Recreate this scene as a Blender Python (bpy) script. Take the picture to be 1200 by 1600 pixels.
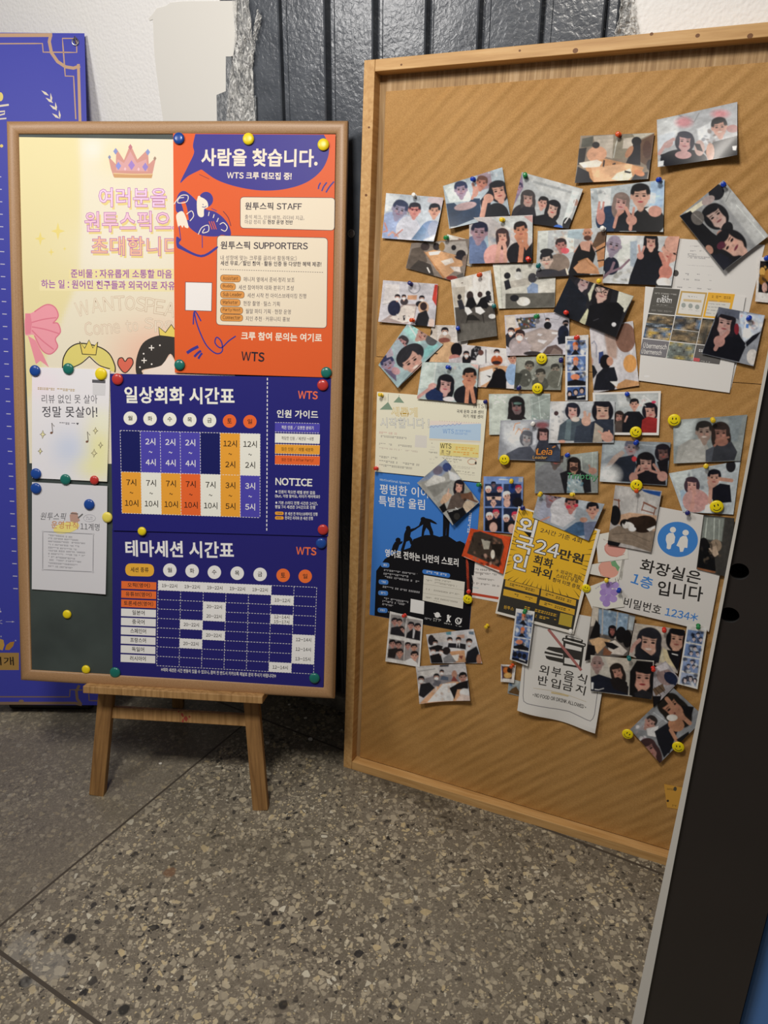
import bpy, math, random
import numpy as np
from mathutils import Matrix, Vector
from mathutils.geometry import tessellate_polygon

S = bpy.context.scene
COL = S.collection
for _o in list(bpy.data.objects):
    bpy.data.objects.remove(_o)

# ------------------------------------------------------------------ camera
EYE = np.array([0.0, 0.0, 1.51])
PITCH, ROLL, FPX = math.radians(20.16), math.radians(0.46), 1122.6
def _axes():
    f = np.array([0, math.cos(PITCH), -math.sin(PITCH)]); r = np.array([1.0, 0, 0]); u = np.cross(r, f)
    return math.cos(ROLL)*r + math.sin(ROLL)*u, -math.sin(ROLL)*r + math.cos(ROLL)*u, f
RT, UP, FW = _axes()
cd = bpy.data.cameras.new('camera'); cam = bpy.data.objects.new('camera', cd); COL.objects.link(cam)
cd.sensor_fit = 'VERTICAL'; cd.sensor_height = 36.0; cd.lens = FPX/1600*36; cd.clip_start = 0.02
cam.matrix_world = Matrix(((RT[0], UP[0], -FW[0], EYE[0]), (RT[1], UP[1], -FW[1], EYE[1]), (RT[2], UP[2], -FW[2], EYE[2]), (0, 0, 0, 1)))
S.camera = cam

# ------------------------------------------------------------------ light and exposure
S.view_settings.view_transform = 'Standard'; S.view_settings.look = 'None'
S.view_settings.gamma = 1.0; S.view_settings.use_curve_mapping = False
S.view_settings.exposure = 0.0
wd = bpy.data.worlds.new('world'); S.world = wd; wd.use_nodes = True
wd.node_tree.nodes['Background'].inputs[0].default_value = (1.0, 0.93, 0.84, 1)
wd.node_tree.nodes['Background'].inputs[1].default_value = 0.09
def area(name, loc, target, sx, sy, power, col):
    ld = bpy.data.lights.new(name, 'AREA'); ld.shape = 'RECTANGLE'; ld.size = sx; ld.size_y = sy; ld.energy = power; ld.color = col
    o = bpy.data.objects.new(name, ld); COL.objects.link(o); o.location = loc
    o.rotation_euler = (Vector(target)-Vector(loc)).to_track_quat('-Z', 'Y').to_euler()
    return o
area('ceiling_lamp', (-0.5, 0.45, 2.85), (-0.25, 1.5, 0.6), 0.42, 0.42, 35, (1.0, 0.94, 0.86))
area('corner_lamp', (-1.80, 0.72, 2.74), (-0.5, 2.0, 1.6), 0.5, 0.5, 19, (1.0, 0.97, 0.94))

# ------------------------------------------------------------------ helpers
def lin(h, g=1.0):
    if not isinstance(h, str): return tuple(h)
    c = np.array([int(h[i:i+2], 16)/255 for i in (0, 2, 4)])
    return tuple(np.clip(np.where(c <= 0.04045, c/12.92, ((c+0.055)/1.055)**2.4)*g, 0, 0.92))
def tag(o, label=None, cat=None, group=None, kind=None):
    if label: o['label'] = label
    if cat: o['category'] = cat
    if group: o['group'] = group
    if kind: o['kind'] = kind
    return o
class Frame:
    """A plane in the room: corner B, axes u (right), v (up in the plane), n (towards the room)."""
    def __init__(s, B, yaw, lean=0.0, roll=0.0):
        s.B = np.array(B, float); yaw, lean, roll = map(math.radians, (yaw, lean, roll))
        u = np.array([math.cos(yaw), math.sin(yaw), 0]); nb = np.array([math.sin(yaw), -math.cos(yaw), 0])
        v = math.cos(lean)*np.array([0, 0, 1.0]) - math.sin(lean)*nb
        s.n = np.cross(u, v)
        s.u = math.cos(roll)*u + math.sin(roll)*v; s.v = -math.sin(roll)*u + math.cos(roll)*v
    def at(s, px, py, d=0.0):
        """where the line of sight through a picture point meets the plane d in front of the frame plane"""
        D = RT*(px-600)/FPX - UP*(py-800)/FPX + FW
        t = ((s.B + s.n*d - EYE) @ s.n)/(D @ s.n)
        X = EYE + D*t - s.B
        return (float(X @ s.u), float(X @ s.v))
    def mat(s, a=0, b=0, c=0):
        o = s.B + s.u*a + s.v*b + s.n*c
        return Matrix(((s.u[0], s.v[0], s.n[0], o[0]), (s.u[1], s.v[1], s.n[1], o[1]), (s.u[2], s.v[2], s.n[2], o[2]), (0, 0, 0, 1)))
    def w(s, a, b, c=0):
        return s.B + s.u*a + s.v*b + s.n*c
def floor_at(px, py, z=0.0):
    D = RT*(px-600)/FPX - UP*(py-800)/FPX + FW
    return EYE + D*((z-EYE[2])/D[2])
def empty(name, M, label, cat, group=None):
    o = bpy.data.objects.new(name, None); COL.objects.link(o); o.empty_display_size = 0.05
    o.matrix_world = M if isinstance(M, Matrix) else Matrix.Translation(Vector(M))
    return tag(o, label, cat, group)
class MB:
    """Collects vertices, faces, material slots and face colours of ONE mesh."""
    def __init__(s): s.v = []; s.f = []; s.m = []; s.c = []
    def add(s, vs, fs, mi=0, col=None):
        k = len(s.v); s.v += [tuple(map(float, p)) for p in vs]
        for f in fs: s.f.append(tuple(i+k for i in f)); s.m.append(mi); s.c.append(col)
    def box(s, a, b, M=None, mi=0, bev=0.0):
        x0, y0, z0 = a; x1, y1, z1 = b
        if bev <= 0:
            vs = [(x0,y0,z0),(x1,y0,z0),(x1,y1,z0),(x0,y1,z0),(x0,y0,z1),(x1,y0,z1),(x1,y1,z1),(x0,y1,z1)]
            fs = [(0,3,2,1),(4,5,6,7),(0,1,5,4),(1,2,6,5),(2,3,7,6),(3,0,4,7)]
        else:
            import bmesh
            bm = bmesh.new(); bmesh.ops.create_cube(bm, size=1)
            for q in bm.verts: q.co = Vector(((x0+x1)/2+q.co.x*(x1-x0), (y0+y1)/2+q.co.y*(y1-y0), (z0+z1)/2+q.co.z*(z1-z0)))
            bmesh.ops.bevel(bm, geom=bm.edges[:], offset=bev, segments=2, affect='EDGES', profile=0.5)
            bm.verts.index_update(); vs = [tuple(q.co) for q in bm.verts]; fs = [tuple(q.index for q in f.verts) for f in bm.faces]; bm.free()
        if M is not None: vs = [tuple(M @ Vector(p)) for p in vs]
        s.add(vs, fs, mi)
    def lathe(s, prof, M=None, mi=0, seg=20):
        vs = []; fs = []
        for (r, z) in prof:
            for k in range(seg):
                a = 2*math.pi*k/seg; vs.append((r*math.cos(a), r*math.sin(a), z))
        for i in range(len(prof)-1):
            for k in range(seg):
                fs.append((i*seg+k, i*seg+(k+1) % seg, (i+1)*seg+(k+1) % seg, (i+1)*seg+k))
        fs.append(tuple(range((len(prof)-1)*seg, len(prof)*seg))); fs.append(tuple(reversed(range(seg))))
        if M is not None: vs = [tuple(M @ Vector(p)) for p in vs]
        s.add(vs, fs, mi)
    def tube(s, pts, r, mi=0, seg=8):
        pts = [Vector(p) for p in pts]; vs = []; fs = []
        for i, p in enumerate(pts):
            t = (pts[min(i+1, len(pts)-1)] - pts[max(i-1, 0)]).normalized()
            a = t.orthogonal().normalized() if i == 0 else (a - t*(a.dot(t))).normalized()
            b = t.cross(a)
            for k in range(seg):
                q = 2*math.pi*k/seg; vs.append(tuple(p + a*(r*math.cos(q)) + b*(r*math.sin(q))))
        for i in range(len(pts)-1):
            for k in range(seg): fs.append((i*seg+k, i*seg+(k+1) % seg, (i+1)*seg+(k+1) % seg, (i+1)*seg+k))
        fs.append(tuple(reversed(range(seg)))); fs.append(tuple(range((len(pts)-1)*seg, len(pts)*seg)))
        s.add(vs, fs, mi)
    def sweep(s, prof, path, closed_path=False, mi=0):
        """prof: list of (a, b); path: function (a, b) -> list of points along the path"""
        rows = [path(a, b) for a, b in prof]; n = len(rows[0]); vs = [p for r in rows for p in r]; fs = []
        for i in range(len(rows)-1):
            for k in range(n if closed_path else n-1):
                k2 = (k+1) % n; fs.append((i*n+k, i*n+k2, (i+1)*n+k2, (i+1)*n+k))
        s.add(vs, fs, mi)
    def build(s, name, mats, parent=None, M=None, smooth=False):
        me = bpy.data.meshes.new(name); me.from_pydata(s.v, [], s.f)
        for m in (mats if isinstance(mats, (list, tuple)) else [mats]): me.materials.append(m)
        if any(s.m): me.polygons.foreach_set('material_index', s.m)
        if any(c is not None for c in s.c):
            at = me.color_attributes.new('Col', 'FLOAT_COLOR', 'CORNER')
            buf = np.ones((len(me.loops), 4), np.float32); k = 0
            for f, c in zip(s.f, s.c):
                buf[k:k+len(f), :3] = c if c is not None else (0.8, 0.8, 0.8); k += len(f)
            at.data.foreach_set('color', buf.ravel())
        if smooth: me.polygons.foreach_set('use_smooth', [True]*len(me.polygons))
        me.update()
        o = bpy.data.objects.new(name, me); COL.objects.link(o)
        if parent is not None:
            o.parent = parent
            if M is not None: o.matrix_local = M
        elif M is not None: o.matrix_world = M
        return o
def smooth_by_angle(o, deg=35):
    me = o.data; me.polygons.foreach_set('use_smooth', [True]*len(me.polygons))
    import bmesh
    bm = bmesh.new(); bm.from_mesh(me)
    for e in bm.edges:
        if len(e.link_faces) == 2: e.smooth = e.calc_face_angle(0) < math.radians(deg)
    bm.to_mesh(me); bm.free()
    return o

# ------------------------------------------------------------------ materials
def mat(name, col, rough=0.5, metal=0.0, spec=0.5):
    m = bpy.data.materials.new(name); m.use_nodes = True; b = m.node_tree.nodes['Principled BSDF']
    b.inputs['Base Color'].default_value = (*lin(col), 1); b.inputs['Roughness'].default_value = rough
    b.inputs['Metallic'].default_value = metal; b.inputs['Specular IOR Level'].default_value = spec
    return m
class NT:
    def __init__(s, m): s.t = m.node_tree; s.b = s.t.nodes['Principled BSDF']
    def n(s, typ, inp=None, **kw):
        q = s.t.nodes.new(typ)
        for k, v in kw.items(): setattr(q, k, v)
        for k, v in (inp or {}).items(): s.set(q, k, v)
        return q
    def set(s, q, k, v):
        if isinstance(v, bpy.types.NodeSocket): s.t.links.new(v, q.inputs[k])
        elif isinstance(v, bpy.types.Node): s.t.links.new(v.outputs[0], q.inputs[k])
        else: q.inputs[k].default_value = v
    def ramp(s, fac, stops, interp='LINEAR'):
        q = s.n('ShaderNodeValToRGB', {0: fac}); e = q.color_ramp.elements; q.color_ramp.interpolation = interp
        while len(e) < len(stops): e.new(0.5)
        for el, (p, c) in zip(e, stops): el.position = p; el.color = (*lin(c), 1) if isinstance(c, str) else (c, c, c, 1)
        return q
    def mix(s, fac, a, b, mode='MIX'):
        q = s.n('ShaderNodeMix', data_type='RGBA', blend_type=mode)
        s.set(q, 0, fac)
        for k, v in ((6, a), (7, b)): s.set(q, k, (*lin(v), 1) if isinstance(v, str) else v)
        return q.outputs[2]
    def math(s, op, a, b=0.0, c=0.0):
        q = s.n('ShaderNodeMath', operation=op); s.set(q, 0, a); s.set(q, 1, b); s.set(q, 2, c); return q
    def bump(s, height, strength=0.3, dist=0.01):
        q = s.n('ShaderNodeBump', {'Strength': strength, 'Distance': dist, 'Height': height}); s.set(s.b, 'Normal', q)
def objco(t, scale=(1, 1, 1), rot=(0, 0, 0), loc=(0, 0, 0)):
    c = t.n('ShaderNodeTexCoord'); return t.n('ShaderNodeMapping', {'Vector': c.outputs['Object'], 'Scale': scale, 'Rotation': rot, 'Location': loc})

def wood(name, a, b, c, rough=0.5, grain=(1, 1, 1), knots=True, dirt=0.25):
    m = mat(name, a, rough); t = NT(m); co = objco(t, grain)
    n1 = t.n('ShaderNodeTexNoise', {'Vector': co, 'Scale': 6.0, 'Detail': 6.0, 'Roughness': 0.6, 'Distortion': 0.4})
    r1 = t.ramp(n1, [(0.3, b), (0.55, a), (0.75, c)])
    co2 = objco(t); n2 = t.n('ShaderNodeTexNoise', {'Vector': co2, 'Scale': 9.0, 'Detail': 5.0})
    d = t.ramp(n2, [(0.42, 0.0), (0.75, 1.0)])
    colr = t.mix(t.math('MULTIPLY', d, dirt), r1.outputs[0], b)
    t.set(t.b, 'Base Color', colr); t.bump(n1, 0.12, 0.004)
    return m
M_pine = wood('pine_frame', 'cfa368', 'b88a50', 'dcb67e', 0.55, (14, 14, 0.9))
M_pineh = wood('pine_rail', 'cfa368', 'b88a50', 'dcb67e', 0.55, (0.9, 14, 14))
M_easel = wood('easel_wood', '9c7444', '6e4c28', 'b08a56', 0.6, (12, 12, 0.8), dirt=0.5)
M_easelh = wood('easel_bar', 'b88f5c', '8c673a', 'c8a16c', 0.6, (0.8, 12, 12), dirt=0.4)
M_ply = wood('plywood', 'b39266', '8a6a44', 'cdb08a', 0.7, (22, 0.7, 22))
M_tan = mat('tan_moulding', 'a8825c', 0.42)
t = NT(M_tan); n = t.n('ShaderNodeTexNoise', {'Vector': objco(t, (60, 60, 60)), 'Scale': 8.0}); t.set(t.b, 'Base Color', t.ramp(n, [(0.3, '9c7650'), (0.7, 'b18c66')])); t.bump(n, 0.05, 0.002)
M_slate = mat('chalkboard_slate', '3c4644', 0.62)
t = NT(M_slate); n = t.n('ShaderNodeTexNoise', {'Vector': objco(t), 'Scale': 7.0, 'Detail': 6.0}); t.set(t.b, 'Base Color', t.ramp(n, [(0.3, '343d3c'), (0.75, '46514f')]))
M_black = mat('black_plastic', '141414', 0.45)
M_steel = mat('steel', 'b8b8ba', 0.28, 1.0)

# the print material: ink colours come with the mesh
def printmat(name, rough, coat=0.0, spec=0.25):
    m = mat(name, 'ffffff', rough, 0.0, spec); t = NT(m); a = t.n('ShaderNodeVertexColor', layer_name='Col'); t.set(t.b, 'Base Color', a.outputs[0])
    t.b.inputs['Coat Weight'].default_value = coat; t.b.inputs['Coat Roughness'].default_value = 0.12
    return m
M_paper = printmat('printed_paper', 0.6)
M_poster = printmat('coated_poster', 0.42, 0.0, 0.14)
M_photo = printmat('photo_print', 0.34, 0.12, 0.35)
M_banner = printmat('banner_vinyl', 0.45, 0.0, 0.2)

# ------------------------------------------------------------------ planes of the place
EB = Frame((-1.0348, 1.7534, 0.3449), -4.61, 13.9, -0.21)       # front of the chalkboard frame
EW, EH = 0.904, 1.5166
PB = Frame((-0.1196, 1.8182, 0.0), -23.24, 4.49, -0.15)         # front of the pin board frame
PH, PL = 1.9312, 1.22
WALL = Frame((-0.1325, 2.125, 0.0), -26.5)                      # face of the dark boarding

# ================================================================== the setting
SEAM_A = np.array([0.4894, 0.8721]); SEAM_B = np.array([0.8721, -0.4894])
JOINT = floor_at(365, 1145)[:2]; JOINT2 = floor_at(70, 1539)[:2]; JOINT3 = floor_at(474, 1148)[:2]
def terrazzo():
    m = mat('terrazzo', '7c7568', 0.34); t = NT(m)
    c = t.n('ShaderNodeTexCoord')
    stones = None
    base_n = t.n('ShaderNodeTexNoise', {'Vector': c.outputs['Object'], 'Scale': 2.4, 'Detail': 6.0, 'Roughness': 0.65})
    base = t.ramp(base_n, [(0.3, '6b6355'), (0.5, '7a7162'), (0.72, '887f71')]).outputs[0]
    fine = t.n('ShaderNodeTexNoise', {'Vector': c.outputs['Object'], 'Scale': 260.0, 'Detail': 3.0})
    base = t.mix(0.35, base, t.ramp(fine, [(0.35, '575245'), (0.65, '938c7e')]).outputs[0])
    # which side of the joint: the left slab is worn, its chips hardly show
    sep = t.n('ShaderNodeSeparateXYZ', {0: c.outputs['Object']})
    # signed distance right of joint A
    dA = t.math('SUBTRACT', t.math('MULTIPLY', sep.outputs[0], float(SEAM_A[1])), t.math('MULTIPLY', sep.outputs[1], float(SEAM_A[0])))
    dA = t.math('SUBTRACT', dA, float(JOINT[0]*SEAM_A[1]-JOINT[1]*SEAM_A[0]))
    worn = t.n('ShaderNodeMapRange', {0: dA, 1: -0.02, 2: 0.03, 3: 0.32, 4: 1.0})
    wn = t.n('ShaderNodeTexNoise', {'Vector': c.outputs['Object'], 'Scale': 3.1, 'Detail': 3.0})
    wv = t.math('MULTIPLY', worn, t.ramp(wn, [(0.32, 0.45), (0.6, 1.0)]).outputs[0])
    distort = t.n('ShaderNodeTexNoise', {'Vector': c.outputs['Object'], 'Scale': 40.0, 'Detail': 2.0})
    col = base
    for sc, lo, keep, off, sq in ((150, 0.08, 0.5, 11.0, 1.2), (88, 0.09, 0.6, 7.0, 0.8), (58, 0.11, 0.44, 3.0, 1.3), (43, 0.14, 0.28, 0.0, 1.0)):
        mp = t.n('ShaderNodeMapping', {'Vector': c.outputs['Object'], 'Location': (off, off*2, 0), 'Rotation': (0, 0, off), 'Scale': (1, sq, 1)})
        vv = t.n('ShaderNodeVectorMath', {0: mp, 1: t.n('ShaderNodeVectorMath', {0: distort.outputs['Color'], 'Scale': 0.006}, operation='SCALE')}, operation='ADD')
        ve = t.n('ShaderNodeTexVoronoi', {'Vector': vv, 'Scale': float(sc)}, feature='DISTANCE_TO_EDGE')
        vc = t.n('ShaderNodeTexVoronoi', {'Vector': vv, 'Scale': float(sc)})
        rnd = t.n('ShaderNodeSeparateColor', {0: vc.outputs['Color']})
        # every chip has its own size inside its cell
        low = t.math('ADD', t.math('MULTIPLY', rnd.outputs[2], 0.16), lo)
        big = t.n('ShaderNodeMapRange', {0: t.math('SUBTRACT', ve.outputs['Distance'], low), 1: 0.0, 2: 0.03, 3: 0.0, 4: 1.0})
        pick = t.math('LESS_THAN', rnd.outputs[1], keep)
        chipc = t.ramp(rnd.outputs[0], [(0.0, '1f1f20'), (0.13, '2b2a2b'), (0.135, '5d574c'), (0.26, '766f61'), (0.265, '9a917f'), (0.55, 'b1a792'), (0.75, 'c2b79f'), (0.9, 'ccb98e'), (1.0, 'ddd8c6')], 'LINEAR')
        f = t.math('MULTIPLY', t.math('MULTIPLY', big, pick), wv)
        col = t.mix(t.math('MULTIPLY', f, 0.95), col, chipc.outputs[0])
    # gum spots, a rust spot and worn-in dirt, each with a shape of its own
    def spot(col, px, py, r, c_, amt, wob=0.35):
        p = floor_at(px, py)
        d = t.n('ShaderNodeVectorMath', {0: c.outputs['Object'], 1: (float(p[0]), float(p[1]), 0.0)}, operation='DISTANCE')
        dn = t.math('ADD', d.outputs['Value'], t.math('MULTIPLY', t.math('SUBTRACT', distort, 0.5), r*wob*2))
        f = t.n('ShaderNodeMapRange', {0: dn, 1: r*0.75, 2: r*1.1, 3: amt, 4: 0.0})
        return t.mix(f, col, c_)
    for px, py, r in ((110, 1467, 0.016), (40, 1534, 0.014), (193, 1577, 0.013), (206, 1420, 0.008), (442, 1570, 0.012), (52, 1457, 0.008)):
        col = spot(col, px, py, r, '1d1d1b', 0.92)
    col = spot(col, 265, 1363, 0.016, '7d5433', 0.6)
    for px, py, r, a in ((640, 1222, 0.07, 0.5), (675, 1250, 0.05, 0.55), (600, 1205, 0.06, 0.5), (700, 1285, 0.04, 0.4)):
        col = spot(col, px, py, r, '3a352d', a, 0.9)
    for px, py, r in ((35, 1480, 0.04), (75, 1510, 0.045)):
        col = spot(col, px, py, r, 'aaa79f', 0.35, 1.0)
    # floor colour grows unevenly darker towards the foot of the wall
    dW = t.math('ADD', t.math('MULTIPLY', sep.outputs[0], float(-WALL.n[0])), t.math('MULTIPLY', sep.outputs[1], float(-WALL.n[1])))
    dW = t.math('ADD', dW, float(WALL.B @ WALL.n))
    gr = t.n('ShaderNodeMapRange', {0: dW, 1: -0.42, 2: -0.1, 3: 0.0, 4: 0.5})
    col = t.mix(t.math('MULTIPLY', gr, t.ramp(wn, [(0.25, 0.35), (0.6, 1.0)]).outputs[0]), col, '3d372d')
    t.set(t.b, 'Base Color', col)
    t.set(t.b, 'Roughness', t.ramp(base_n, [(0.3, 0.3), (0.7, 0.5)]).outputs[0])
    t.bump(fine, 0.06, 0.002)
    return m
M_floor = terrazzo()
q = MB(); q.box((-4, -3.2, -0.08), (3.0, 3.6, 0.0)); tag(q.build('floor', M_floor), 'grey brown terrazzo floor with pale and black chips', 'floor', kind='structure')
M_joint = mat('floor_joint', '4a4238', 0.6)
def joint(name, p, d, l0, l1, w):
    q = MB(); nrm = np.array([-d[1], d[0]])
    a, b = p+d*l0, p+d*l1
    vs = []
    for z in (-0.004, 0.0006):
        for e, s_ in ((a, -1), (b, -1), (b, 1), (a, 1)): vs.append((*(e+nrm*s_*w/2), z))
    q.add(vs, [(0,3,2,1),(4,5,6,7),(0,1,5,4),(1,2,6,5),(2,3,7,6),(3,0,4,7)])
    tag(q.build(name, M_joint), 'thin dark joint line between floor slabs', 'floor joint', kind='structure')
kA = float((np.array(JOINT3)-JOINT) @ SEAM_A)
joint('trim_1', JOINT, SEAM_A, -3.0, kA, 0.006)
joint('trim_2', JOINT2, SEAM_B, -1.2, 2.6, 0.0085)
joint('trim_3', JOINT3, SEAM_B, -0.5, 2.2, 0.007)

# dark boarding: one profile run up the wall
M_board = mat('glossy_dark_paint', '4a4f57', 0.24)
t = NT(M_board); co = objco(t, (1, 1, 0.35)); n1 = t.n('ShaderNodeTexNoise', {'Vector': co, 'Scale': 85.0, 'Detail': 3.0, 'Distortion': 0.6})
n2 = t.n('ShaderNodeTexNoise', {'Vector': objco(t), 'Scale': 14.0, 'Detail': 2.0})
n3 = t.n('ShaderNodeTexVoronoi', {'Vector': objco(t), 'Scale': 60.0}); dr = t.ramp(n3, [(0.0, 1.0), (0.09, 0.0)])
t.bump(t.math('ADD', t.math('ADD', t.math('MULTIPLY', n1, 0.7), n2), t.math('MULTIPLY', dr, 0.6)), 0.24, 0.006)
t.set(t.b, 'Base Color', t.ramp(n2, [(0.3, '474c54'), (0.7, '585d65')]).outputs[0])
GX = [(436, 440.8, 449), (507, 516.5, 523), (582, 592, 598), (664, 673, 677), (746, 755.5, 765), (842, 849, 861), (940, 945, 948), (962, 974, 976)]
prof = []
u0 = WALL.at(348, 60)[0]
prof.append((u0, 0.0))
for a, b, c in GX:
    ua, ub, uc = (WALL.at(x, 60)[0] for x in (a, b, c))
    prof += [(ua-0.003, 0.0), (ua, -0.003), (ua+0.0005, -0.03), (ub-0.0005, -0.03), (ub, -0.004), (ub+0.002, -0.001), (uc-0.002, -0.001), (uc-0.0008, -0.0035), (uc+0.0008, -0.0035), (uc+0.002, 0.0)]
uend = WALL.at(984, 40)[0]
prof.append((uend, 0.0)); prof.append((uend, -0.06)); prof.append((u0, -0.06))
q = MB(); n = len(prof)
vs = [(a, 0.055, c) for a, c in prof] + [(a, 2.75, c) for a, c in prof]
q.add(vs, [(i, (i+1) % n, n+(i+1) % n, n+i) for i in range(n)])
tag(q.build('wall_back', M_board, M=WALL.mat()), 'glossy dark grey boarding with black grooves', 'wall', kind='structure')
# white plaster either side
M_plast = mat('white_plaster', 'f1f0ef', 0.75)
t = NT(M_plast); n1 = t.n('ShaderNodeTexNoise', {'Vector': objco(t), 'Scale': 90.0, 'Detail': 4.0, 'Roughness': 0.6}); n2 = t.n('ShaderNodeTexVoronoi', {'Vector': objco(t), 'Scale': 120.0}, feature='SMOOTH_F1')
t.bump(t.math('ADD', n1, t.math('MULTIPLY', n2, 0.7)), 0.4, 0.004)
for nm, a, b in (('wall_left', -2.6, u0), ('wall_right', uend, 1.9)):
    q = MB(); q.box((a, 0.0, -0.12), (b, 2.75, 0.004)); tag(q.build(nm, M_plast, M=WALL.mat()), 'rough white plaster wall', 'wall', kind='structure')
# stone sill under the boarding
M_stone = mat('sill_stone', '6d6960', 0.8); t = NT(M_stone); n1 = t.n('ShaderNodeTexNoise', {'Vector': objco(t), 'Scale': 30.0, 'Detail': 6.0}); t.set(t.b, 'Base Color', t.ramp(n1, [(0.3, '4a463f'), (0.7, '87837a')]).outputs[0]); t.bump(n1, 0.6, 0.01)
q = MB(); q.box((u0, -0.02, -0.06), (uend, 0.055, 0.022), bev=0.006); tag(q.build('baseboard_back', M_stone, M=WALL.mat()), 'rough grey stone sill along the foot of the boarding', 'baseboard', kind='structure')

# the near door edge on the right
e0 = RT*(1005-600)/FPX - UP*(1600-800)/FPX + FW; e1 = RT*(1155-600)/FPX - UP*(1600-800)/FPX + FW
TD = 0.62
p0 = EYE[:2] + e0[:2]*TD; DF = Frame((p0[0], p0[1], 0.0), -31.0)
DW = DF.at(1155, 1600)[0]
M_door = mat('black_door', '1c1a19', 0.32, spec=0.6); t = NT(M_door); n1 = t.n('ShaderNodeTexNoise', {'Vector': objco(t), 'Scale': 3.0, 'Detail': 3.0}); t.set(t.b, 'Base Color', t.ramp(n1, [(0.3, '2c2827'), (0.7, '383230')]).outputs[0]); t.set(t.b, 'Roughness', t.ramp(n1, [(0.3, 0.28), (0.7, 0.42)]).outputs[0])
M_gasket = mat('white_edge_strip', 'f2efe8', 0.6); M_blue = mat('blue_panel', '5c8ed6', 0.5); M_hole = mat('bolt_hole', '050505', 0.9)
import bmesh
def plate_with_holes(w, h, th, holes):
    """front face of a slab with round bolt holes let into it"""
    q = MB(); hs = sorted(holes, key=lambda k: k[1]); ys = [0.0]; seg = 24
    for (cx, cy, rx, ry) in hs: ys += [cy-ry*1.6, cy+ry*1.6]
    ys.append(h)
    for i in range(len(ys)-1):
        y0, y1 = ys[i], ys[i+1]
        if i % 2 == 0: q.add([(0, y0, 0), (w, y0, 0), (w, y1, 0), (0, y1, 0)], [(0, 1, 2, 3)])
        else:
            cx, cy, rx, ry = hs[i//2]; ring = []; outer = []
            for k in range(seg):
                a = 2*math.pi*(k+0.5)/seg; dx, dy = math.cos(a), math.sin(a)
                ring.append((cx+rx*dx, cy+ry*dy, 0))
                tt = min(((w-cx)/dx if dx > 0 else -cx/dx) if abs(dx) > 1e-6 else 9, ((y1-cy)/dy if dy > 0 else (y0-cy)/dy) if abs(dy) > 1e-6 else 9)
                outer.append((cx+dx*tt, cy+dy*tt, 0))
            q.add(ring+outer, [(k, seg+k, seg+(k+1) % seg, (k+1) % seg) for k in range(seg)])
            for X, Y in ((0, y0), (w, y0), (w, y1), (0, y1)):      # corners of the band
                ks = [k for k in range(seg) if (abs(outer[k][0]-outer[(k+1) % seg][0]) > 1e-6 and abs(outer[k][1]-outer[(k+1) % seg][1]) > 1e-6)]
                k = min(ks, key=lambda k: math.hypot(outer[k][0]-X, outer[k][1]-Y)); q.add([outer[k], (X, Y, 0), outer[(k+1) % seg]], [(0, 1, 2)])
            deep = [(x, y, -0.02) for x, y, z in ring]
            q.add(ring+deep, [((k+1) % seg, k, seg+k, seg+(k+1) % seg)[::-1] for k in range(seg)], 1); q.add(deep, [tuple(range(seg))], 1)
    q.add([(0,0,0),(w,0,0),(w,h,0),(0,h,0),(0,0,-th),(w,0,-th),(w,h,-th),(0,h,-th)], [(4,7,6,5),(0,4,5,1),(1,5,6,2),(2,6,7,3),(3,7,4,0)])
    return q
hl = []
for (x, y, rx, ry) in ((1155, 893, 16, 13), (1140, 961, 16, 12)):
    c = DF.at(x, y); e = DF.at(x+rx, y); g = DF.at(x, y-ry)
    hl.append((c[0], c[1], abs(e[0]-c[0]), abs(g[1]-c[1])))
q = plate_with_holes(DW, 2.1, 0.04, hl)
door = q.build('door_1', [M_door, M_hole], M=DF.mat()); tag(door, 'black door edge with two bolt holes, close on the right', 'door', kind='structure')
q = MB(); wv = [(0.0, 0.0100), (0.85, 0.0094), (0.95, 0.0074), (1.08, 0.0047), (1.2, 0.0026), (1.35, 0.0018), (2.1, 0.0014)]
vs = []
for y, w_ in wv: vs += [(0.0, y, 0.001), (-w_, y, 0.001), (-w_, y, -0.012), (0.0, y, -0.012)]
fs = [(4*i+k, 4*i+(k+1) % 4, 4*(i+1)+(k+1) % 4, 4*(i+1)+k) for i in range(len(wv)-1) for k in range(4)]
q.add(vs, fs); tag(q.build('edge_strip', M_gasket, door), 'white edge strip')
q = MB(); q.box((DW, 0.0, -0.04), (DW+0.5, 2.1, -0.004), bev=0.003); tag(q.build('door_panel', M_blue, door), 'blue painted panel')

# ================================================================== chalkboard on its easel
easel = empty('easel', tuple(floor_at(276, 1200)), 'wooden studio easel holding the chalkboard of posters', 'easel')
def to_local(o, parent):
    mw = o.matrix_world.copy(); o.parent = parent; o.matrix_parent_inverse = Matrix.Identity(4); o.matrix_local = parent.matrix_world.inverted() @ mw
def prism(name, m, pa, pb, wdir, tdir, w, th, parent, bev=0.002):
    """a bar from pa to pb, w wide along wdir, th thick along tdir"""
    pa, pb = Vector(pa), Vector(pb); z = (pb-pa).normalized(); x = (Vector(wdir) - z*z.dot(Vector(wdir))).normalized(); y = z.cross(x)
    if y.dot(Vector(tdir)) < 0: x, y = -x, z.cross(-x)
    L = (pb-pa).length; q = MB(); q.box((-w/2, 0, 0), (w/2, th, L), bev=bev)
    o = q.build(name, m); o.matrix_world = Matrix(((x.x, y.x, z.x, pa.x), (x.y, y.y, z.y, pa.y), (x.z, y.z, z.z, pa.z), (0, 0, 0, 1)))
    bpy.context.view_layer.update()
    if parent: to_local(o, parent)
    return o
DL = -0.036
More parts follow.
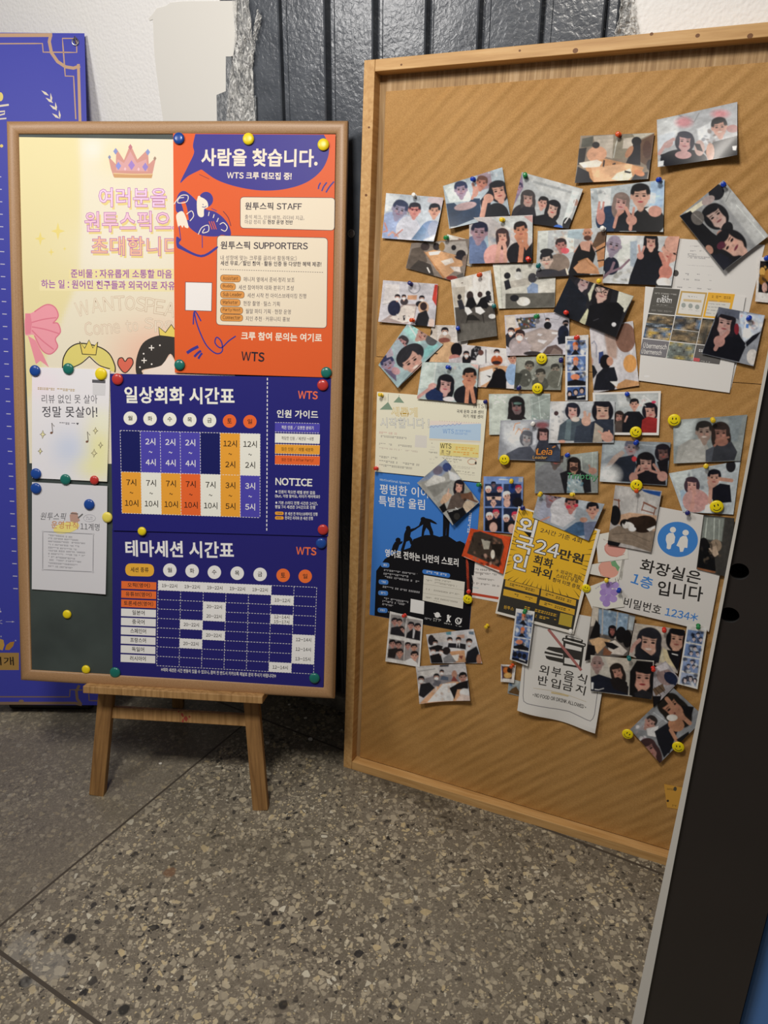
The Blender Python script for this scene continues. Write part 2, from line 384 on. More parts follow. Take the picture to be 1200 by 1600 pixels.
for (fx, fy), (tx, ty) in (((150, 1244), (164, 1090)), ((406.5, 1267), (392.5, 1102))):
    fl = floor_at(fx, fy); ub, vb = EB.at(tx, ty, DL); tp = EB.w(ub, vb, DL)
    d = tp-fl; top = fl + d*(1.42/d[2]*0.98)
    fl2 = fl - d*0.0
    o = prism('leg', M_easel, fl2, top, EB.u, -EB.n, 0.044, 0.022, easel)
ua, va = EB.at(129.3, 1077.5, 0.022); ub, vb = EB.at(410, 1094.5, 0.022)
lh = 0.021
pa, pb = EB.w(ua, (va+vb)/2, 0.022), EB.w(ub, (va+vb)/2, 0.022)
prism('ledge', M_easelh, pa, pb, EB.v, -EB.n, lh, 0.066, easel)
ua, va = EB.at(166, 1112, -0.05); ub, vb = EB.at(386, 1125, -0.05)
prism('cross_bar', M_easelh, EB.w(ua, va, -0.044), EB.w(ub, vb, -0.044), EB.v, -EB.n, 0.034, 0.016, easel)
um, vm = EB.at(276, 1100, -0.06)
apex = EB.w(um, 1.30, -0.06); rf = floor_at(277, 1107)
prism('rear_leg', M_easel, rf, apex, EB.u, -EB.n, 0.038, 0.02, easel)
prism('mast', M_easel, EB.w(um, vm+0.03, -0.036), EB.w(um, 1.38, -0.036), EB.u, -EB.n, 0.04, 0.018, easel)
# red paint stains on the bar lie in its surface: small flat daubs
q = MB(); rng = random.Random(4)
for (px, py, r) in ((285, 1117, 0.006), (290, 1123, 0.008), (279, 1112, 0.003), (296, 1120, 0.004), (286, 1126, 0.005)):
    a, b = EB.at(px, py, -0.0435); k = 9
    pts = [(a+r*rng.uniform(.4, 1)*math.cos(6.283*i/k), b+1.3*r*rng.uniform(.4, 1)*math.sin(6.283*i/k), -0.0436) for i in range(k)]
    q.add(pts, [tuple(range(k))])
o = q.build('paint_stain', mat('red_paint', '9c3f33', 0.7), M=EB.mat()); bpy.context.view_layer.update(); to_local(o, easel); tag(o, 'red paint stains')

FRW, FRD = 0.031, 0.022
board = empty('chalkboard', EB.mat(EW/2, 0, 0), 'tall tan framed chalkboard covered with posters, leaning on an easel', 'chalkboard')
q = MB(); q.box((-EW/2+0.012, 0.012, -0.024), (EW/2-0.012, EH-0.012, -0.011)); q.build('writing_surface', M_slate, board)
q = MB(); pr = [(0.0, -0.022), (0.0, -0.007), (0.003, -0.0025), (0.009, 0.0), (0.017, -0.0006), (0.024, -0.003), (0.029, -0.0065), (0.031, -0.010), (0.031, -0.022)]
def rectpath(a, b): return [(-EW/2+a, a, b), (EW/2-a, a, b), (EW/2-a, EH-a, b), (-EW/2+a, EH-a, b)]
q.sweep(pr+[pr[0]], rectpath, True); smooth_by_angle(q.build('frame', M_tan, board), 50)
BD = -0.0108                                    # the writing surface, from the frame front

# ================================================================== pin board
pin = empty('pin_board', PB.mat(0, 0, 0), 'large pine framed cardboard pin board full of snapshots, leaning on the wall', 'pin board')
RD = 0.03
M_knot = mat('pine_knot', '74481f', 0.6)
def knots(q, spots, z):
    for (px, py, r) in spots:
        a, b = PB.at(px, py); k = 12; q.add([(a+r*1.2*math.cos(6.283*i/k), b+r*math.sin(6.283*i/k), z) for i in range(k)], [tuple(range(k))], 1)
q = MB(); q.box((0.0, 0.0, -0.052), (0.028, PH, 0.0), bev=0.0012); knots(q, ((576.5, 199, 0.0024), (572, 305, 0.003)), 0.0002); q.build('frame_stile', [M_pine, M_knot], pin)
q = MB(); q.box((PL-0.028, 0.0, -0.052), (PL, PH, 0.0), bev=0.0012); q.build('frame_stile', M_pine, pin)
q = MB(); q.box((0.0285, PH-0.0255, -0.052), (PL-0.0285, PH, -0.0004), bev=0.0012); knots(q, ((627, 101, 0.0022), (1018, 53, 0.003), (899, 79, 0.0048), (812, 79, 0.0022), (1090, 55.5, 0.0036), (1172, 56, 0.0045)), -0.0002); q.build('frame_rail', [M_pineh, M_knot], pin)
q = MB(); q.box((0.0285, 0.0, -0.052), (PL-0.0285, 0.027, -0.0004), bev=0.0012); q.build('frame_rail', M_pineh, pin)
q = MB(); q.box((0.02, 0.02, -0.044), (PL-0.02, PH-0.02, -RD-0.004)); q.build('backing', M_ply, pin)
M_kraft = mat('kraft_cardboard', 'b98a4c', 0.72)
t = NT(M_kraft); w = t.n('ShaderNodeTexWave', {'Vector': objco(t, rot=(0, 0, math.radians(-42))), 'Scale': 10.5, 'Distortion': 0.9, 'Detail': 1.0, 'Detail Scale': 1.5}, bands_direction='Y')
w2 = t.n('ShaderNodeTexWave', {'Vector': objco(t, rot=(0, 0, math.radians(30))), 'Scale': 5.2, 'Distortion': 2.0, 'Detail': 1.0, 'Detail Scale': 1.5}, bands_direction='X')
n1 = t.n('ShaderNodeTexNoise', {'Vector': objco(t), 'Scale': 5.0, 'Detail': 4.0}); n2 = t.n('ShaderNodeTexNoise', {'Vector': objco(t), 'Scale': 420.0, 'Detail': 2.0})
c1 = t.ramp(n1, [(0.3, 'b0803f'), (0.7, 'bd8f52')]).outputs[0]; c1 = t.mix(0.22, c1, t.ramp(n2, [(0.35, '8a6230'), (0.65, 'd2a86a')]).outputs[0])
t.set(t.b, 'Base Color', c1)
wm = t.math('MULTIPLY', w, t.math('ADD', t.math('MULTIPLY', w2, 0.75), 0.25)); patch = t.ramp(t.n('ShaderNodeTexNoise', {'Vector': objco(t), 'Scale': 3.0, 'Detail': 1.0}), [(0.35, 0.35), (0.6, 1.0)]).outputs[0]
t.bump(t.math('ADD', t.math('MULTIPLY', wm, patch), t.math('MULTIPLY', n2, 0.03)), 0.25, 0.010)
ul, vt = PB.at(603, 143, -RD)
vs_ = PB.at(586, 557, -RD)[1]
for (v0, v1, lb) in ((0.030, vs_-0.0008, 'lower kraft sheet'), (vs_+0.0008, vt, 'upper kraft sheet')):
    q = MB(); q.box((ul-0.004 if v0 < 0.5 else ul, v0, -RD-0.0035), (PL-0.03, v1, -RD)); tag(q.build('cardboard_sheet', M_kraft, pin), lb)

# ================================================================== standing banner at the left
BB = Frame(tuple(floor_at(162, 1101.7, 0.05)), 0.0, 12.0)

# ================================================================== printed sheets: paper, ink and lettering in one mesh each
_glyphs = {}
def glyph(ch, off):
    k = (ch, off)
    if k not in _glyphs:
        cu = bpy.data.curves.new('lettering', 'FONT'); cu.body = chr(ord(ch)+0xFEE0) if '!' <= ch <= '~' else ch; cu.size = 1.0; cu.offset = off; cu.resolution_u = 2
        o = bpy.data.objects.new('lettering', cu); me = o.to_mesh()
        v = np.array([tuple(p.co) for p in me.vertices]).reshape(-1, 3)[:, :2]; f = [tuple(p.vertices) for p in me.polygons]
        o.to_mesh_clear(); bpy.data.objects.remove(o); bpy.data.curves.remove(cu)
        _glyphs[k] = (v, f)
    return _glyphs[k]
def glyphs(s, off):
    """a line of lettering, set letter by letter"""
    V = []; F = []; x = 0.0; n = 0
    for ch in s:
        if ch == ' ': x += 0.28; continue
        v, f = glyph(ch, min(off, 0.014) if ch in '4AWMN' else off)
        if not len(v): x += 0.3; continue
        if '!' <= ch <= '~' or ch in '·•':
            v0, _ = glyph(ch, 0.0); lo, hi = v0[:, 0].min(), v0[:, 0].max(); v = v-np.array((lo-0.035, 0)); adv = hi-lo+0.085
        else: adv = 0.94
        V.append(v+np.array((x, 0))); F += [tuple(i+n for i in t_) for t_ in f]; n += len(v); x += adv
    return np.concatenate(V), F
def quadmap(c00, c10, c11, c01):
    c00, c10, c11, c01 = (np.array(c, float) for c in (c00, c10, c11, c01))
    return lambda s, t: (1-s)*(1-t)*c00 + s*(1-t)*c10 + s*t*c11 + (1-s)*t*c01
STEP = 0.00003
def round_off(pts, closed, n=5):
    """a smooth curve through the points"""
    p = [np.array(k, float) for k in pts]; N = len(p); out = []
    for i in range(N if closed else N-1):
        a, b, c, d = (p[(i+k) % N] if closed else p[min(max(i+k, 0), N-1)] for k in (-1, 0, 1, 2))
        for k in range(n):
            t = k/n; out.append(tuple(0.5*(2*b+(c-a)*t+(2*a-5*b+4*c-d)*t*t+(3*b-a-3*c+d)*t**3)))
    return out if closed else out+[tuple(p[-1])]
class Sheet:
    sm = False
    """One printed sheet on a frame plane; picture points (zoomed by z) say where on the plane ink goes."""
    def __init__(s, fr, d, z=(0, 0, 1), gain=1.0, warp=None):
        s.fr, s.d, s.z, s.g, s.q, s.boxes = fr, d, z, gain, MB(), []; s.warp = warp or (lambda a, b: 0.0); s.bent = warp is not None
    def P(s, x, y):
        return s.fr.at(s.z[0]+x/s.z[2], s.z[1]+y/s.z[2], s.d)
    def put(s, pts2, faces, col, tp=True):
        p = np.array(pts2); lo, hi = p.min(0), p.max(0)       # ink lies only on the ink below it
        lv = 1+max([l for a, b, l in s.boxes if a[0] < hi[0] and b[0] > lo[0] and a[1] < hi[1] and b[1] > lo[1]], default=0)
        s.boxes.append((lo, hi, lv)); off = lv*STEP+(0.0003 if s.bent and lv > 1 else 0.0)
        s.q.add([(a, b, s.warp(a, b)+off) for a, b in pts2], faces, 0, col if not isinstance(col, str) else lin(col, s.g))
    def base(s, corners, col, n=16, paint=None):
        s.c = [s.P(*c) for c in corners]; m = quadmap(*s.c); n1 = n+1
        s.map = m; s.a0, s.b0 = m(0.5, 0.5)
        if paint is None:
            pts = [tuple(m(i/n, j/n)) for j in range(n1) for i in range(n1)]
            s.put(pts, [(j*n1+i, (j+1)*n1+i, (j+1)*n1+i+1, j*n1+i+1) for j in range(n) for i in range(n)], col)
        else:
            mz = quadmap(*corners); cells = [(i, j) for j in range(n) for i in range(n)]
            for i, j in cells:
                pts = [tuple(m((i+a)/n, (j+b)/n)) for a, b in ((0, 0), (0, 1), (1, 1), (1, 0))]
                x, y = mz((i+.5)/n, (j+.5)/n); s.q.add([(a, b, s.warp(a, b)+STEP) for a, b in pts], [(0, 1, 2, 3)], 0, paint(x, y))
            p = np.array(s.c); s.boxes.append((p.min(0), p.max(0), 1))
        return s
    def poly(s, pts, col):
        if s.sm and len(pts) >= 8: pts = round_off(pts, True)
        p2 = [s.P(x, y) for x, y in pts]
        tr = tessellate_polygon([[Vector((a, b, 0)) for a, b in p2]])
        fs = []
        for t in tr:
            A, B, C = (p2[i] for i in t)
            ar = (B[0]-A[0])*(C[1]-A[1])-(C[0]-A[0])*(B[1]-A[1])
            fs.append(tuple(t) if ar > 0 else tuple(reversed(t)))
        s.put(p2, fs, col); return s
    def quad(s, c00, c10, c11, c01, col, n=4):
        m = quadmap(c00, c10, c11, c01); n1 = n+1
        pts = [s.P(*m(i/n, j/n)) for j in range(n1) for i in range(n1)]
        s.put(pts, [(j*n1+i, (j+1)*n1+i, (j+1)*n1+i+1, j*n1+i+1) for j in range(n) for i in range(n)], col); return s
    def ell(s, cx, cy, rx, ry, col, rot=0, n=28):
        c, d = math.cos(math.radians(rot)), math.sin(math.radians(rot)); pts = []
        for k in range(n):
            a = -2*math.pi*k/n; x, y = rx*math.cos(a), ry*math.sin(a); pts.append(s.P(cx+x*c-y*d, cy+x*d+y*c))
        pts.append(s.P(cx, cy)); s.put(pts, [(k, (k+1) % n, n) for k in range(n)], col); return s
    def line(s, pts, w, col, closed=False):
        if s.sm and len(pts) >= 3: pts = round_off(pts, closed)
        pts = [np.array(p, float) for p in pts]
        if closed: pts = pts+[pts[0]]
        fine = [pts[0]]
        for p_ in pts[1:]:
            k_ = max(1, int(np.linalg.norm(p_-fine[-1])/45)); p0_ = fine[-1]; fine += [p0_+(p_-p0_)*(i_+1)/k_ for i_ in range(k_)]
        pts = fine
        L = []; R_ = []
        for i, p in enumerate(pts):
            if closed and i in (0, len(pts)-1): t = pts[1]-pts[-2]
            else: t = pts[min(i+1, len(pts)-1)]-pts[max(i-1, 0)]
            t = t/(np.linalg.norm(t)+1e-9); nn = np.array([-t[1], t[0]])*w/2; L.append(p+nn); R_.append(p-nn)
        n = len(pts); s.put([s.P(*p) for p in L+R_], [(i, i+1, n+i+1, n+i) for i in range(n-1)], col); return s
    def dash(s, a, b, w, col, step=14, duty=0.6):
        a, b = np.array(a, float), np.array(b, float); Ld = np.linalg.norm(b-a); n = max(1, int(Ld/step)); t = (b-a)/Ld; nn = np.array([-t[1], t[0]])*w/2
        pts = []; fs = []
        for i in range(n):
            p = a+t*(i*Ld/n); q_ = p+t*(Ld/n*duty); k = len(pts); pts += [s.P(*(p-nn)), s.P(*(q_-nn)), s.P(*(q_+nn)), s.P(*(p+nn))]; fs.append((k+3, k+2, k+1, k))
        s.put(pts, fs, col); return s
    def rr(s, c00, c10, c11, c01, r, col, edge=None, ew=2.0):
        cs = [np.array(c, float) for c in (c00, c10, c11, c01)]; pts = []
        for i in range(4):
            p, a, b = cs[i], cs[i-1], cs[(i+1) % 4]; ua = (a-p)/np.linalg.norm(a-p); ub = (b-p)/np.linalg.norm(b-p)
            for k in range(5):
                t = k/4; e = p+ua*r*(1-t)**2+ub*r*t**2; pts.append(tuple(e))
        k_, s.sm = s.sm, False; s.poly(pts, col)
        if edge: s.line(pts, ew, edge, True)
        s.sm = k_; return s
    def text(s, body, x0, y0, x1, y1, h, col, bold=0.0, outline=None, ow=0.03, slant=0.0):
        for off, c in (((bold+ow, outline),) if outline else ()) + ((bold, col),):
            v, f = glyphs(body, off); v0, _ = glyphs(body, bold)
            lo, hi = v0.min(0), v0.max(0)
            A, B, H = np.array(s.P(x0, y0)), np.array(s.P(x1, y1)), np.array(s.P(x0, y0-h))
            e = B-A; up = np.array([-e[1], e[0]])/np.linalg.norm(e)*abs(np.linalg.norm(H-A))
            q = (v-lo)/np.maximum(hi-lo, 1e-6); xs = q[:, :1]+slant*q[:, 1:]*(np.linalg.norm(up)/np.linalg.norm(e))
            s.put([tuple(p) for p in (A+xs*e+q[:, 1:]*up)], f, c)
        return s
    def scrib(s, x0, y0, x1, y1, h, col, seed=1, dens=1.0):
        """print too small to read: a row of short uneven strokes"""
        r = random.Random(seed); a, b = np.array((x0, y0), float), np.array((x1, y1), float); L = np.linalg.norm(b-a); t = (b-a)/L; n = np.array([-t[1], t[0]])
        x = 0.0; pts = []; fs = []
        while x < L:
            w = h*r.uniform(.35, .9)
            if r.random() < 0.14: x += h*0.7; continue
            for yy in ((-.42, -.12), (.08, .38)) if r.random() < .7 else ((-.4, -.2),):
                p = a+t*x+n*h*yy[0]; q_ = a+t*min(x+w, L)+n*h*(yy[0]+0.26); k = len(pts); u_ = t*min(w, L-x); d_ = n*h*0.26
                pts += [s.P(*p), s.P(*(p+u_)), s.P(*(p+u_+d_)), s.P(*(p+d_))]; fs.append((k+3, k+2, k+1, k))
            x += w+h*0.22
        if fs: s.put(pts, fs, col)
        return s
    def done(s, name, label, cat, m=None, group=None):
        v = np.array(s.q.v); v[:, 0] -= s.a0; v[:, 1] -= s.b0; s.q.v = [tuple(p) for p in v]
        o = s.q.build(name, m or M_poster, M=s.fr.mat(s.a0, s.b0, s.d)); return tag(o, label, cat, group)
def curl(frame, d, corner_px, lifts, z=(0, 0, 1), pw=2.2):
    """paper that lifts at its four corners (TL, TR, BR, BL), in metres"""
    cs = [np.array(frame.at(z[0]+x/z[2], z[1]+y/z[2], d)) for x, y in corner_px]
    e1, e2 = cs[1]-cs[0], cs[3]-cs[0]; Mi = np.linalg.inv(np.array([e1, e2]).T)
    def f(a, b):
        s, t = Mi @ (np.array((a, b))-cs[0]); s = min(max(s, 0), 1); t = min(max(t, 0), 1)
        w = ((1-s)*(1-t), s*(1-t), s*t, (1-s)*t)
        return sum(l*k**pw for l, k in zip(lifts, w))
    return f

CREAM = 'f3e8d6'
# ---------------------------------------------------------------- yellow invitation poster
d0 = BD+0.0006
Z3 = (0, 180, 3.81)
s = Sheet(EB, d0, Z3, 1.0)
def wash(x, y):
    c = np.array(lin('e9deab')); r = np.array(lin('ece5cf'))
    edge = 490-0.00008*(y-500)**2 if y < 950 else 475-(y-950)*0.42
    k = 1/(1+math.exp(-(x-edge)/9)); c = c*(1-k)+r*k
    for cx, cy, rx, ry, col, a in ((920, 1400, 260, 200, 'f0b9a2', .75), (700, 250, 130, 110, 'ebe2ae', .5), (560, 200, 60, 60, 'f2eee8', .6), (760, 780, 330, 160, 'f7f1e6', .4)):
        e = math.exp(-((x-cx)/rx)**2-((y-cy)/ry)**2)*a; c = c*(1-e)+np.array(lin(col))*e
    return tuple(c)
s.base(((102, 130), (1420, 150), (1390, 2080), (176, 2072)), None, 104, wash)
s.poly([(676, 366), (660, 318), (645, 245), (690, 292), (692, 196), (738, 268), (776, 172), (818, 264), (880, 202), (886, 292), (930, 248), (912, 330), (902, 372)], 'd3998f')
s.poly([(690, 330), (700, 262), (738, 285), (776, 215), (815, 285), (872, 262), (880, 335)], 'dba7a8')
s.quad((674, 345), (910, 350), (903, 375), (680, 372), 'd0a070'); s.line([(674, 346), (790, 352), (910, 351)], 6, 'e7c79a')
for x, y, r, c in ((705, 302, 20, '8f96dc'), (783, 298, 24, 'a586cf'), (865, 308, 21, '9a88cf'), (688, 215, 16, '8f9bd0'), (880, 220, 16, '8f9bd0'), (776, 190, 15, 'c47d88'), (652, 250, 11, '8a8fb5'), (922, 258, 11, 'a58a7a'), (745, 320, 9, 'ecc6cf'), (825, 322, 9, 'ecc6cf')):
    s.poly([(x, y-r*1.25), (x+r*.85, y), (x, y+r*1.25), (x-r*.85, y)], c)
for body, x0, y0, x1, y1, h, f in (('여러분을', 590, 545, 990, 548, 112, 'f3d3ee'), ('원투스픽으로', 507, 694, 1122, 690, 118, 'f2c9dc'), ('초대합니다', 545, 832, 1076, 838, 112, 'f3c19f')):
    s.text(body, x0+8, y0+16, x1+8, y1+16, h, 'ead58e', 0.03); s.text(body, x0, y0, x1, y1, h, f, 0.006, 'b467b8', 0.026)
s.quad((410, 918), (1035, 915), (1035, 975), (410, 975), 'f0e3aa'); s.quad((235, 985), (1040, 990), (1040, 1050), (235, 1045), 'f0e5b4')
s.text('준비물 : 자유롭게 소통할 마음', 422, 968, 1024, 972, 52, 'a566ae', 0.02); s.text('하는 일 : 원어민 친구들과 외국어로 자유', 246, 1030, 1042, 1042, 52, 'a566ae', 0.02)
for ch, x, y, r in zip('WANTOSPEA', (500, 580, 650, 715, 775, 838, 893, 945, 1005), (1190, 1172, 1164, 1160, 1160, 1165, 1171, 1182, 1197), (-14, -9, -6, -3, 0, 3, 5, 8, 11)):
    w = 78 if ch == 'W' else 58; c_, d_ = math.cos(math.radians(r))*w/2, math.sin(math.radians(r))*w/2
    s.text(ch, x-c_, y-d_, x+c_, y+d_, 82, 'eee3cd', -0.008, 'd2bda6', 0.03)
for wd_, x0, y0, x1, y1, h in (('Come', 508, 1312, 715, 1295, 78), ('to', 752, 1290, 825, 1284, 66), ('Spe', 862, 1290, 1030, 1290, 84)): s.text(wd_, x0, y0, x1, y1, h, 'eee0cc', -0.006, 'd2bda6', 0.028)
s.sm = True
s.poly([(150, 1205), (205, 1168), (275, 1126), (325, 1140), (347, 1195), (315, 1238), (345, 1240), (360, 1290), (330, 1332), (343, 1380), (300, 1422), (250, 1398), (205, 1312), (165, 1312), (150, 1300)], 'efa0ae')
s.poly([(166, 1312), (214, 1482), (240, 1462), (292, 1502), (258, 1430), (212, 1340)], 'ec97a6')
for l in ([(185, 1235), (260, 1215), (335, 1205)], [(190, 1260), (270, 1275), (350, 1300)], [(190, 1280), (250, 1340), (320, 1395)], [(205, 1170), (275, 1128), (325, 1142), (347, 1195), (315, 1238)], [(315, 1238), (345, 1240), (360, 1290), (330, 1332), (343, 1380), (300, 1422), (250, 1398), (205, 1312)]): s.line(l, 7, 'de7f92')
s.poly([(150, 1180), (180, 1180), (190, 1240), (182, 1300), (150, 1305)], 'e58a9c')
s.poly([(372, 1510), (378, 1445), (415, 1385), (480, 1358), (585, 1378), (650, 1420), (684, 1490), (684, 1530), (600, 1490), (532, 1436), (480, 1480), (410, 1512)], 'e2d67c')
s.line([(372, 1510), (378, 1445), (415, 1385), (480, 1358), (585, 1378), (650, 1420), (684, 1490), (684, 1532)], 7, '3a3430'); s.line([(532, 1436), (480, 1480), (410, 1510)], 6, '3a3430'); s.line([(532, 1436), (590, 1488), (655, 1510)], 6, '3a3430')
s.sm = False
cr = [(474, 1346), (504, 1388), (530, 1338), (553, 1386), (582, 1350), (571, 1427), (490, 1422)]; s.poly(cr, 'e9d36a'); s.line(cr, 6, '3a3430', True)
s.sm = True
ht = [(745, 1534), (704, 1490), (706, 1452), (728, 1444), (745, 1466), (762, 1446), (786, 1450), (790, 1484)]; s.poly(ht, 'df6f5b'); s.line(ht, 6, '3a3430', True)
s.poly([(812, 1540), (812, 1450), (850, 1358), (925, 1316), (1000, 1312), (1060, 1340), (1060, 1490), (1015, 1420), (960, 1490), (850, 1516), (850, 1540)], '3b3735')
s.poly([(855, 1520), (960, 1492), (1015, 1425), (1060, 1495), (1060, 1545), (855, 1545)], 'f3e4d8')
s.sm = False
cr = [(944, 1260), (985, 1294), (1020, 1246), (1050, 1290), (1050, 1325), (950, 1312)]; s.poly(cr, 'ead46c'); s.line(cr, 6, '3a3430', True)
for x, y, r in ((902, 1385, 16), (858, 1460, 16)): s.line([(x-r, y), (x+r, y)], 6, 'f6f0ea'); s.line([(x, y-r), (x, y+r)], 6, 'f6f0ea')
for x, y in ((952, 1370), (855, 1420), (903, 1482), (833, 1500)): s.ell(x, y, 5, 5, 'f6f0ea', n=10)
for x, y, r in ((345, 690, 52), (240, 735, 42), (305, 815, 24), (385, 795, 14)):
    s.poly([(x, y-r), (x+r*.2, y-r*.2), (x+r*.8, y), (x+r*.2, y+r*.2), (x, y+r), (x-r*.2, y+r*.2), (x-r*.8, y), (x-r*.2, y-r*.2)], 'ebd983')
s.done('invitation_poster', 'pale yellow poster with pink crown and purple Korean lettering, largest on the chalkboard', 'poster')

# ---------------------------------------------------------------- two timetables
Z6 = (170, 820, 3.333); d1 = BD+0.0016
ORG, RED, PUR, NAVY = 'e79c38', 'dd6431', '4a44a6', '25246f'
def cell(m, c, r, nc, nr, col, s, lines, tc, hh, pad=0.0):
    a = [m((c+i)/nc, (r+j)/nr) for i, j in ((pad, pad), (1-pad, pad), (1-pad, 1-pad), (pad, 1-pad))]
    if col: s.quad(*a, col, 2)
    k = len(lines); mm = quadmap(*a)
    for i, b in enumerate(lines):
        yc = (i+1)/(k+1) if k == 3 else (i+.5)/k; W = np.linalg.norm(a[1]-a[0])
        w = {2: 0.5, 3: 0.68}.get(len(b), 0.5) if k == 3 else 0.68; h = hh*(0.28 if b == '~' else 1)
        p, q_ = mm(.5-w/2 if b != '~' else .41, yc), mm(.5+w/2 if b != '~' else .59, yc); s.text(b, p[0], p[1]+h/2, q_[0], q_[1]+h/2, h, tc, 0.014)
g2 = 1.5
cn = ((18, 20), (1150, 45), (1117, 862), (20, 796))
s = Sheet(EB, d1, Z6, g2, curl(EB, d1, cn, (0, 0, .002, .0005), Z6)).base(cn, '232163')
s.text('테마세션 시간표', 88, 165, 652, 176, 86, CREAM, 0.026); s.text('WTS', 975, 155, 1081, 160, 42, 'e4643c', 0.028)
s.rr((86, 200), (236, 204), (236, 270), (86, 266), 32, ORG); s.text('세션 종류', 114, 246, 208, 248, 26, '2a2722', 0.015)
for (x, y), ch in zip(((318, 236), (434, 240), (550, 247), (669, 252), (788, 258), (908, 263), (1023, 268)), '월화수목금토일'):
    s.ell(x, y, 35, 35, RED if ch in '토일' else CREAM); s.text(ch, x-12, y+12, x+12, y+12, 25, '2a2722', 0.015)
ml = quadmap((66, 290), (248, 297), (242, 727), (62, 719))
for r, b in enumerate(('오픽(영어)', '유튜브(영어)', '토론세션(영어)', '일본어', '중국어', '스페인어', '프랑스어', '독일어', '러시아어')):
    a = [ml(i, (r+j)/9) for i, j in ((0, .05), (1, .05), (1, .88), (0, .88))]; s.quad(*a, RED if r < 3 else CREAM, 2)
    w = len(b)*0.098+0.06; p, q_ = ml(.5-w/2, (r+.7)/9), ml(.5+w/2, (r+.7)/9); s.text(b, p[0], p[1], q_[0], q_[1], 25, '2a2722', 0.014)
m = quadmap((258, 290), (1083, 326), (1067, 776), (250, 733))
for r, c, b in [(0, k, ('19-22시',)) for k in range(5)]+[(1, 5, ('10-12시',)), (2, 2, ('20-22시',)), (3, 2, ('20-22시',)), (3, 5, ('12-14시', '15-17시')), (4, 1, ('20-22시',)), (5, 2, ('20-22시',)), (5, 6, ('12-14시',)), (6, 1, ('20-22시',)), (6, 6, ('12-14시',)), (7, 6, ('13-15시',)), (8, 5, ('12-14시',))]:
    cell(m, c, r, 7, 9, CREAM, s, b, '2a2722', 21 if len(b) == 1 else 19)
for r in range(10): s.dash(m(0, r/9), m(1, r/9), 2.4, 'd8d4e6', 15)
for c in range(8): s.dash(m(c/7, 0), m(c/7, 1), 2.4, 'd8d4e6', 15)
s.text('*테마 세션은 시간 변동이 있을 수 있으니, 참여 전 반드시 카카오톡 채널로 문의 주시기 바랍니다!*', 272, 764, 872, 798, 21, 'e6e2ea', 0.012)
s.done('timetable_poster', 'navy theme session timetable poster, lower of the two on the chalkboard', 'poster', group='navy timetable posters')

Z5 = (170, 570, 3.333); d2 = BD+0.0042; g1 = 1.25
cn = ((6, 46), (1158, 68), (1145, 893), (22, 862))
s = Sheet(EB, d2, Z5, g1, curl(EB, d2, cn, (0, 0, .0015, .002), Z5)).base(cn, NAVY)
s.text('일상회화 시간표', 82, 200, 655, 208, 88, CREAM, 0.026)
for (x, y), ch in zip(((112, 278), (215, 281), (318, 284), (422, 287), (525, 290), (629, 293), (735, 296)), '월화수목금토일'):
    s.ell(x, y, 35, 35, RED if ch in '토일' else CREAM); s.text(ch, x-12, y+12, x+12, y+12, 25, '2a2722', 0.015)
m = quadmap((60, 342), (788, 360), (788, 796), (70, 772))
T3 = lambda a, b: (a+'시', '~', b+'시')
for c, (col, tx, tc) in enumerate((('1a1e5a', (), ''), (PUR, T3('2', '4'), 'f2eefa'), (PUR, T3('2', '4'), 'f2eefa'), (PUR, T3('2', '4'), 'f2eefa'), ('1a1e5a', (), ''), (ORG, T3('12', '2'), '201d1a'), (CREAM, T3('12', '2'), '201d1a'))): cell(m, c, 0, 7, 2, col, s, tx, tc, 36)
for c, (col, a, b, tc) in enumerate(((ORG, '7', '10', '201d1a'), (CREAM, '7', '10', '201d1a'), (ORG, '7', '10', '201d1a'), (RED, '7', '10', '201d1a'), (CREAM, '7', '10', '201d1a'), (ORG, '3', '5', '201d1a'), (PUR, '3', '5', 'f2eefa'))): cell(m, c, 1, 7, 2, col, s, T3(a, b), tc, 36)
for r in range(3): s.dash(m(0, r/2), m(1, r/2), 2.6, 'e3dff0', 15)
for c in range(8): s.dash(m(c/7, 0), m(c/7, 1), 2.6, 'e3dff0', 15)
s.dash((826, 68), (823, 872), 5, 'ece8f2', 22)
s.text('WTS', 985, 177, 1088, 181, 43, 'e86a44', 0.028); s.text('인원 가이드', 875, 275, 1090, 281, 42, CREAM, 0.022)
for (y0, y1, c, b, tc) in ((300, 349, PUR, '적은 인원 / 오붓한 분위기', 'eae6f6'), (357, 405, CREAM, '적당한 인원 /세션당 ~8명', '4a4540'), (413, 462, ORG, '많은 인원 / 레벨 세분화', '5a3c14'), (470, 518, RED, '많은 인원 + After Party!', '5a2412')):
    s.quad((866, y0), (1100, y0+6), (1098, y1+6), (865, y1), c, 2); s.text(b, 900, (y0+y1)/2+11, 1066, (y0+y1)/2+15, 20, tc, 0.01)
    for yy in (y0, y1): s.dash((866, yy), (1099, yy+6), 2.2, 'e3dff0', 13)
s.text('NOTICE', 868, 627, 1060, 634, 40, CREAM, 0.028)
for b, x0, y0, x1, y1 in (('인원이 적으면 레벨 분반 없음', 884, 670, 1075, 675), ('(But, 걱정 말아요, 리더가 케어해요!)', 866, 692, 1100, 696), ('기본 스터디 진행 시간은 2시간,', 884, 727, 1088, 732), ('평일 7시 세션은 3시간으로 진행', 866, 748, 1075, 752), ('본 세션 전 아이스브레이킹 진행', 918, 784, 1087, 787), ('한국인 리더와 본 세션 진행', 918, 806, 1063, 809)): s.text(b, x0, y0, x1, y1, 18, 'eeeaf4', 0.012)
for y in (660, 718): s.ell(873, y, 5, 6, 'eeeaf4', n=10)
for y in (773, 797): s.rr((866, y-9), (911, y-8), (911, y+9), (866, y+8), 8, ORG); s.scrib(874, y, 904, y, 9, '6a4a1c', y)
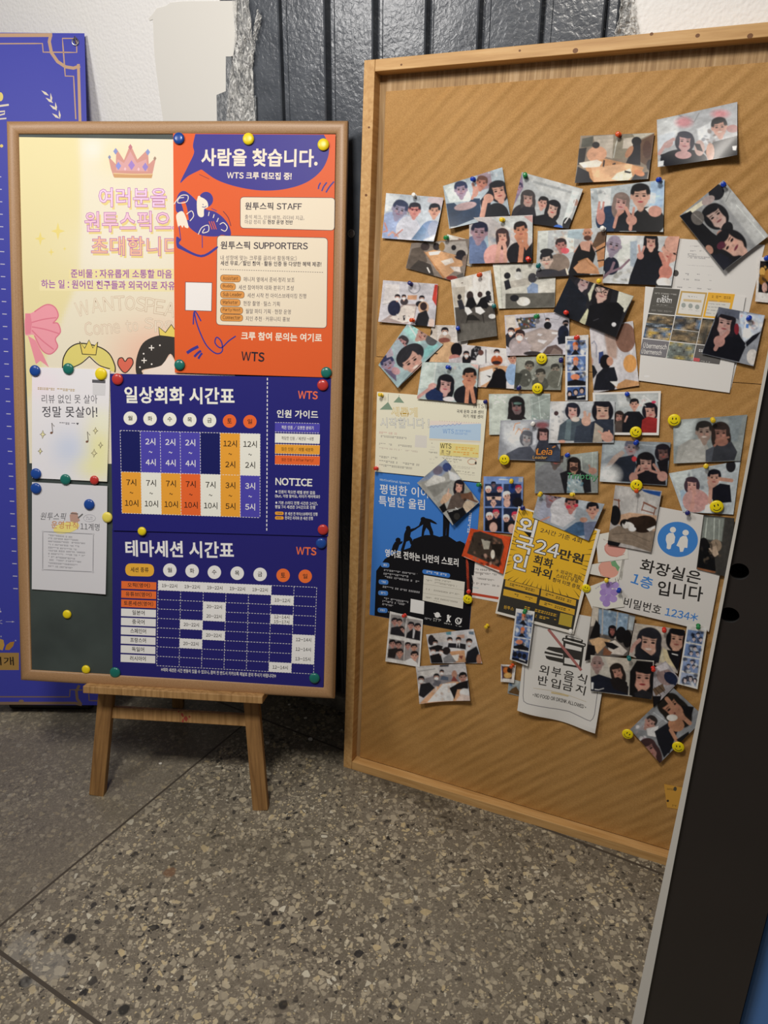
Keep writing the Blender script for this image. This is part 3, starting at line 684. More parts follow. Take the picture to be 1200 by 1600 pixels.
s.done('timetable_poster', 'navy daily conversation timetable poster with orange and cream hour blocks, upper of the two', 'poster', group='navy timetable posters')

# ---------------------------------------------------------------- orange recruiting poster
Z2 = (260, 180, 3.81); d3 = BD+0.0062
cn = ((40, 108), (1007, 114), (983, 1562), (50, 1532)); OR = 'e4622f'; BL = '413b94'; DK = '3a3442'
s = Sheet(EB, d3, Z2, 1.0, None).base(cn, OR); s.sm = False
s.sm = False; s.poly(round_off([(172, 112), (158, 180), (164, 226), (130, 300), (82, 402), (130, 362), (205, 324)], False)+round_off([(212, 325), (300, 385), (420, 426), (560, 448), (700, 441), (830, 402), (920, 332), (962, 250), (966, 180), (938, 116)], False), BL); s.sm = True
s.text('사람을 찾습니다.', 207, 302, 900, 310, 106, CREAM, 0.028); s.text('WTS 크루 대모집 중!', 360, 379, 745, 386, 44, CREAM, 0.026)
s.line([(195, 352), (255, 380)], 3, '6a3a50')
for a, b in (((905, 440), (918, 402)), ((925, 452), (955, 400)), ((950, 460), (998, 395))): s.line([a, ((a[0]+b[0])/2-4, (a[1]+b[1])/2), b], 9, BL)
s.rr((440, 487), (1003, 492), (1000, 686), (440, 672), 22, 'f0e3cc', '4a4450', 3)
s.text('원투스픽 STAFF', 468, 563, 806, 566, 45, DK, 0.02); s.text('출석 체크, 인원 배정, 리더비 지급,', 467, 619, 820, 626, 27, '6a6268', 0.0); s.text('마감 정리 등', 467, 648, 592, 649, 26, '6a6268', 0.0); s.text('현장 운영 전반', 602, 649, 752, 651, 26, DK, 0.02)
s.rr((302, 716), (960, 730), (954, 1268), (297, 1248), 24, 'f0e3cc', '4a4450', 3)
s.text('원투스픽 SUPPORTERS', 322, 798, 842, 803, 48, DK, 0.02); s.text('내 성향에 맞는 크루를 골라서 활동해요:)', 322, 864, 775, 868, 31, '5d555c', 0.0); s.text('세션 무료/할인 참여 · 활동 인증 등 다양한 혜택 제공!', 322, 895, 922, 903, 30, DK, 0.018)
s.dash((322, 918), (938, 936), 3, '5d555c', 14)
for (y, x1, tg, t0, t1, b) in ((950, 442, 'Assistant', 460, 763, '매니저 옆에서 준비·정리 보조'), (998, 412, 'Buddy', 430, 757, '세션 참여하며 대화 분위기 조성'), (1046, 464, 'Sub Leader', 482, 832, '세션 시작 전 아이스브레이킹 진행'), (1093, 440, 'Marketer', 458, 675, '현장 촬영 · 릴스 기획'), (1140, 455, 'Party Host', 472, 740, '월말 파티 기획 · 현장 운영'), (1184, 455, 'Connector', 472, 735, '지인 추천 · 커뮤니티 홍보')):
    s.rr((322, y), (x1, y+3), (x1, y+44), (322, y+41), 19, 'e39c50', '6a4a34', 2.5); s.text(tg, 336, y+31, x1-14, y+33, 23, '5a3a20', 0.01); s.text(b, t0, y+41, t1, y+46, 29, '5d555c', 0.004)
s.quad((112, 992), (273, 996), (270, 1168), (111, 1163), '4a4450'); s.quad((115, 995), (270, 999), (267, 1165), (114, 1160), 'f2efee')
s.line([(166, 1168), (176, 1222), (200, 1292), (240, 1372), (295, 1418), (332, 1405), (328, 1350), (300, 1322), (290, 1356), (325, 1385), (370, 1345), (413, 1315)], 8, BL); s.line([(160, 1246), (168, 1166), (206, 1226)], 8, BL)
for a, b, w in (((122, 1416), (190, 1377), 18), ((166, 1438), (206, 1402), 14), ((190, 1450), (213, 1416), 13)): s.line([a, ((a[0]+b[0])/2, (a[1]+b[1])/2-3), b], w, BL)
s.text('크루 참여 문의는 여기로', 445, 1338, 925, 1351, 50, CREAM, 0.03); s.text('WTS', 445, 1462, 583, 1470, 58, '2b2530', 0.03)
s.poly([(58, 510), (78, 462), (110, 452), (150, 480), (190, 520), (235, 560), (290, 575), (340, 612), (374, 662), (382, 716), (330, 712), (296, 722), (213, 716), (150, 680), (120, 640), (84, 590), (58, 570)], BL)
s.ell(236, 502, 42, 46, BL); s.poly([(183, 500), (205, 488), (240, 510), (248, 545), (225, 560), (222, 600), (200, 606), (184, 580)], CREAM); s.ell(195, 490, 9, 10, CREAM); s.line([(215, 530), (222, 534)], 4, BL); s.line([(212, 545), (228, 548), (238, 540)], 4, BL)
s.line([(98, 515), (112, 560), (122, 625)], 24, OR); s.poly([(60, 592), (100, 575), (132, 664), (112, 668), (104, 655), (96, 670), (84, 655), (72, 668), (64, 640)], CREAM)
for c in ([(45, 530), (85, 480), (128, 480), (120, 515), (70, 522), (75, 495), (105, 490)], [(120, 590), (150, 570), (162, 600), (140, 630)], [(190, 710), (210, 670), (248, 655), (250, 690), (215, 700), (228, 675)], [(318, 650), (340, 640), (362, 665), (350, 690), (325, 680)], [(255, 575), (250, 600)], [(285, 590), (278, 612)], [(310, 612), (300, 636)]): s.line(c, 5, CREAM)
for x in (262, 276, 288): s.line([(x-8, 632), (x+10, 680)], 5, OR)
s.poly([(60, 724), (86, 742), (82, 772), (205, 832), (298, 782), (296, 800), (208, 846), (92, 802), (62, 782)], BL); s.line([(213, 716), (214, 790)], 5, BL); s.line([(75, 660), (86, 742)], 5, BL)
s.line([(338, 572), (368, 610), (384, 660)], 5, '7a3a48'); s.line([(268, 555), (300, 570)], 4, BL)
s.done('recruiting_poster', 'glossy orange poster with blue speech bubble and cream text boxes', 'poster')

# ---------------------------------------------------------------- two white sheets at the left
Z4 = (0, 540, 4.0); d4 = BD+0.0030
cn = ((200, 135), (688, 150), (672, 850), (200, 828))
s = Sheet(EB, d4, Z4, 1.12, curl(EB, d4, cn, (0, .001, .003, 0), Z4))
def wash2(x, y):
    c = np.array(lin('e3e2ea', 1.12))
    for cx, cy, rx, ry, col, a in ((620, 640, 110, 190, 'f0e69a', .8), (260, 240, 110, 90, 'ecdcec', .7), (640, 470, 60, 70, 'e8ecd2', .7), (430, 640, 110, 120, 'c3cfec', .75), (600, 760, 120, 70, 'eee8a8', .6)):
        e = math.exp(-((x-cx)/rx)**2-((y-cy)/ry)**2)*a; c = c*(1-e)+np.array(lin(col, 1.12))*e
    return tuple(np.clip(c, 0, .9))
s.base(cn, None, 40, wash2)
s.scrib(236, 268, 470, 280, 18, 'b59d6a', 3); s.text('리뷰 없인 못 살아', 262, 360, 610, 362, 54, '4b4a52', -0.006); s.text('정말 못살아!', 265, 447, 610, 450, 68, '45444c', 0.004)
s.scrib(372, 485, 470, 490, 15, '6a6870', 5); s.poly([(485, 496), (477, 486), (481, 481), (485, 485), (489, 481), (493, 486)], '4b4a52')
for x, y, r in ((268, 555, 26), (598, 532, 22), (630, 622, 20), (590, 672, 26), (252, 660, 20)):
    pts = [(x, y-r), (x+r*.22, y-r*.2), (x+r*.7, y), (x+r*.2, y+r*.25), (x-r*.1, y+r), (x-r*.22, y+r*.2), (x-r*.7, y), (x-r*.22, y-r*.25)]; s.poly(pts, 'efe6b8'); s.line(pts, 4, '6a5f4a', True)
for x, y in ((322, 545), (545, 600)): s.ell(x, y, 9, 7, '7a5a4a', -20, 14); s.line([(x+8, y-2), (x+2, y-62), (x+18, y-40)], 4, '5a5048')
s.quad((577, 212), (660, 217), (659, 236), (577, 232), '5a5a60'); s.quad((580, 236), (660, 240), (657, 312), (580, 308), 'd0d0d4')
s.done('paper_notice', 'white notice with handwritten style heading and pastel yellow wash, upper of two white sheets', 'paper sheet')
cn = ((200, 853), (672, 878), (664, 1553), (200, 1522))
s = Sheet(EB, d4, Z4, 1.08, curl(EB, d4, cn, (0, .001, .004, .001), Z4)).base(cn, 'd6d6dc')
s.ell(415, 1138, 82, 34, 'efe08a', -12); s.text('원투스픽', 250, 1088, 405, 1092, 46, '606066', -0.004, slant=0.25); s.text('운영규칙', 322, 1142, 488, 1148, 48, 'cf9468', 0.01); s.text('11계명', 503, 1150, 622, 1158, 44, '56565c', -0.004)
s.poly([(436, 1060), (450, 1040), (480, 1042), (488, 1062), (500, 1095), (470, 1105), (440, 1098)], 'bb988c'); s.line([(442, 1048), (488, 1052)], 7, '7a6a64'); s.line([(488, 1078), (518, 1052)], 8, '6a6a6a')
s.line([(560+38*math.cos(a*.35), 1078+22*math.sin(a*.35)) for a in range(19)], 2.5, 'b4b4bc'); s.scrib(540, 1072, 582, 1074, 8, 'a8a8b0', 7); s.scrib(540, 1084, 580, 1086, 8, 'a8a8b0', 8)
bx = [(268, 1162), (585, 1178), (583, 1414), (268, 1400)]; s.line(bx, 3.5, '85858c', True)
for (x, y) in bx: s.ell(x, y, 7, 7, 'c4c4ca', n=10)
for i in range(11): s.scrib(302, 1184+i*19.3, 302+(230 if i in (2, 5, 6) else 150+((i*37) % 60)), 1186+i*19.3+(230*.05), 11, '9b9ba2', 20+i)
s.done('paper_notice', 'white rules sheet with a small printed list in a box, lower of two white sheets', 'paper sheet')

# ---------------------------------------------------------------- the standing banner
banner = empty('standing_banner', BB.mat(-0.3, 0.0, 0.0), 'tall navy banner with gold line border, standing left of the chalkboard', 'banner')
TRp, BRp = BB.at(132, 52), BB.at(158, 1102); bw = 0.62
s = Sheet(BB, 0.0, (0, 0, 1), 1.4)
s.c = [(TRp[0]-bw, TRp[1]), TRp, BRp, (BRp[0]-bw, BRp[1])]; mm = quadmap(*s.c); s.a0, s.b0 = -0.3, 0.0
n = 14; s.put([tuple(mm(i/n, j/n)) for j in range(n+1) for i in range(n+1)], [(j*(n+1)+i, (j+1)*(n+1)+i, (j+1)*(n+1)+i+1, j*(n+1)+i+1) for j in range(n) for i in range(n)], '3b3f9c')
Z = (0, 0, 4.0); s.z = Z; GD = 'c6a283'; s.g = 1.0
s.line([(-600, 222), (326, 219)], 24, GD); s.line([(318, 215), (308, 260), (322, 330), (360, 385), (410, 418), (460, 426), (500, 412)], 20, GD); s.line([(490, 400), (500, 745), (640, 4300)], 18, GD)
s.line([(-600, 276), (265, 272), (270, 326), (480, 328), (478, 240), (390, 240), (408, 475), (460, 477), (474, 745)], 8, GD)
for (x, y) in ((258, 565), (285, 610), (310, 655), (325, 708)):
    s.poly([(x, y), (x+30, y+12), (x+48, y+34), (x+22, y+26)], 'eadfca')
for (x, y) in ((322, 638), (352, 695), (375, 745)): s.poly([(x, y), (x-8, y-25), (x-6, y-58), (x+5, y-25)], 'eadfca')
s.ell(2, 605, 18, 28, 'ecd67a'); s.line([(-20, 665), (55, 655)], 12, 'eadfca'); s.line([(-20, 700), (30, 695), (28, 712), (-20, 725), (-15, 745), (40, 740)], 9, 'eadfca'); s.ell(10, 912, 10, 10, 'ecd67a')
s.z = (0, 0, 1)
for i in range(34):
    y = 276+i*19.5; x1 = 2+ (y-276)*26/650.0; s.line([(x1-7, y), (x1, y+0.4)], 1.3, 'd4d2e4')
s.z = (0, 960, 7.5)
s.poly([(-400, 447), (222, 450), (222, 652), (-400, 652)], 'b08c50'); s.text('이개', -90, 596, 165, 598, 100, '2a241c', 0.01)
s.poly([(0, 285), (40, 300), (52, 360), (30, 422), (-10, 410)], 'c9a050'); s.poly([(58, 415), (75, 360), (120, 325), (170, 318), (155, 370), (110, 418)], 'b8863c'); s.ell(182, 306, 9, 9, 'a8a8c8', n=10); s.ell(12, 258, 9, 9, 'a8a8c8', n=10)
s.line([(68, 86), (150, 86)], 5, 'c6c4dc'); s.poly([(140, 76), (172, 86), (140, 96)], 'c6c4dc'); s.line([(25, 70), (0, 75), (-5, 100), (28, 108)], 6, 'c6c4dc')
s.poly([(-30, -40), (15, -40), (15, -25), (2, -25), (2, -75), (-30, -75)], 'd8d6e8')
GB = '8c745f'
s.line([(-900, 1042), (880, 1040), (960, 1058)], 34, GB); s.line([(-900, 964), (815, 966), (822, 882), (965, 886)], 14, GB); s.line([(930, 830), (895, 900), (905, 990), (950, 1055)], 34, GB); s.line([(1040, 930), (1045, 1010), (1160, 1012)], 14, GB); s.ell(250, 1015, 30, 16, GB)
sh = s.done('banner_sheet', None, None, M_banner); bpy.context.view_layer.update(); to_local(sh, banner)
ex, ey = BB.at(118, 66); q = MB(); ring = [(0.009*math.cos(a*math.pi/8), 0.009*math.sin(a*math.pi/8), 0.001) for a in range(17)]; q.tube(ring, 0.0024)
q.tube([(0.0, 0.012, -0.02), (0.001, 0.012, 0.006), (0.002, 0.002, 0.008), (0.001, -0.004, 0.003)], 0.0022)
o = q.build('eyelet_hook', M_steel, M=BB.mat(ex, ey)); bpy.context.view_layer.update(); to_local(o, banner)
for x0, x1 in ((-0.05, -0.56), (-0.56, -0.05)):
    q = MB(); a = BB.w(x0, TRp[1]-0.03, -0.012); b = BB.w(x1, 0.03, -0.02); q.tube([a, b], 0.006); o = q.build('pole', M_black); to_local(o, banner)
q = MB(); fb = floor_at(90, 1110); q.box((fb[0]-0.17, fb[1]+0.0, 0.0), (fb[0]+0.12, fb[1]+0.22, 0.035), bev=0.012); o = q.build('base', M_black); to_local(o, banner)
q = MB(); q.tube([BB.w(-0.3, 0.9, -0.02), (fb[0]-0.05, fb[1]+0.16, 0.03)], 0.007); o = q.build('pole', M_black); to_local(o, banner)

# ================================================================== notices on the pin board
def PD(layer): return -RD+0.0008+layer*0.0032
# ---- A4 welcome sheet
Z = (570, 600, 6.0); d = PD(1); cn = ((115, 72), (1150, 155), (1085, 920), (95, 820))
s = Sheet(PB, d, Z, 1.25).base(cn, 'e2dcc8')
DKG = '38363a'
for a, b, c, top in (((140, 240), (218, 168), (262, 242), (221, 92)), ((268, 172), (320, 116), (370, 178), (322, 100))): s.line([top, b], 3, '6a7a6c'); s.poly([a, b, c], '7d9480')
s.text('새롭게', 250, 300, 492, 309, 84, 'efe6c8', 0.0, 'cda63a', 0.03); s.text('시작합니다 !', 148, 408, 606, 417, 92, 'e6e2d6', 0.0, '8f9296', 0.024)
s.text('WTS', 1014, 226, 1115, 228, 40, DKG, -0.004); s.text('국제 문화 교류 센터', 862, 273, 1112, 282, 34, DKG, 0.014); s.text('자기 개발 센터', 922, 318, 1107, 325, 34, DKG, 0.014)
s.quad((612, 342), (1092, 368), (1087, 420), (608, 400), 'e3d4cc'); s.quad((610, 388), (1090, 372), (1084, 532), (604, 508), 'b0c8e4')
s.line([(612, 408)]+[(625+i*20, 402-i*2+(8 if i % 2 else -8)) for i in range(15)], 6, '8f9ac4'); s.dash((700, 345), (1088, 366), 5, 'c4a6a0', 22, .3); s.dash((560, 176), (830, 185), 4, '8a8880', 24, .2)
s.text('WTS', 733, 462, 835, 465, 42, '5f8cc6', -0.004); s.scrib(850, 438, 995, 444, 22, '7fa3d2', 2); s.scrib(845, 464, 975, 470, 20, '7fa3d2', 3)
s.quad((604, 512), (1084, 535), (1083, 548), (604, 526), 'd8cdb8'); s.quad((705, 548), (1072, 572), (1066, 692), (700, 668), 'ecd18a')
s.text('WTS', 708, 602, 812, 606, 46, '2b2926', 0.008); s.scrib(828, 600, 1030, 614, 34, 'dca84e', 4); s.scrib(830, 645, 1062, 662, 36, 'd9a04c', 5); s.scrib(720, 630, 805, 640, 26, '5a5048', 6); s.scrib(712, 652, 800, 660, 18, '8a7a5a', 7)
s.quad((474, 478), (584, 486), (580, 600), (469, 592), 'd3d0ca')
for i, (x0, y0, x1, y1, h, c) in enumerate(((135, 455, 300, 468, 22, 'c9a29a'), (135, 488, 395, 510, 22, '8f8c88'), (135, 560, 455, 588, 20, '8f8c88'), (135, 600, 495, 635, 16, 'b8a8a0'), (135, 682, 305, 698, 22, '8a8884'), (135, 722, 510, 760, 22, '8a8884'), (135, 760, 445, 792, 22, '8a8884'), (608, 560, 632, 562, 26, '3a3836'), (598, 640, 682, 646, 16, '6a6864'), (660, 688, 682, 690, 14, '8a8884'), (608, 705, 650, 708, 10, 'b4b0a8'), (740, 672, 1055, 700, 9, '9a948a'), (712, 692, 920, 716, 16, '7a756c'), (760, 722, 870, 734, 13, '7a756c'), (800, 765, 1040, 790, 10, 'a8a298'), (800, 782, 985, 796, 9, 'a8a298'), (855, 815, 1030, 836, 14, '7a756c'), (862, 838, 1035, 858, 10, 'a8a298'), (608, 590, 660, 594, 9, 'c0bcb2'), (608, 615, 650, 618, 9, 'c0bcb2'), (605, 740, 655, 744, 8, 'c0bcb2'))): s.scrib(x0, y0, x1, y1, h, c, 30+i)
s.line([(1005+40*math.cos(a*.33), 728+26*math.sin(a*.33)) for a in range(20)], 7, 'c9a48c'); s.ell(1040, 740, 9, 14, '4a443e')
s.done('notice_sheet', 'cream landscape notice with two green lamp drawings and a blue and a yellow band', 'poster', M_paper)

# ---- blue mountain poster
Z = (570, 730, 5.926); d = PD(0); cn = ((95, 38), (1080, 150), (965, 1534), (45, 1366)); BK = '17171b'; BLU = '3f79c9'
s = Sheet(PB, d, Z, 1.2).base(cn, BLU)
s.poly([(90, 1373), (106, 960), (150, 900), (185, 850), (260, 800), (345, 770), (420, 745), (448, 668), (520, 640), (560, 628), (640, 628), (690, 645), (760, 630), (806, 660), (850, 690), (880, 682), (925, 705), (940, 760), (1004, 1060), (964, 1534)], BK)
s.poly([(1028, 780), (1010, 1000), (985, 1000), (930, 760), (930, 700), (970, 730)], BK)
# the climbers
s.ell(540, 482, 24, 22, BK); s.poly([(520, 490), (560, 470), (612, 482), (660, 512), (672, 528), (650, 526), (608, 510), (612, 540), (634, 600), (636, 640), (608, 640), (592, 585), (570, 560), (552, 600), (546, 640), (524, 640), (530, 580), (540, 530), (500, 558), (470, 575), (466, 560), (500, 540)], BK)
s.ell(402, 566, 22, 24, BK); s.poly([(380, 580), (420, 572), (472, 560), (480, 572), (428, 602), (420, 640), (440, 668), (446, 720), (424, 716), (412, 680), (384, 690), (362, 770), (332, 770), (358, 690), (364, 620)], BK)
s.ell(308, 676, 24, 24, BK); s.poly([(280, 690), (330, 688), (352, 684), (346, 704), (320, 720), (300, 780), (240, 790), (262, 720)], BK)
s.poly([(724, 440), (790, 450), (786, 520), (778, 640), (752, 640), (756, 540), (750, 640), (722, 640), (724, 520)], BK)
s.text('Motivational Speech', 140, 130, 414, 166, 28, 'd6e2f2', 0.0); s.text('평범한 이야', 140, 246, 600, 288, 92, 'f2f4f6', 0.008); s.text('특별한 울림', 130, 356, 556, 398, 94, 'f2f4f6', 0.008)
s.text('영어로 전하는 나만의 스토리', 188, 828, 866, 922, 74, 'f0f0ee', 0.022)
for i, (x0, y0, x1, y1) in enumerate(((148, 903, 228, 908), (128, 1060, 218, 1066), (124, 1162, 215, 1168), (118, 1322, 210, 1328))):
    s.rr((x0, y0-22), (x1, y1-22), (x1, y1+22), (x0, y0+22), 20, '4a80cc'); s.scrib(x0+26, y0, x1-26, y1, 20, 'dfe8f4', i)
for i, (x0, y0, x1, y1, h) in enumerate(((178, 952, 485, 992, 18), (174, 985, 405, 1014, 20), (172, 1012, 505, 1062, 20), (166, 1106, 510, 1160, 20), (164, 1212, 405, 1250, 20), (164, 1240, 372, 1272, 20), (162, 1268, 262, 1284, 18), (555, 1398, 618, 1412, 20), (216, 1340, 370, 1368, 12))): s.scrib(x0, y0, x1, y1, h, 'b4b4b8', 50+i)
s.rr((534, 944), (792, 984), (788, 1026), (532, 984), 22, BLU); s.scrib(572, 968, 756, 998, 22, 'dfe8f4', 71)
s.quad((546, 998), (926, 1062), (908, 1310), (534, 1232), 'd9d6cb')
for a, b in (((542, 1078), (920, 1140)), ((538, 1164), (914, 1224))): s.line([a, b], 3, 'a8a498')
for i, (x0, y0, x1, y1, h) in enumerate(((566, 1045, 622, 1056, 18), (648, 1040, 800, 1066, 16), (648, 1068, 850, 1104, 18), (566, 1128, 618, 1138, 16), (638, 1140, 876, 1180, 16), (564, 1204, 616, 1214, 16), (636, 1212, 858, 1250, 16), (634, 1236, 700, 1246, 10))): s.scrib(x0, y0, x1, y1, h, '8a867c', 80+i)
s.quad((426, 1218), (551, 1242), (546, 1363), (420, 1340), 'e9e8e6')
s.ell(672, 1368, 25, 25, 'ececea'); s.line([(640, 1352), (672, 1372), (706, 1382)], 9, 'ececea')
s.ell(772, 1376, 12, 11, 'ececea'); s.poly([(760, 1388), (782, 1386), (796, 1372), (800, 1380), (782, 1402), (786, 1418), (796, 1434), (782, 1434), (772, 1418), (766, 1434), (752, 1432), (764, 1408)], 'ececea')
s.ell(866, 1424, 30, 32, 'ececea'); s.ell(866, 1424, 20, 22, BK); s.line([(858, 1410), (862, 1434), (878, 1440), (900, 1398), (895, 1425)], 8, 'ececea')
for i, (x0, y0, x1, y1, h) in enumerate(((636, 1402, 705, 1416, 14), (636, 1420, 690, 1430, 12), (726, 1442, 812, 1458, 12), (838, 1466, 898, 1478, 10))): s.scrib(x0, y0, x1, y1, h, 'd4d4d2', 92+i)
s.scrib(978, 420, 955, 630, 26, 'e4e8ee', 99)
s.done('mountain_poster', 'blue poster with black silhouettes of climbers helping each other up a hill', 'poster', M_poster)

# ---- white sheet with the red border, behind the yellow poster
Z = (700, 730, 5.0); d = PD(0); cn = ((142, 690), (470, 700), (405, 1058), (150, 1010))
s = Sheet(PB, d, Z, 1.3).base(cn, 'd8d4d0'); RB = 'b5452f'
s.line([(148, 690), (160, 985), (400, 1025)], 20, RB)
for i, (x0, y0, x1, y1) in enumerate(((215, 798, 400, 812), (200, 822, 380, 840), (250, 838, 272, 841), (226, 868, 360, 885), (176, 902, 400, 930))): s.scrib(x0, y0, x1, y1, 15, '5a5652', 110+i)
s.scrib(190, 938, 240, 946, 10, '8ab0b4', 118)
s.done('notice_sheet', 'white sheet with red border line, half hidden behind the yellow poster', 'poster', M_paper)

# ---- yellow lesson poster
d = PD(3); cn = ((550, 305), (1190, 490), (980, 1306), (370, 1141)); YE, DK2 = 'e3b02f', '35332e'
s = Sheet(PB, d, Z, 1.25).base(cn, 'dcd8cf')
A = quadmap((556, 320), (1166, 497), (1024, 1035), (436, 872)); s.quad(A(0, 0), A(1, 0), A(1, 1), A(0, 1), YE, 6)
c0 = A(.47, .52); rg = random.Random(7)
for i in range(46):
    a = 2*math.pi*i/46+rg.uniform(-.05, .05); dx, dy = math.cos(a), math.sin(a)
    lim = []
    for e0, e1 in (((0, 0), (1, 0)), ((1, 0), (1, 1)), ((1, 1), (0, 1)), ((0, 1), (0, 0))):
        P_, Q_ = A(*e0), A(*e1); M2 = np.array([[dx, P_[0]-Q_[0]], [dy, P_[1]-Q_[1]]]); r_ = np.linalg.solve(M2, P_-c0)
        if r_[0] > 0 and 0 <= r_[1] <= 1: lim.append(r_[0])
    L = min(lim); k = rg.uniform(.76, .9); o_ = np.array([dx, dy]); n_ = np.array([-dy, dx])
    s.poly([tuple(c0+o_*L*k), tuple(c0+o_*L*.995+n_*4), tuple(c0+o_*L*.995-n_*4)], '6b5a26')
s.poly([tuple(A(0, 1)), (640, 925), (1024, 1035), (975, 1280), (386, 1126)], DK2)
W_ = 'f1efe9'
s.text('외', 532, 512, 668, 552, 142, W_, 0.022, DK2, 0.032); s.text('국', 514, 648, 652, 690, 132, W_, 0.022, DK2, 0.032); s.text('인', 490, 784, 604, 818, 128, W_, 0.022, DK2, 0.032)
s.text('2시간 기준 4회', 718, 508, 1040, 598, 38, DK2, 0.01); [s.text('24', 672+6.5*math.cos(k*.7854), 662+6.5*math.sin(k*.7854), 860+6.5*math.cos(k*.7854), 712+6.5*math.sin(k*.7854), 108, DK2, 0.014) for k in range(8)]; s.text('24', 672, 662, 860, 712, 108, W_, 0.014); s.text('만원', 864, 712, 1048, 762, 82, DK2, 0.026)
s.text('회화', 662, 752, 812, 796, 74, DK2, 0.024); s.text('과외', 644, 832, 798, 878, 74, DK2, 0.024)
s.text('+ 외국인 회화', 838, 820, 1038, 884, 34, DK2, 0.014); s.text('스터디 무료', 842, 862, 1016, 908, 34, DK2, 0.014); s.text('참여 티켓 증정', 814, 892, 1024, 954, 34, DK2, 0.014)
for q4, sd in ((((450, 878), (716, 950), (710, 1000), (444, 930)), 1), (((729, 955), (1002, 1038), (996, 1086), (722, 1006)), 2), (((436, 950), (698, 1015), (690, 1064), (430, 1000)), 3), (((719, 1035), (992, 1110), (986, 1156), (710, 1076)), 4)):
    s.quad(*q4, 'cfa233', 2); m4 = quadmap(*q4); a, b = m4(.14, .5), m4(.86, .5); s.scrib(a[0], a[1], b[0], b[1], 24, '4a4024', 120+sd)
s.text('원투스', 434, 1104, 512, 1122, 28, 'cfa233', 0.012); s.scrib(598, 1096, 850, 1160, 26, 'cfa233', 126); s.scrib(682, 1162, 846, 1200, 26, 'cfa233', 127)
s.quad((878, 1136), (976, 1160), (962, 1252), (862, 1226), 'b09838')
s.done('lesson_poster', 'tilted yellow poster with sunburst rays and bold 24 in white figures', 'poster', M_paper)

# ---- toilet sign
Z = (880, 740, 4.444); d = PD(2); cn = ((480, 196), (1160, 322), (1012, 1098), (350, 938))
s = Sheet(PB, d, Z, 1.25).base(cn, 'd2cfcb', 24); SB = '3f7fc8'; TK = '2c2a28'
s.ell(795, 457, 141, 122, SB, 8, 48)
s.ell(762, 390, 21, 20, 'dcdad6'); s.poly([(735, 412), (765, 412), (778, 440), (772, 480), (752, 494), (746, 522), (732, 526), (718, 518), (720, 490), (712, 460), (716, 430)], 'dcdad6')
s.ell(850, 410, 22, 20, 'dcdad6'); s.poly([(832, 432), (856, 434), (866, 460), (862, 516), (842, 514), (832, 542), (812, 544), (806, 510), (786, 500), (800, 470), (812, 444)], 'dcdad6')
s.text('화장실은', 526, 676, 944, 774, 92, TK, 0.018); s.text('1층', 464, 762, 606, 810, 84, SB, 0.018); s.text('입니다', 648, 842, 962, 892, 104, TK, 0.018)
s.text('비밀번호', 415, 922, 672, 984, 68, TK, 0.012); s.text('1234*', 704, 984, 930, 1030, 56, SB, 0.02)
s.done('toilet_sign', 'white sign with blue circle holding two white figures and a room code', 'sign', M_paper)

# ---- no food sign: a limp sheet, its foot waving away from the board
Z = (770, 930, 6.316); d = PD(1); cn = ((350, 100), (1195, 252), (1015, 1340), (250, 1120))
cs = [np.array(PB.at(770+x/6.316, 930+y/6.316, d)) for x, y in cn]; Mi = np.linalg.inv(np.array([cs[1]-cs[0], cs[3]-cs[0]]).T)
def limp(a, b):
    u_, v_ = Mi @ (np.array((a, b))-cs[0]); u_ = min(max(u_, 0), 1); v_ = min(max(v_, 0), 1)
    return v_**3*(0.007+0.006*math.sin(u_*7.5+0.6))
s = Sheet(PB, d, Z, 1.35, limp).base(cn, 'cbc9c5', 48); TK = '33312e'
s.line([(320, 640), (304, 980), (312, 1030), (345, 1052), (560, 1105), (760, 1145), (930, 1212), (968, 1222), (992, 1200), (1008, 1160), (1034, 960), (1060, 700)], 6, '77757a')
s.rr((720, 392), (892, 440), (886, 470), (712, 422), 14, TK); s.rr((738, 404), (876, 440), (873, 452), (735, 418), 5, 'cbc9c5'); s.rr((690, 415), (922, 478), (912, 512), (680, 450), 14, TK); s.rr((702, 430), (908, 488), (905, 498), (698, 444), 4, 'cbc9c5')
s.quad((696, 455), (900, 510), (872, 720), (692, 690), TK); s.quad((718, 475), (880, 518), (874, 556), (714, 520), 'cbc9c5'); s.quad((708, 614), (858, 640), (850, 698), (706, 672), 'cbc9c5')
s.poly([(528, 530), (552, 506), (700, 520), (700, 578), (620, 560)], TK); s.line([(512, 560), (560, 572), (690, 600)], 20, TK); s.poly([(518, 592), (700, 628), (698, 668), (560, 636), (530, 622)], TK)
s.line([(548, 335), (874, 740)], 26, '9d6460')
for ch, (x0, y0, x1, y1) in zip('외부음식', ((455, 766, 545, 790), (575, 792, 668, 816), (694, 824, 792, 852), (825, 850, 915, 878))): s.text(ch, x0, y0, x1, y1, 94, TK, 0.01)
for ch, (x0, y0, x1, y1) in zip('반입금지', ((445, 872, 540, 892), (566, 900, 660, 926), (684, 928, 782, 952), (810, 958, 904, 986))): s.text(ch, x0, y0, x1, y1, 92, TK, 0.01)
s.line([(404, 906), (560, 934), (740, 984), (925, 1044)], 3, 'b3a484'); s.line([(578, 955), (748, 992)], 16, 'bfae84')
s.text('• NO FOOD OR DRINK ALLOWED •', 398, 985, 920, 1114, 36, TK, 0.012)
s.done('no_food_sign', 'white sign with crossed out burger and cup drawing, its lower edge curling', 'sign', M_paper)

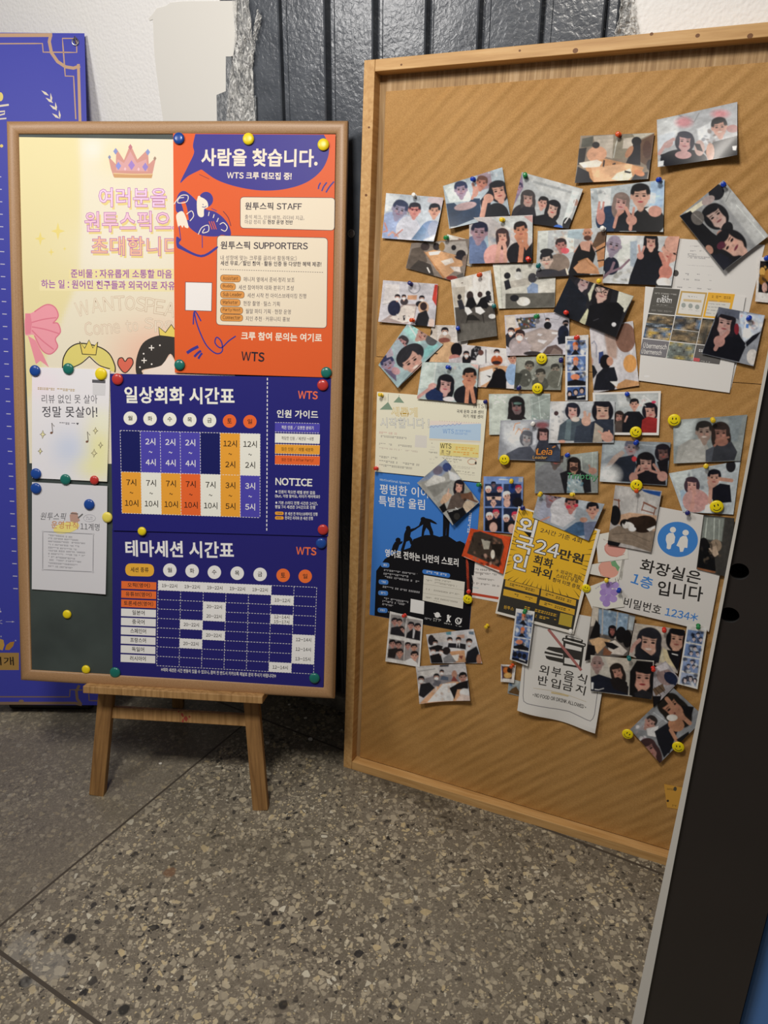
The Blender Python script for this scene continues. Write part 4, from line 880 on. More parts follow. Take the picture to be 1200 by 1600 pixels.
# ---- two white pages with the photo collage, upper right
Z = (990, 360, 5.714); d = PD(0); cn = ((270, 62), (1172, 130), (868, 1420), (60, 1290))
s = Sheet(PB, d, Z, 1.25).base(cn, 'd3d1ce')
for i, (x0, y0, x1, y1, h) in enumerate(((500, 140, 590, 143, 10), (498, 182, 556, 186, 12), (590, 184, 660, 190, 12), (484, 212, 560, 216, 14), (484, 228, 690, 244, 14), (482, 242, 640, 252, 12), (474, 310, 716, 324, 4), (462, 390, 496, 393, 20), (566, 396, 600, 400, 20), (444, 436, 496, 440, 14), (546, 442, 600, 446, 14), (676, 450, 694, 452, 12), (390, 506, 436, 510, 14), (480, 512, 512, 514, 12), (566, 518, 606, 522, 12), (654, 524, 706, 528, 12), (668, 398, 694, 402, 5))): s.scrib(x0, y0, x1, y1, h, '77757a', 140+i)
s.ell(376, 382, 27, 29, '4a4846')
s.done('printed_page', 'white printed page with small lines of text, behind the tilted snapshot', 'paper sheet', M_paper)
d = PD(1); cn = ((105, 500), (1000, 590), (856, 1450), (45, 1340))
s = Sheet(PB, d, Z, 1.25).base(cn, 'd6d4d1')
Q = quadmap((180, 510), (915, 560), (770, 1200), (52, 1112)); rg = random.Random(11)
def G(c0_, r0, c1, r1): return (Q(c0_, r0), Q(c1, r0), Q(c1, r1), Q(c0_, r1))
s.quad(*G(0, 0, .322, .375), '55534f', 2)
for b, x0, y0, x1, y1, h in (('2+1', 248, 606, 312, 612, 30), ('EVENT!', 206, 640, 336, 650, 36)): s.text(b, x0, y0, x1, y1, h, 'ecebe8', 0.02)
s.scrib(190, 560, 384, 574, 14, 'b4b2ae', 160); s.scrib(206, 662, 316, 672, 10, 'a4a29e', 161); s.scrib(170, 672, 360, 690, 5, '8a8884', 162); s.scrib(160, 712, 345, 728, 16, '8a8884', 163)
s.quad(*G(.335, .02, .655, .37), 'b89a5e', 2); s.quad(*G(.355, .045, .635, .345), 'd6d4cf', 2); s.scrib(485, 590, 570, 600, 14, '55534f', 164); s.line([(445, 622), (606, 634)], 22, 'c8b48e')
for x, y in ((446, 668), (508, 674), (568, 684)): s.ell(x, y, 20, 22, '9aa09c'); s.scrib(x-18, y+34, x+18, y+36, 7, '8a8884', x)
s.quad(*G(.665, .015, .99, .37), 'dda93a', 2); s.quad(*G(.69, .14, .96, .345), 'cfcdc6', 2); s.scrib(700, 592, 872, 604, 26, '8a6420', 166)
for k in range(5): s.scrib(672-k*6, 628+k*27, 850-k*30, 638+k*27, 10, '77757a', 170+k)
def mosaic(c0_, r0, c1, r1, pal, nx=16, ny=11):
    K = np.array([[lin(rg.choice(pal)) for _ in range(6)] for _ in range(5)])
    for j in range(ny):
        for i in range(nx):
            x, y = i/(nx-1)*4.99, j/(ny-1)*3.99; xi, yi = int(x), int(y); fx, fy = x-xi, y-yi
            cc = K[yi, xi]*(1-fx)*(1-fy)+K[yi, xi+1]*fx*(1-fy)+K[yi+1, xi]*(1-fx)*fy+K[yi+1, xi+1]*fx*fy
            a, b = c0_+(c1-c0_)*i/nx, r0+(r1-r0)*j/ny; s.quad(*G(a, b, a+(c1-c0_)/nx, b+(r1-r0)/ny), tuple(np.clip(cc*rg.uniform(.8, 1.45), 0, .9)), 1)
p1 = ('4a4336', '6a5b48', '8d7a5c', '3a3a38', 'a38d6c', '59554c', '6f6a5e'); p2 = ('4a5a72', '6b86a4', '3a3a3c', '8d8a80', '59534a', 'b9a88c')
mosaic(0, .39, .322, .52, p1); mosaic(0, .52, .322, .57, ('86929e', '5d6874', '3d4248'), 12, 3); mosaic(0, .57, .322, .74, p2+('c9a850',)); mosaic(.335, .385, .655, .57, p2+p1); mosaic(.335, .58, .655, .745, p1); mosaic(.665, .385, .99, .745, p1, 14, 16)
s.quad(*G(0, .76, .322, .99), '77757a', 2); mosaic(.335, .76, .655, .99, ('77807c', '8a948e', '6a6e6a', 'b3a25c', '4a4a48'), 14, 9); s.quad(*G(.665, .76, .99, .99), '5d5b5a', 2)
for (x0, y0, x1, y1, h) in ((84, 1048, 292, 1064, 50), (68, 1098, 246, 1114, 46)): s.text('Übermensch', x0, y0, x1, y1, h, 'dcdad6', 0.012)
s.scrib(565, 1070, 640, 1078, 26, 'e4e2e0', 181); s.line([(535, 1150), (590, 1158)], 30, 'c05a5c'); s.scrib(600, 1168, 680, 1178, 16, 'b4b2ae', 182)
s.ell(118, 1302, 26, 9, 'e8e6e4')
s.done('printed_page', 'white page with a grid of event cards and pictures, left of beanie snapshot', 'paper sheet', M_paper)

# ---- three drawn fruit sheets
Z = (880, 740, 4.444)
for lay, cn, kind, lb in ((2.3, ((225, 425), (440, 385), (452, 592), (242, 617)), 0, 'white paper with pink apple drawing, topmost of the three fruit drawings'), (2.0, ((188, 632), (428, 590), (408, 742), (172, 694)), 1, 'white paper with peach and green leaf drawing, middle of the fruit drawings'), (2.7, ((140, 800), (372, 712), (424, 925), (206, 952)), 2, 'white paper with purple grape drawing, lowest of the three fruit drawings')):
    s = Sheet(PB, PD(lay), Z, 1.3).base(cn, 'd4d2ca', 6)
    if kind == 0: s.ell(360, 520, 74, 58, 'cf9488'); s.line([(288, 500), (290, 530), (320, 565), (370, 578), (425, 560)], 4, 'b5736a'); s.scrib(275, 455, 310, 470, 8, '8a6a64', 1)
    if kind == 1: s.ell(315, 665, 72, 56, 'd39a8a', 20); s.poly([(330, 612), (362, 604), (376, 630), (394, 650), (380, 680), (362, 650), (338, 640)], '6f9c72'); s.line([(250, 650), (262, 705), (320, 722)], 4, 'b97a6c')
    if kind == 2:
        for k, (x, y) in enumerate(((285, 785), (325, 775), (360, 775), (280, 825), (320, 820), (355, 825), (280, 868), (318, 862), (348, 870), (300, 900))): s.ell(x, y, 27, 24, ('a48cc4', '9a80bc')[k % 2])
        s.line([(335, 768), (366, 750), (362, 728)], 4, '5a5a5a'); s.scrib(225, 800, 265, 770, 9, '8a88a0', 2)
    s.done('fruit_drawing', lb, 'drawing', M_paper, 'fruit drawings')

# ---- small orange card at the door edge
Z = (910, 930, 4.706); cn = ((600, 1388), (775, 1422), (770, 1585), (622, 1560))
s = Sheet(PB, PD(0), Z, 1.5).base(cn, 'b98a3a', 4); s.scrib(622, 1425, 690, 1432, 14, '5a4420', 3); s.ell(682, 1424, 12, 16, '4a4436'); s.ell(628, 1512, 9, 9, '3a3024'); s.scrib(650, 1545, 690, 1550, 14, '6a5024', 4)
s.done('card', 'small orange card low on the pin board, beside the black door edge', 'card', M_paper)

# ================================================================== snapshots: printed pictures, ink as colours of a fine mesh
class Snap:
    def __init__(s, corners, nx, ny, bg, z, g):
        s.z, s.g = z, g; m = quadmap(*corners); s.nx, s.ny = nx, ny
        U, V = np.meshgrid(np.linspace(0, 1, nx+1), np.linspace(0, 1, ny+1)); s.U, s.V = U, V
        c = [np.array(k, float) for k in corners]
        P = ((1-U)*(1-V))[..., None]*c[0]+(U*(1-V))[..., None]*c[1]+(U*V)[..., None]*c[2]+((1-U)*V)[..., None]*c[3]
        s.X, s.Y = P[..., 0], P[..., 1]; s.C = np.zeros(s.X.shape+(3,)); s.C[:] = lin(bg, g)
    def lay(s, a, col):
        a = np.clip(a, 0, 1)[..., None]; s.C = s.C*(1-a)+np.array(lin(col, s.g))*a
    def e(s, cx, cy, rx, ry, col, rot=0.0, soft=3.0, op=1.0):
        c, d = math.cos(math.radians(rot)), math.sin(math.radians(rot)); dx, dy = s.X-cx, s.Y-cy; u, v = dx*c+dy*d, -dx*d+dy*c
        r = np.sqrt((u/rx)**2+(v/ry)**2); s.lay(((1-r)*min(rx, ry)/soft+0.5)*1.0 if op == 1 else np.clip((1-r)*min(rx, ry)/soft+0.5, 0, 1)*op, col)
    def p(s, pts, col, soft=3.0, op=1.0):
        q = np.array(pts, float).reshape(-1, 2); ins = np.zeros(s.X.shape, bool); dist = np.full(s.X.shape, 1e9)
        for i in range(len(q)):
            a, b = q[i], q[(i+1) % len(q)]; d = b-a
            cond = (a[1] > s.Y) != (b[1] > s.Y); ins ^= cond & (s.X < d[0]*(s.Y-a[1])/(d[1] if abs(d[1]) > 1e-9 else 1e-9)+a[0])
            t = np.clip(((s.X-a[0])*d[0]+(s.Y-a[1])*d[1])/(d@d+1e-9), 0, 1); dist = np.minimum(dist, np.hypot(s.X-a[0]-t*d[0], s.Y-a[1]-t*d[1]))
        s.lay(np.clip(np.where(ins, dist, -dist)/soft+0.5, 0, 1)*op, col)
    def l(s, pts, w, col, soft=2.5):
        q = np.array(pts, float).reshape(-1, 2); dist = np.full(s.X.shape, 1e9)
        for a, b in zip(q[:-1], q[1:]):
            d = b-a; t = np.clip(((s.X-a[0])*d[0]+(s.Y-a[1])*d[1])/(d@d+1e-9), 0, 1); dist = np.minimum(dist, np.hypot(s.X-a[0]-t*d[0], s.Y-a[1]-t*d[1]))
        s.lay((w/2-dist)/soft+0.5, col)
    def h(s, cx, cy, r, rot, style, hair, skin, mouth='9a5a54'):
        """a small head: hair, face, brows, eyes, nose, mouth"""
        c, d = math.cos(math.radians(rot)), math.sin(math.radians(rot)); K = lambda x, y: (cx+r*(x*c-y*d), cy+r*(x*d+y*c))
        sf = max(2.5, r*.08)
        def E(x, y, rx, ry, col, so=sf, op=1.0): X, Y = K(x, y); s.e(X, Y, rx*r, ry*r, col, rot, so, op)
        dk = tuple(np.array(lin(skin))*0.62)
        if style == 'long': E(0, .55, 1.05, 1.55, hair); E(0, -.25, 1.0, .95, hair)
        elif style == 'bob': E(0, .1, 1.06, 1.18, hair)
        elif style == 'short': E(0, -.28, .92, .86, hair); E(-.78, .12, .16, .24, skin); E(.78, .12, .16, .24, skin)
        elif style == 'bald': E(-.78, .1, .14, .22, skin); E(.78, .1, .14, .22, skin)
        E(0, .95, .34, .5, skin); E(0, .82, .36, .2, dk, sf*2, .5)
        E(0, .12, .74, .98, skin); E(0, -.2 if style == 'bald' else .1, .72, .8, skin)
        if style in ('long', 'bob'): E(-.12, -.72, .74, .36, hair); E(.3, -.62, .5, .34, hair); E(-.74, .1, .2, .7, hair); E(.74, .1, .2, .7, hair)
        if style == 'short': E(0, -.78, .76, .34, hair); E(-.3, -.62, .46, .26, hair); E(.66, -.45, .16, .4, hair); E(-.68, -.42, .16, .4, hair)
        if style == 'mask': E(0, -.3, .94, .84, hair); E(0, .1, .74, .6, skin); E(0, -.72, .78, .36, hair)
        for x in (-.32, .32):
            E(x, -.17, .21, .05, '3a2c28', sf*.5, .8); E(x, .03, .16, .085, '241c1c', sf*.5)
        E(.02, .28, .09, .1, dk, sf, .55); E(.3, .3, .2, .16, 'c98a7c', sf*2, .3); E(-.3, .3, .2, .16, 'c98a7c', sf*2, .3)
        if style == 'mask': E(0, .48, .62, .5, 'e6e6ea')
        else: E(0, .56, .26, .085, mouth, sf*.6); E(0, .54, .16, .03, 'e8dcd4' if mouth == 'smile' else mouth, sf*.5, .8)
    def dsl(s, txt):
        for ln in txt.strip().split('\n'):
            f = ln.split()
            if not f: continue
            k = f[0]
            if k == 'e': s.e(*map(float, f[1:5]), f[5], float(f[6]) if len(f) > 6 else 0, float(f[7]) if len(f) > 7 else 3)
            elif k == 'p': s.p([float(v) for v in f[2:]], f[1])
            elif k == 'P': s.p([float(v) for v in f[3:]], f[1], float(f[2]))
            elif k == 'l': s.l([float(v) for v in f[3:]], float(f[2]), f[1])
            elif k == 'h': s.h(*map(float, f[1:5]), f[5], f[6], f[7], *(f[8:9]))
            elif k == 'n':                                  # busy small things in the background of the picture
                r = random.Random(int(f[1])); x0, y0, x1, y1, sz = map(float, f[3:8])
                for _ in range(int(f[2])): s.e(r.uniform(x0, x1), r.uniform(y0, y1), sz*r.uniform(.4, 1.2), sz*r.uniform(.3, .9), r.choice(f[8:]), r.uniform(0, 90), sz*.5, .75)
def snap(label, corners, bg, txt, z, layer, lifts=(0, .0, .001, .001), g=1.25, border=None, res=1.45, name='snapshot', cat='photo', group='snapshots on the pin board', marks=None):
    cp = [np.array(c, float) for c in corners]; wpx = max(np.linalg.norm(cp[1]-cp[0]), np.linalg.norm(cp[2]-cp[3]))/z[2]; hpx = max(np.linalg.norm(cp[3]-cp[0]), np.linalg.norm(cp[2]-cp[1]))/z[2]
    nx, ny = max(12, int(wpx*res)), max(12, int(hpx*res)); s = Snap(corners, nx, ny, bg, z, g); s.dsl(txt)
    # the unevenness every print of a snapshot has: mottled light, film grain, softened edges
    r_ = np.random.default_rng(len(label)*131+nx); sh = s.X.shape
    def mott(k):
        q_ = r_.normal(size=(k+3, k+4)); yy, xx = s.V*k, s.U*(k+1); yi, xi = np.minimum(yy.astype(int), k), np.minimum(xx.astype(int), k+1); fy, fx = yy-yi, xx-xi; fy, fx = fy*fy*(3-2*fy), fx*fx*(3-2*fx)
        return (q_[yi, xi]*(1-fx)+q_[yi, xi+1]*fx)*(1-fy)+(q_[yi+1, xi]*(1-fx)+q_[yi+1, xi+1]*fx)*fy
    def soften():
        c_ = s.C; s.C = (np.pad(c_, ((1, 1), (1, 1), (0, 0)), 'edge')[2:, 1:-1]+np.pad(c_, ((1, 1), (1, 1), (0, 0)), 'edge')[:-2, 1:-1]+np.pad(c_, ((1, 1), (1, 1), (0, 0)), 'edge')[1:-1, 2:]+np.pad(c_, ((1, 1), (1, 1), (0, 0)), 'edge')[1:-1, :-2]+2*c_)/6
    s.C = s.C*np.exp(0.09*mott(3)+0.07*mott(9)+0.07*mott(26))[..., None]; soften()
    s.C = s.C**1.14*0.98
    s.C = np.clip(s.C*np.exp(0.05*r_.normal(size=sh))[..., None], 0, 0.9)
    if border:
        bx, by, bc = border; e = np.maximum(np.maximum(bx-s.U, s.U-1+bx)/bx*1.0, np.maximum(by-s.V, s.V-1+by)/by); s.lay((e > 0).astype(float), bc)
    d = PD(layer); fr = PB; px = z[0]+s.X/z[2]; py = z[1]+s.Y/z[2]
    D = RT*((px-600)/FPX)[..., None]-UP*((py-800)/FPX)[..., None]+FW; o = fr.B+fr.n*d
    t = ((o-EYE) @ fr.n)/(D @ fr.n); Q = EYE+D*t[..., None]-fr.B; A, B = Q @ fr.u, Q @ fr.v; a0, b0 = float(A.mean()), float(B.mean())
    w = ((1-s.U)*(1-s.V), s.U*(1-s.V), s.U*s.V, (1-s.U)*s.V); H = sum(l*k**1.8 for l, k in zip(lifts, w))
    V = np.stack([A-a0, B-b0, H], -1).reshape(-1, 3); W = nx+1
    i, j = np.meshgrid(np.arange(nx), np.arange(ny)); k = (j*W+i).ravel(); F = np.stack([k, k+W, k+W+1, k+1], 1)
    me = bpy.data.meshes.new(name); me.vertices.add(len(V)); me.vertices.foreach_set('co', V.astype(np.float32).ravel())
    me.loops.add(F.size); me.loops.foreach_set('vertex_index', F.astype(np.int32).ravel()); me.polygons.add(len(F)); me.polygons.foreach_set('loop_start', (np.arange(len(F))*4).astype(np.int32))
    me.polygons.foreach_set('use_smooth', np.ones(len(F), bool)); me.update(calc_edges=True); me.validate()
    at = me.color_attributes.new('Col', 'FLOAT_COLOR', 'POINT'); rgba = np.ones((len(V), 4), np.float32); rgba[:, :3] = s.C.reshape(-1, 3); at.data.foreach_set('color', rgba.ravel())
    me.materials.append(M_photo); o = bpy.data.objects.new(name, me); COL.objects.link(o); o.matrix_world = PB.mat(a0, b0, d)
    return tag(o, label, cat, group)
ZA = (570, 240, 5.714); ZB = (720, 240, 5.714); ZC = (880, 150, 5.714); ZD = (1010, 150, 6.316); ZE = (820, 330, 6.316); ZF = (980, 260, 5.4545)
ZG = (575, 420, 5.4545); ZH = (750, 470, 5.714); ZI = (990, 360, 5.714); ZJ = (750, 600, 5.4545); ZK = (900, 600, 4.444); ZL = (700, 730, 5.0); ZM = (880, 740, 4.444)
ZN = (580, 920, 4.8); ZO = (910, 930, 4.706); ZP = (770, 930, 6.316); ZQ = (640, 680, 8.571)
# ---- upper rows
snap('snapshot of three friends, white T-shirt in the middle, topmost at the left frame', ((190, 352), (708, 395), (632, 790), (158, 755)), 'b4bcc4', '''
p ccd2d6 180 350 330 350 260 480 190 520
n 3 14 350 480 400 560 14 6a6a70 9a7a70 b0b8c0
p c4b8bc 570 390 705 395 690 480 560 430
e 320 690 190 150 a9b2c4
e 240 650 110 130 98a6c4
h 312 500 78 20 short 353f5c 8d8aa0 8a6a80
e 390 690 110 130 c4c6d0
h 446 505 62 6 short 2a2a38 c08a84 b06a68
l 8a3a4a 8 395 490 440 500 495 500
e 600 720 110 120 6f86a8
e 630 680 60 80 8a94ac
h 626 510 58 4 short 23252e c09684
p 5a7a9c 420 770 520 640 560 680 540 780
l c29a8e 16 215 730 250 700 300 740
l c08c84 13 180 620 205 690 170 700
l c08c84 13 270 740 340 680
P e8e8ea 25 540 775 640 730 640 790''', ZA, 1.0, (0, .004, .014, .004))
snap('tilted snapshot of man in navy sweater with woman making heart sign beside him', ((700, 290), (1228, 122), (1296, 545), (765, 675)), 'a8b4bc', '''
p ccd4d4 700 290 900 240 960 420 760 440
p 9a8a94 1000 190 1120 150 1140 300 1040 330
h 860 320 66 -4 short 323c5a 9a8a9c 8a6a7a
p 33465f 730 450 800 440 870 500 960 400 1030 400 1040 560 770 675
e 900 470 100 34 b09a9c -12
h 1045 260 56 14 short 6a4a40 b47f70
l b58c80 24 965 270 985 340 960 400
e 990 340 26 50 b58c80 10
p 2a2c38 1030 420 1130 300 1120 560 1060 600
h 1195 330 86 -14 bob 20202a c69c8c a05a58
e 1180 560 110 120 262a30
l c69c8c 44 1050 560 1075 430 1110 400
e 1105 400 44 40 c69c8c
P dce0e4 14 775 660 830 655 810 672 780 675
n 4 8 1080 150 1180 200 14 c4c8cc 8a8a92''', ZA, 1.6, (.002, .0005, .0005, .010))
snap('snapshot of women with dark hair under a white ceiling, right of the navy sweater snapshot', ((545, 165), (1095, 320), (965, 672), (440, 600)), 'b2b6b8', '''
P c2c5c5 20 560 170 1090 320 1040 480 700 330
P a4a8aa 10 650 240 1000 340 990 360 640 260
P d4dcdc 12 1000 330 1060 350 960 600 900 640
p 8f7f96 545 180 560 300 470 470 440 440 500 260
h 515 300 40 10 short 4a4460 a08a9c
e 560 560 110 110 3c3a40
h 600 400 66 0 long 4a4648 b0948c a06a64
p 34333a 470 560 560 470 660 480 690 640 540 620
h 735 440 52 16 short 262428 c49c90
h 825 490 66 14 long 1d1d24 c0a498 b04a50
p 1a1a22 650 560 760 540 850 600 900 680 640 680
e 870 660 40 24 3f6fc0
e 955 640 46 70 1d1e26
e 1030 440 22 30 b09084
l eeeeec 10 1030 400 990 530 930 620''', ZB, 1.0, (.0, .006, .004, 0))
snap('snapshot of pink top woman and two men holding their cheeks', ((75, 573), (642, 547), (638, 968), (75, 983)), 'c0bcbc', '''
p c8cccc 270 570 640 550 640 760 450 700
p d0a8a4 560 560 640 550 640 620
n 5 26 250 650 470 800 22 b0b4bc d0c4bc 9aa8b4 e0dcd8
p 9fb4c2 200 720 240 720 250 860 200 860
e 130 880 110 150 6f7fa0
h 165 700 84 6 short 232a44 a48c98 8a6a78
e 315 920 110 110 d8a8a2
h 372 735 60 -6 long 4a3a3c d4a898
l d4a898 38 320 980 340 840 350 800
l d4a898 34 400 960 395 840 380 790
e 520 900 110 110 23232a
h 535 680 68 -6 short 2a2426 c08a70
l c08a70 44 530 980 545 820 500 740
l c08a70 40 620 900 575 800 580 720
p 1d1d24 570 880 640 790 640 968 580 968''', ZB, 2.6, (0, 0, .001, .001))
snap('snapshot of study group round a big wooden table, topmost row, red pin', ((155, 355), (815, 330), (760, 745), (105, 780)), '8c8072', '''
p b8b0a4 270 360 450 345 440 560 300 520
p 5a5a52 170 380 270 360 260 450 160 460
p 8f8878 450 345 640 340 620 560 440 560
l c4c4bc 9 490 370 470 440 450 550
p c4bcb0 540 380 630 370 620 470 530 470
p 6a5242 690 400 815 335 770 640 640 560
p b8b4a8 620 340 810 330 660 400
p 1d1b1f 140 470 210 460 190 590 130 620
e 300 520 90 70 cfa184 -10
e 292 438 34 30 1f1c20
p c4956c 180 600 380 560 720 640 700 690 620 720 580 780 260 780
p e0d8cc 140 600 300 570 350 590 320 640 180 640
p d8b08c 250 640 620 600 600 780 280 780
p e2dcc8 480 690 600 650 620 720 560 775 430 745
p 25222a 550 665 612 680 600 695 548 685
p 25222a 440 605 470 595 468 612 440 615
p 2a2228 360 570 375 575 365 635 352 630
p 20202a 560 600 600 510 640 380 690 420 690 620 600 610
e 655 405 44 40 1a1a22
e 590 500 26 60 b08468 30
p 1c1c26 105 780 130 630 230 680 240 730 280 780
p 22222c 600 775 640 700 760 680 750 745
e 680 690 50 26 c0845e 20
e 750 480 40 80 5a3f34
e 775 620 30 50 28202a''', ZC, 1.2, (0, .002, .006, .004))
snap('snapshot of smiling couple in black T-shirts, highest on the pin board', ((103, 235), (897, 62), (893, 603), (117, 718)), 'a9acb0', '''
P c4c8ca 30 110 235 320 190 310 380 120 420
P c4ccd4 20 110 400 280 350 280 480 120 540
l 8a8c8e 8 320 190 470 260 520 170
l b0b2b2 6 640 320 820 160 880 80
e 370 260 80 50 b9868c 0 40
e 730 180 80 40 c08a90 0 40
P d4d8dc 20 500 330 640 260 620 480 520 470
n 6 20 480 340 900 480 24 c4c8cc 8a8e96 e0e4e8 6a5a58
e 370 640 230 110 20222c
p 20222c 140 590 280 540 560 600 580 650 170 700
h 380 450 92 4 bob 1c2038 c4a0a0 a86a70
e 365 590 80 40 c4a0a0
l b89a98 34 130 580 190 480 270 430
e 220 480 50 34 b89a98 -40
e 525 520 50 80 b8a09a
p 22222c 470 470 530 480 560 560 500 540
p 1b1c24 570 560 660 460 740 440 900 400 895 605 620 640
h 720 310 88 -6 short 1d1b22 c49a8c d8c8c0
e 630 560 40 90 b8907e
p e8ece8 845 510 890 505 880 555 850 550
p d8dce0 120 660 175 650 170 700 120 715
e 850 330 60 40 a87a78''', ZD, .4, (.001, .003, .022, .02))
snap('snapshot of couple both making V signs, blonde woman at the left', ((245, 830), (905, 745), (893, 1215), (258, 1208)), 'b8c0c4', '''
p d4d8d8 300 830 430 820 420 1000 330 1000
n 7 12 250 850 420 1000 20 8a8c90 e0e4e4 aab0b4
p a9c0d8 780 770 905 750 890 990 770 1000
e 420 1110 130 130 31445f
h 518 950 76 8 long 8a7a74 c4a09a a86068
p 23262e 480 1080 560 1010 620 1060 650 1208 450 1208
e 760 1120 150 130 202024
h 690 890 98 0 short 1a1a1e c8a494 a8505a
e 335 1080 38 70 c09088
l c09088 20 310 1040 325 950
l c09088 18 350 1040 362 950
l c89a8c 26 455 1170 480 1070 530 1030
l c89a8c 20 480 1070 500 1020
l c89a8c 30 600 1190 610 1110 560 1000
l c89a8c 22 615 1100 632 1000
e 610 1110 48 46 c89a8c
p e6e2dc 730 1010 790 980 830 1010 780 1060
e 820 1030 60 50 c89a8c
p c4ccd4 780 860 830 870 820 960 770 960''', ZC, 1.0, (.004, 0, .005, .001))
snap('snapshot with man in black tank top behind woman in glasses', ((128, 195), (805, 162), (772, 622), (112, 655)), 'b4b8ba', '''
p c8ccc8 130 200 230 195 220 420 150 420
p d0d8d4 380 240 490 230 480 400 400 420
p a4b4bc 430 190 580 180 560 280 420 260
n 8 22 280 180 480 420 22 c4b4a8 a49c98 d8dcd8
e 335 520 110 100 8a7c72
h 358 335 62 0 short 3a3032 b0807a b04a58
e 400 390 40 30 d86a74
p c49c8c 480 400 560 300 660 290 700 380 660 440 520 440
p 1f1e22 540 320 560 380 640 400 650 310 700 420 640 640 420 640 480 430
h 620 215 56 -4 bald 6a4a40 b48872 7a4a40
e 620 265 38 26 5a4038
h 215 480 70 -4 short 2a2a2e c4b0a4 b06a64
e 218 398 66 30 2a2a2e
l 5a5a5e 6 160 492 270 480
e 230 620 130 50 3f3f47
p 454349 120 580 200 640 420 560 430 650 115 655
p 6a5444 660 340 720 210 800 180 800 300 700 370
p c4946e 700 360 800 300 780 540 730 560
l 2a2422 14 700 400 790 350
l 2a2422 12 720 490 790 480
p c89a78 480 560 560 480 620 460 720 560 740 622 520 610
l b0845e 12 530 500 600 470 640 520 700 560
l e4d4c4 16 410 570 425 620''', ZE, 1.6, (0, .001, .001, .004))
snap('snapshot of bald man and woman in black coat, both making V signs', ((808, 235), (1526, 250), (1445, 736), (768, 708)), 'c9ccce', '''
P d8dcd8 20 950 240 1100 240 1060 540 900 520
n 9 18 860 480 1040 700 26 8a8a84 b4b4ae 6a6a66 d0d0cc
e 850 540 80 90 242a3c
p 262c40 780 640 830 450 900 480 870 620
h 880 330 92 14 bald 5a5660 9a90a0 7a6a7c
l 8a7480 26 770 660 850 590 880 510
l 8a7480 22 850 600 950 560 1030 480
P a8b4c0 10 1040 300 1110 290 1100 560 1040 540
p 1b1e28 1040 640 1120 430 1200 350 1340 400 1380 560 1330 735 1020 725
h 1245 300 72 0 long 1d1d24 d0a89a a85a60
p 1b1e28 1150 470 1250 420 1340 450 1340 735 1160 735
l c89a90 22 1140 430 1125 340
l c89a90 20 1150 430 1180 350
e 1140 440 34 36 c89a90
h 1450 400 110 30 short 23222a d4a898 b0605c
e 1470 320 90 90 d4a898
l c88c7e 40 1330 690 1400 560 1340 420
l c88c7e 30 1400 560 1440 430
e 1390 600 66 70 c88c7e
e 1370 700 70 44 d8d4d0''', ZE, 1.2, (0, .002, .003, .002))
snap('snapshot hung cornerwise by one blue pin, two dark haired people with eyes half closed', ((820, 115), (1205, 595), (820, 890), (445, 425)), '9a9c9e', '''
P b4b6b6 20 840 130 1200 590 1100 680 760 220
l 8a8c8c 6 840 300 880 210
l c4c8c6 10 930 330 1170 610
p d8d4c0 500 390 640 290 660 320 520 420
e 760 220 66 70 23242c 30
e 690 290 60 34 a89a98 -30
p 17171d 445 425 540 380 720 560 830 640 960 780 820 890
h 750 420 100 -38 bob 1a1a20 c0a8a0 8a5a5c
e 600 440 54 62 6f6b68 -20
l 9a9692 5 570 410 640 470
e 850 540 50 70 1d1d22 20
e 790 570 30 22 a88478 -40
h 870 660 120 -60 bob 17171d c8a698 7a3a4a
e 800 675 40 30 5a2a3c -40
e 700 710 30 40 b08878 -30
p 1b1d2c 720 760 800 740 900 800 820 890''', ZF, 2.0, (0, .006, .008, .006))
# ---- second rows, left half
snap('snapshot with brown corner pinned behind the tilted wooden table snapshot', ((735, 718), (1010, 790), (950, 1010), (700, 930)), 'c4beb4', '''
p 8a5a48 800 745 1000 800 1000 850 830 790
p ded8d0 745 725 840 760 800 800 730 760
p b0a494 720 800 950 860 940 1000 700 920''', ZA, .3, (0, 0, 0, 0))
snap('tilted snapshot of meeting at light wooden table, left of the cheek holding snapshot', ((418, 800), (940, 760), (880, 1162), (368, 1022)), '8a8078', '''
p b0aaa4 520 800 900 780 930 900 760 900 640 830
p 6a6058 370 1020 420 850 520 830 560 960 480 1060
p 4a4440 400 1030 480 950 590 990 620 1090 520 1070
e 540 830 40 36 4a4040
e 640 830 30 34 3a3436
e 690 830 26 40 9a7a4a
p c9a17c 540 880 620 860 800 900 900 980 720 1110 640 1040
p d8d0c8 680 960 780 930 800 970 720 1000
p dad2cc 760 1010 850 1010 860 1060 800 1050
p e0dcd8 570 880 680 870 660 900 580 910
p b0845e 540 880 720 1110 700 1115 525 870
e 860 900 44 40 2a262c
e 795 840 22 24 2a262c
p 33303a 800 920 870 900 880 960 820 940
e 900 960 30 50 8a7a70
e 780 1110 50 20 8a3a34
p 5a5652 820 1090 880 1060 900 1150 850 1150
l dcd8d4 12 560 1020 580 1060''', ZA, .8, (.002, .002, .004, .002))
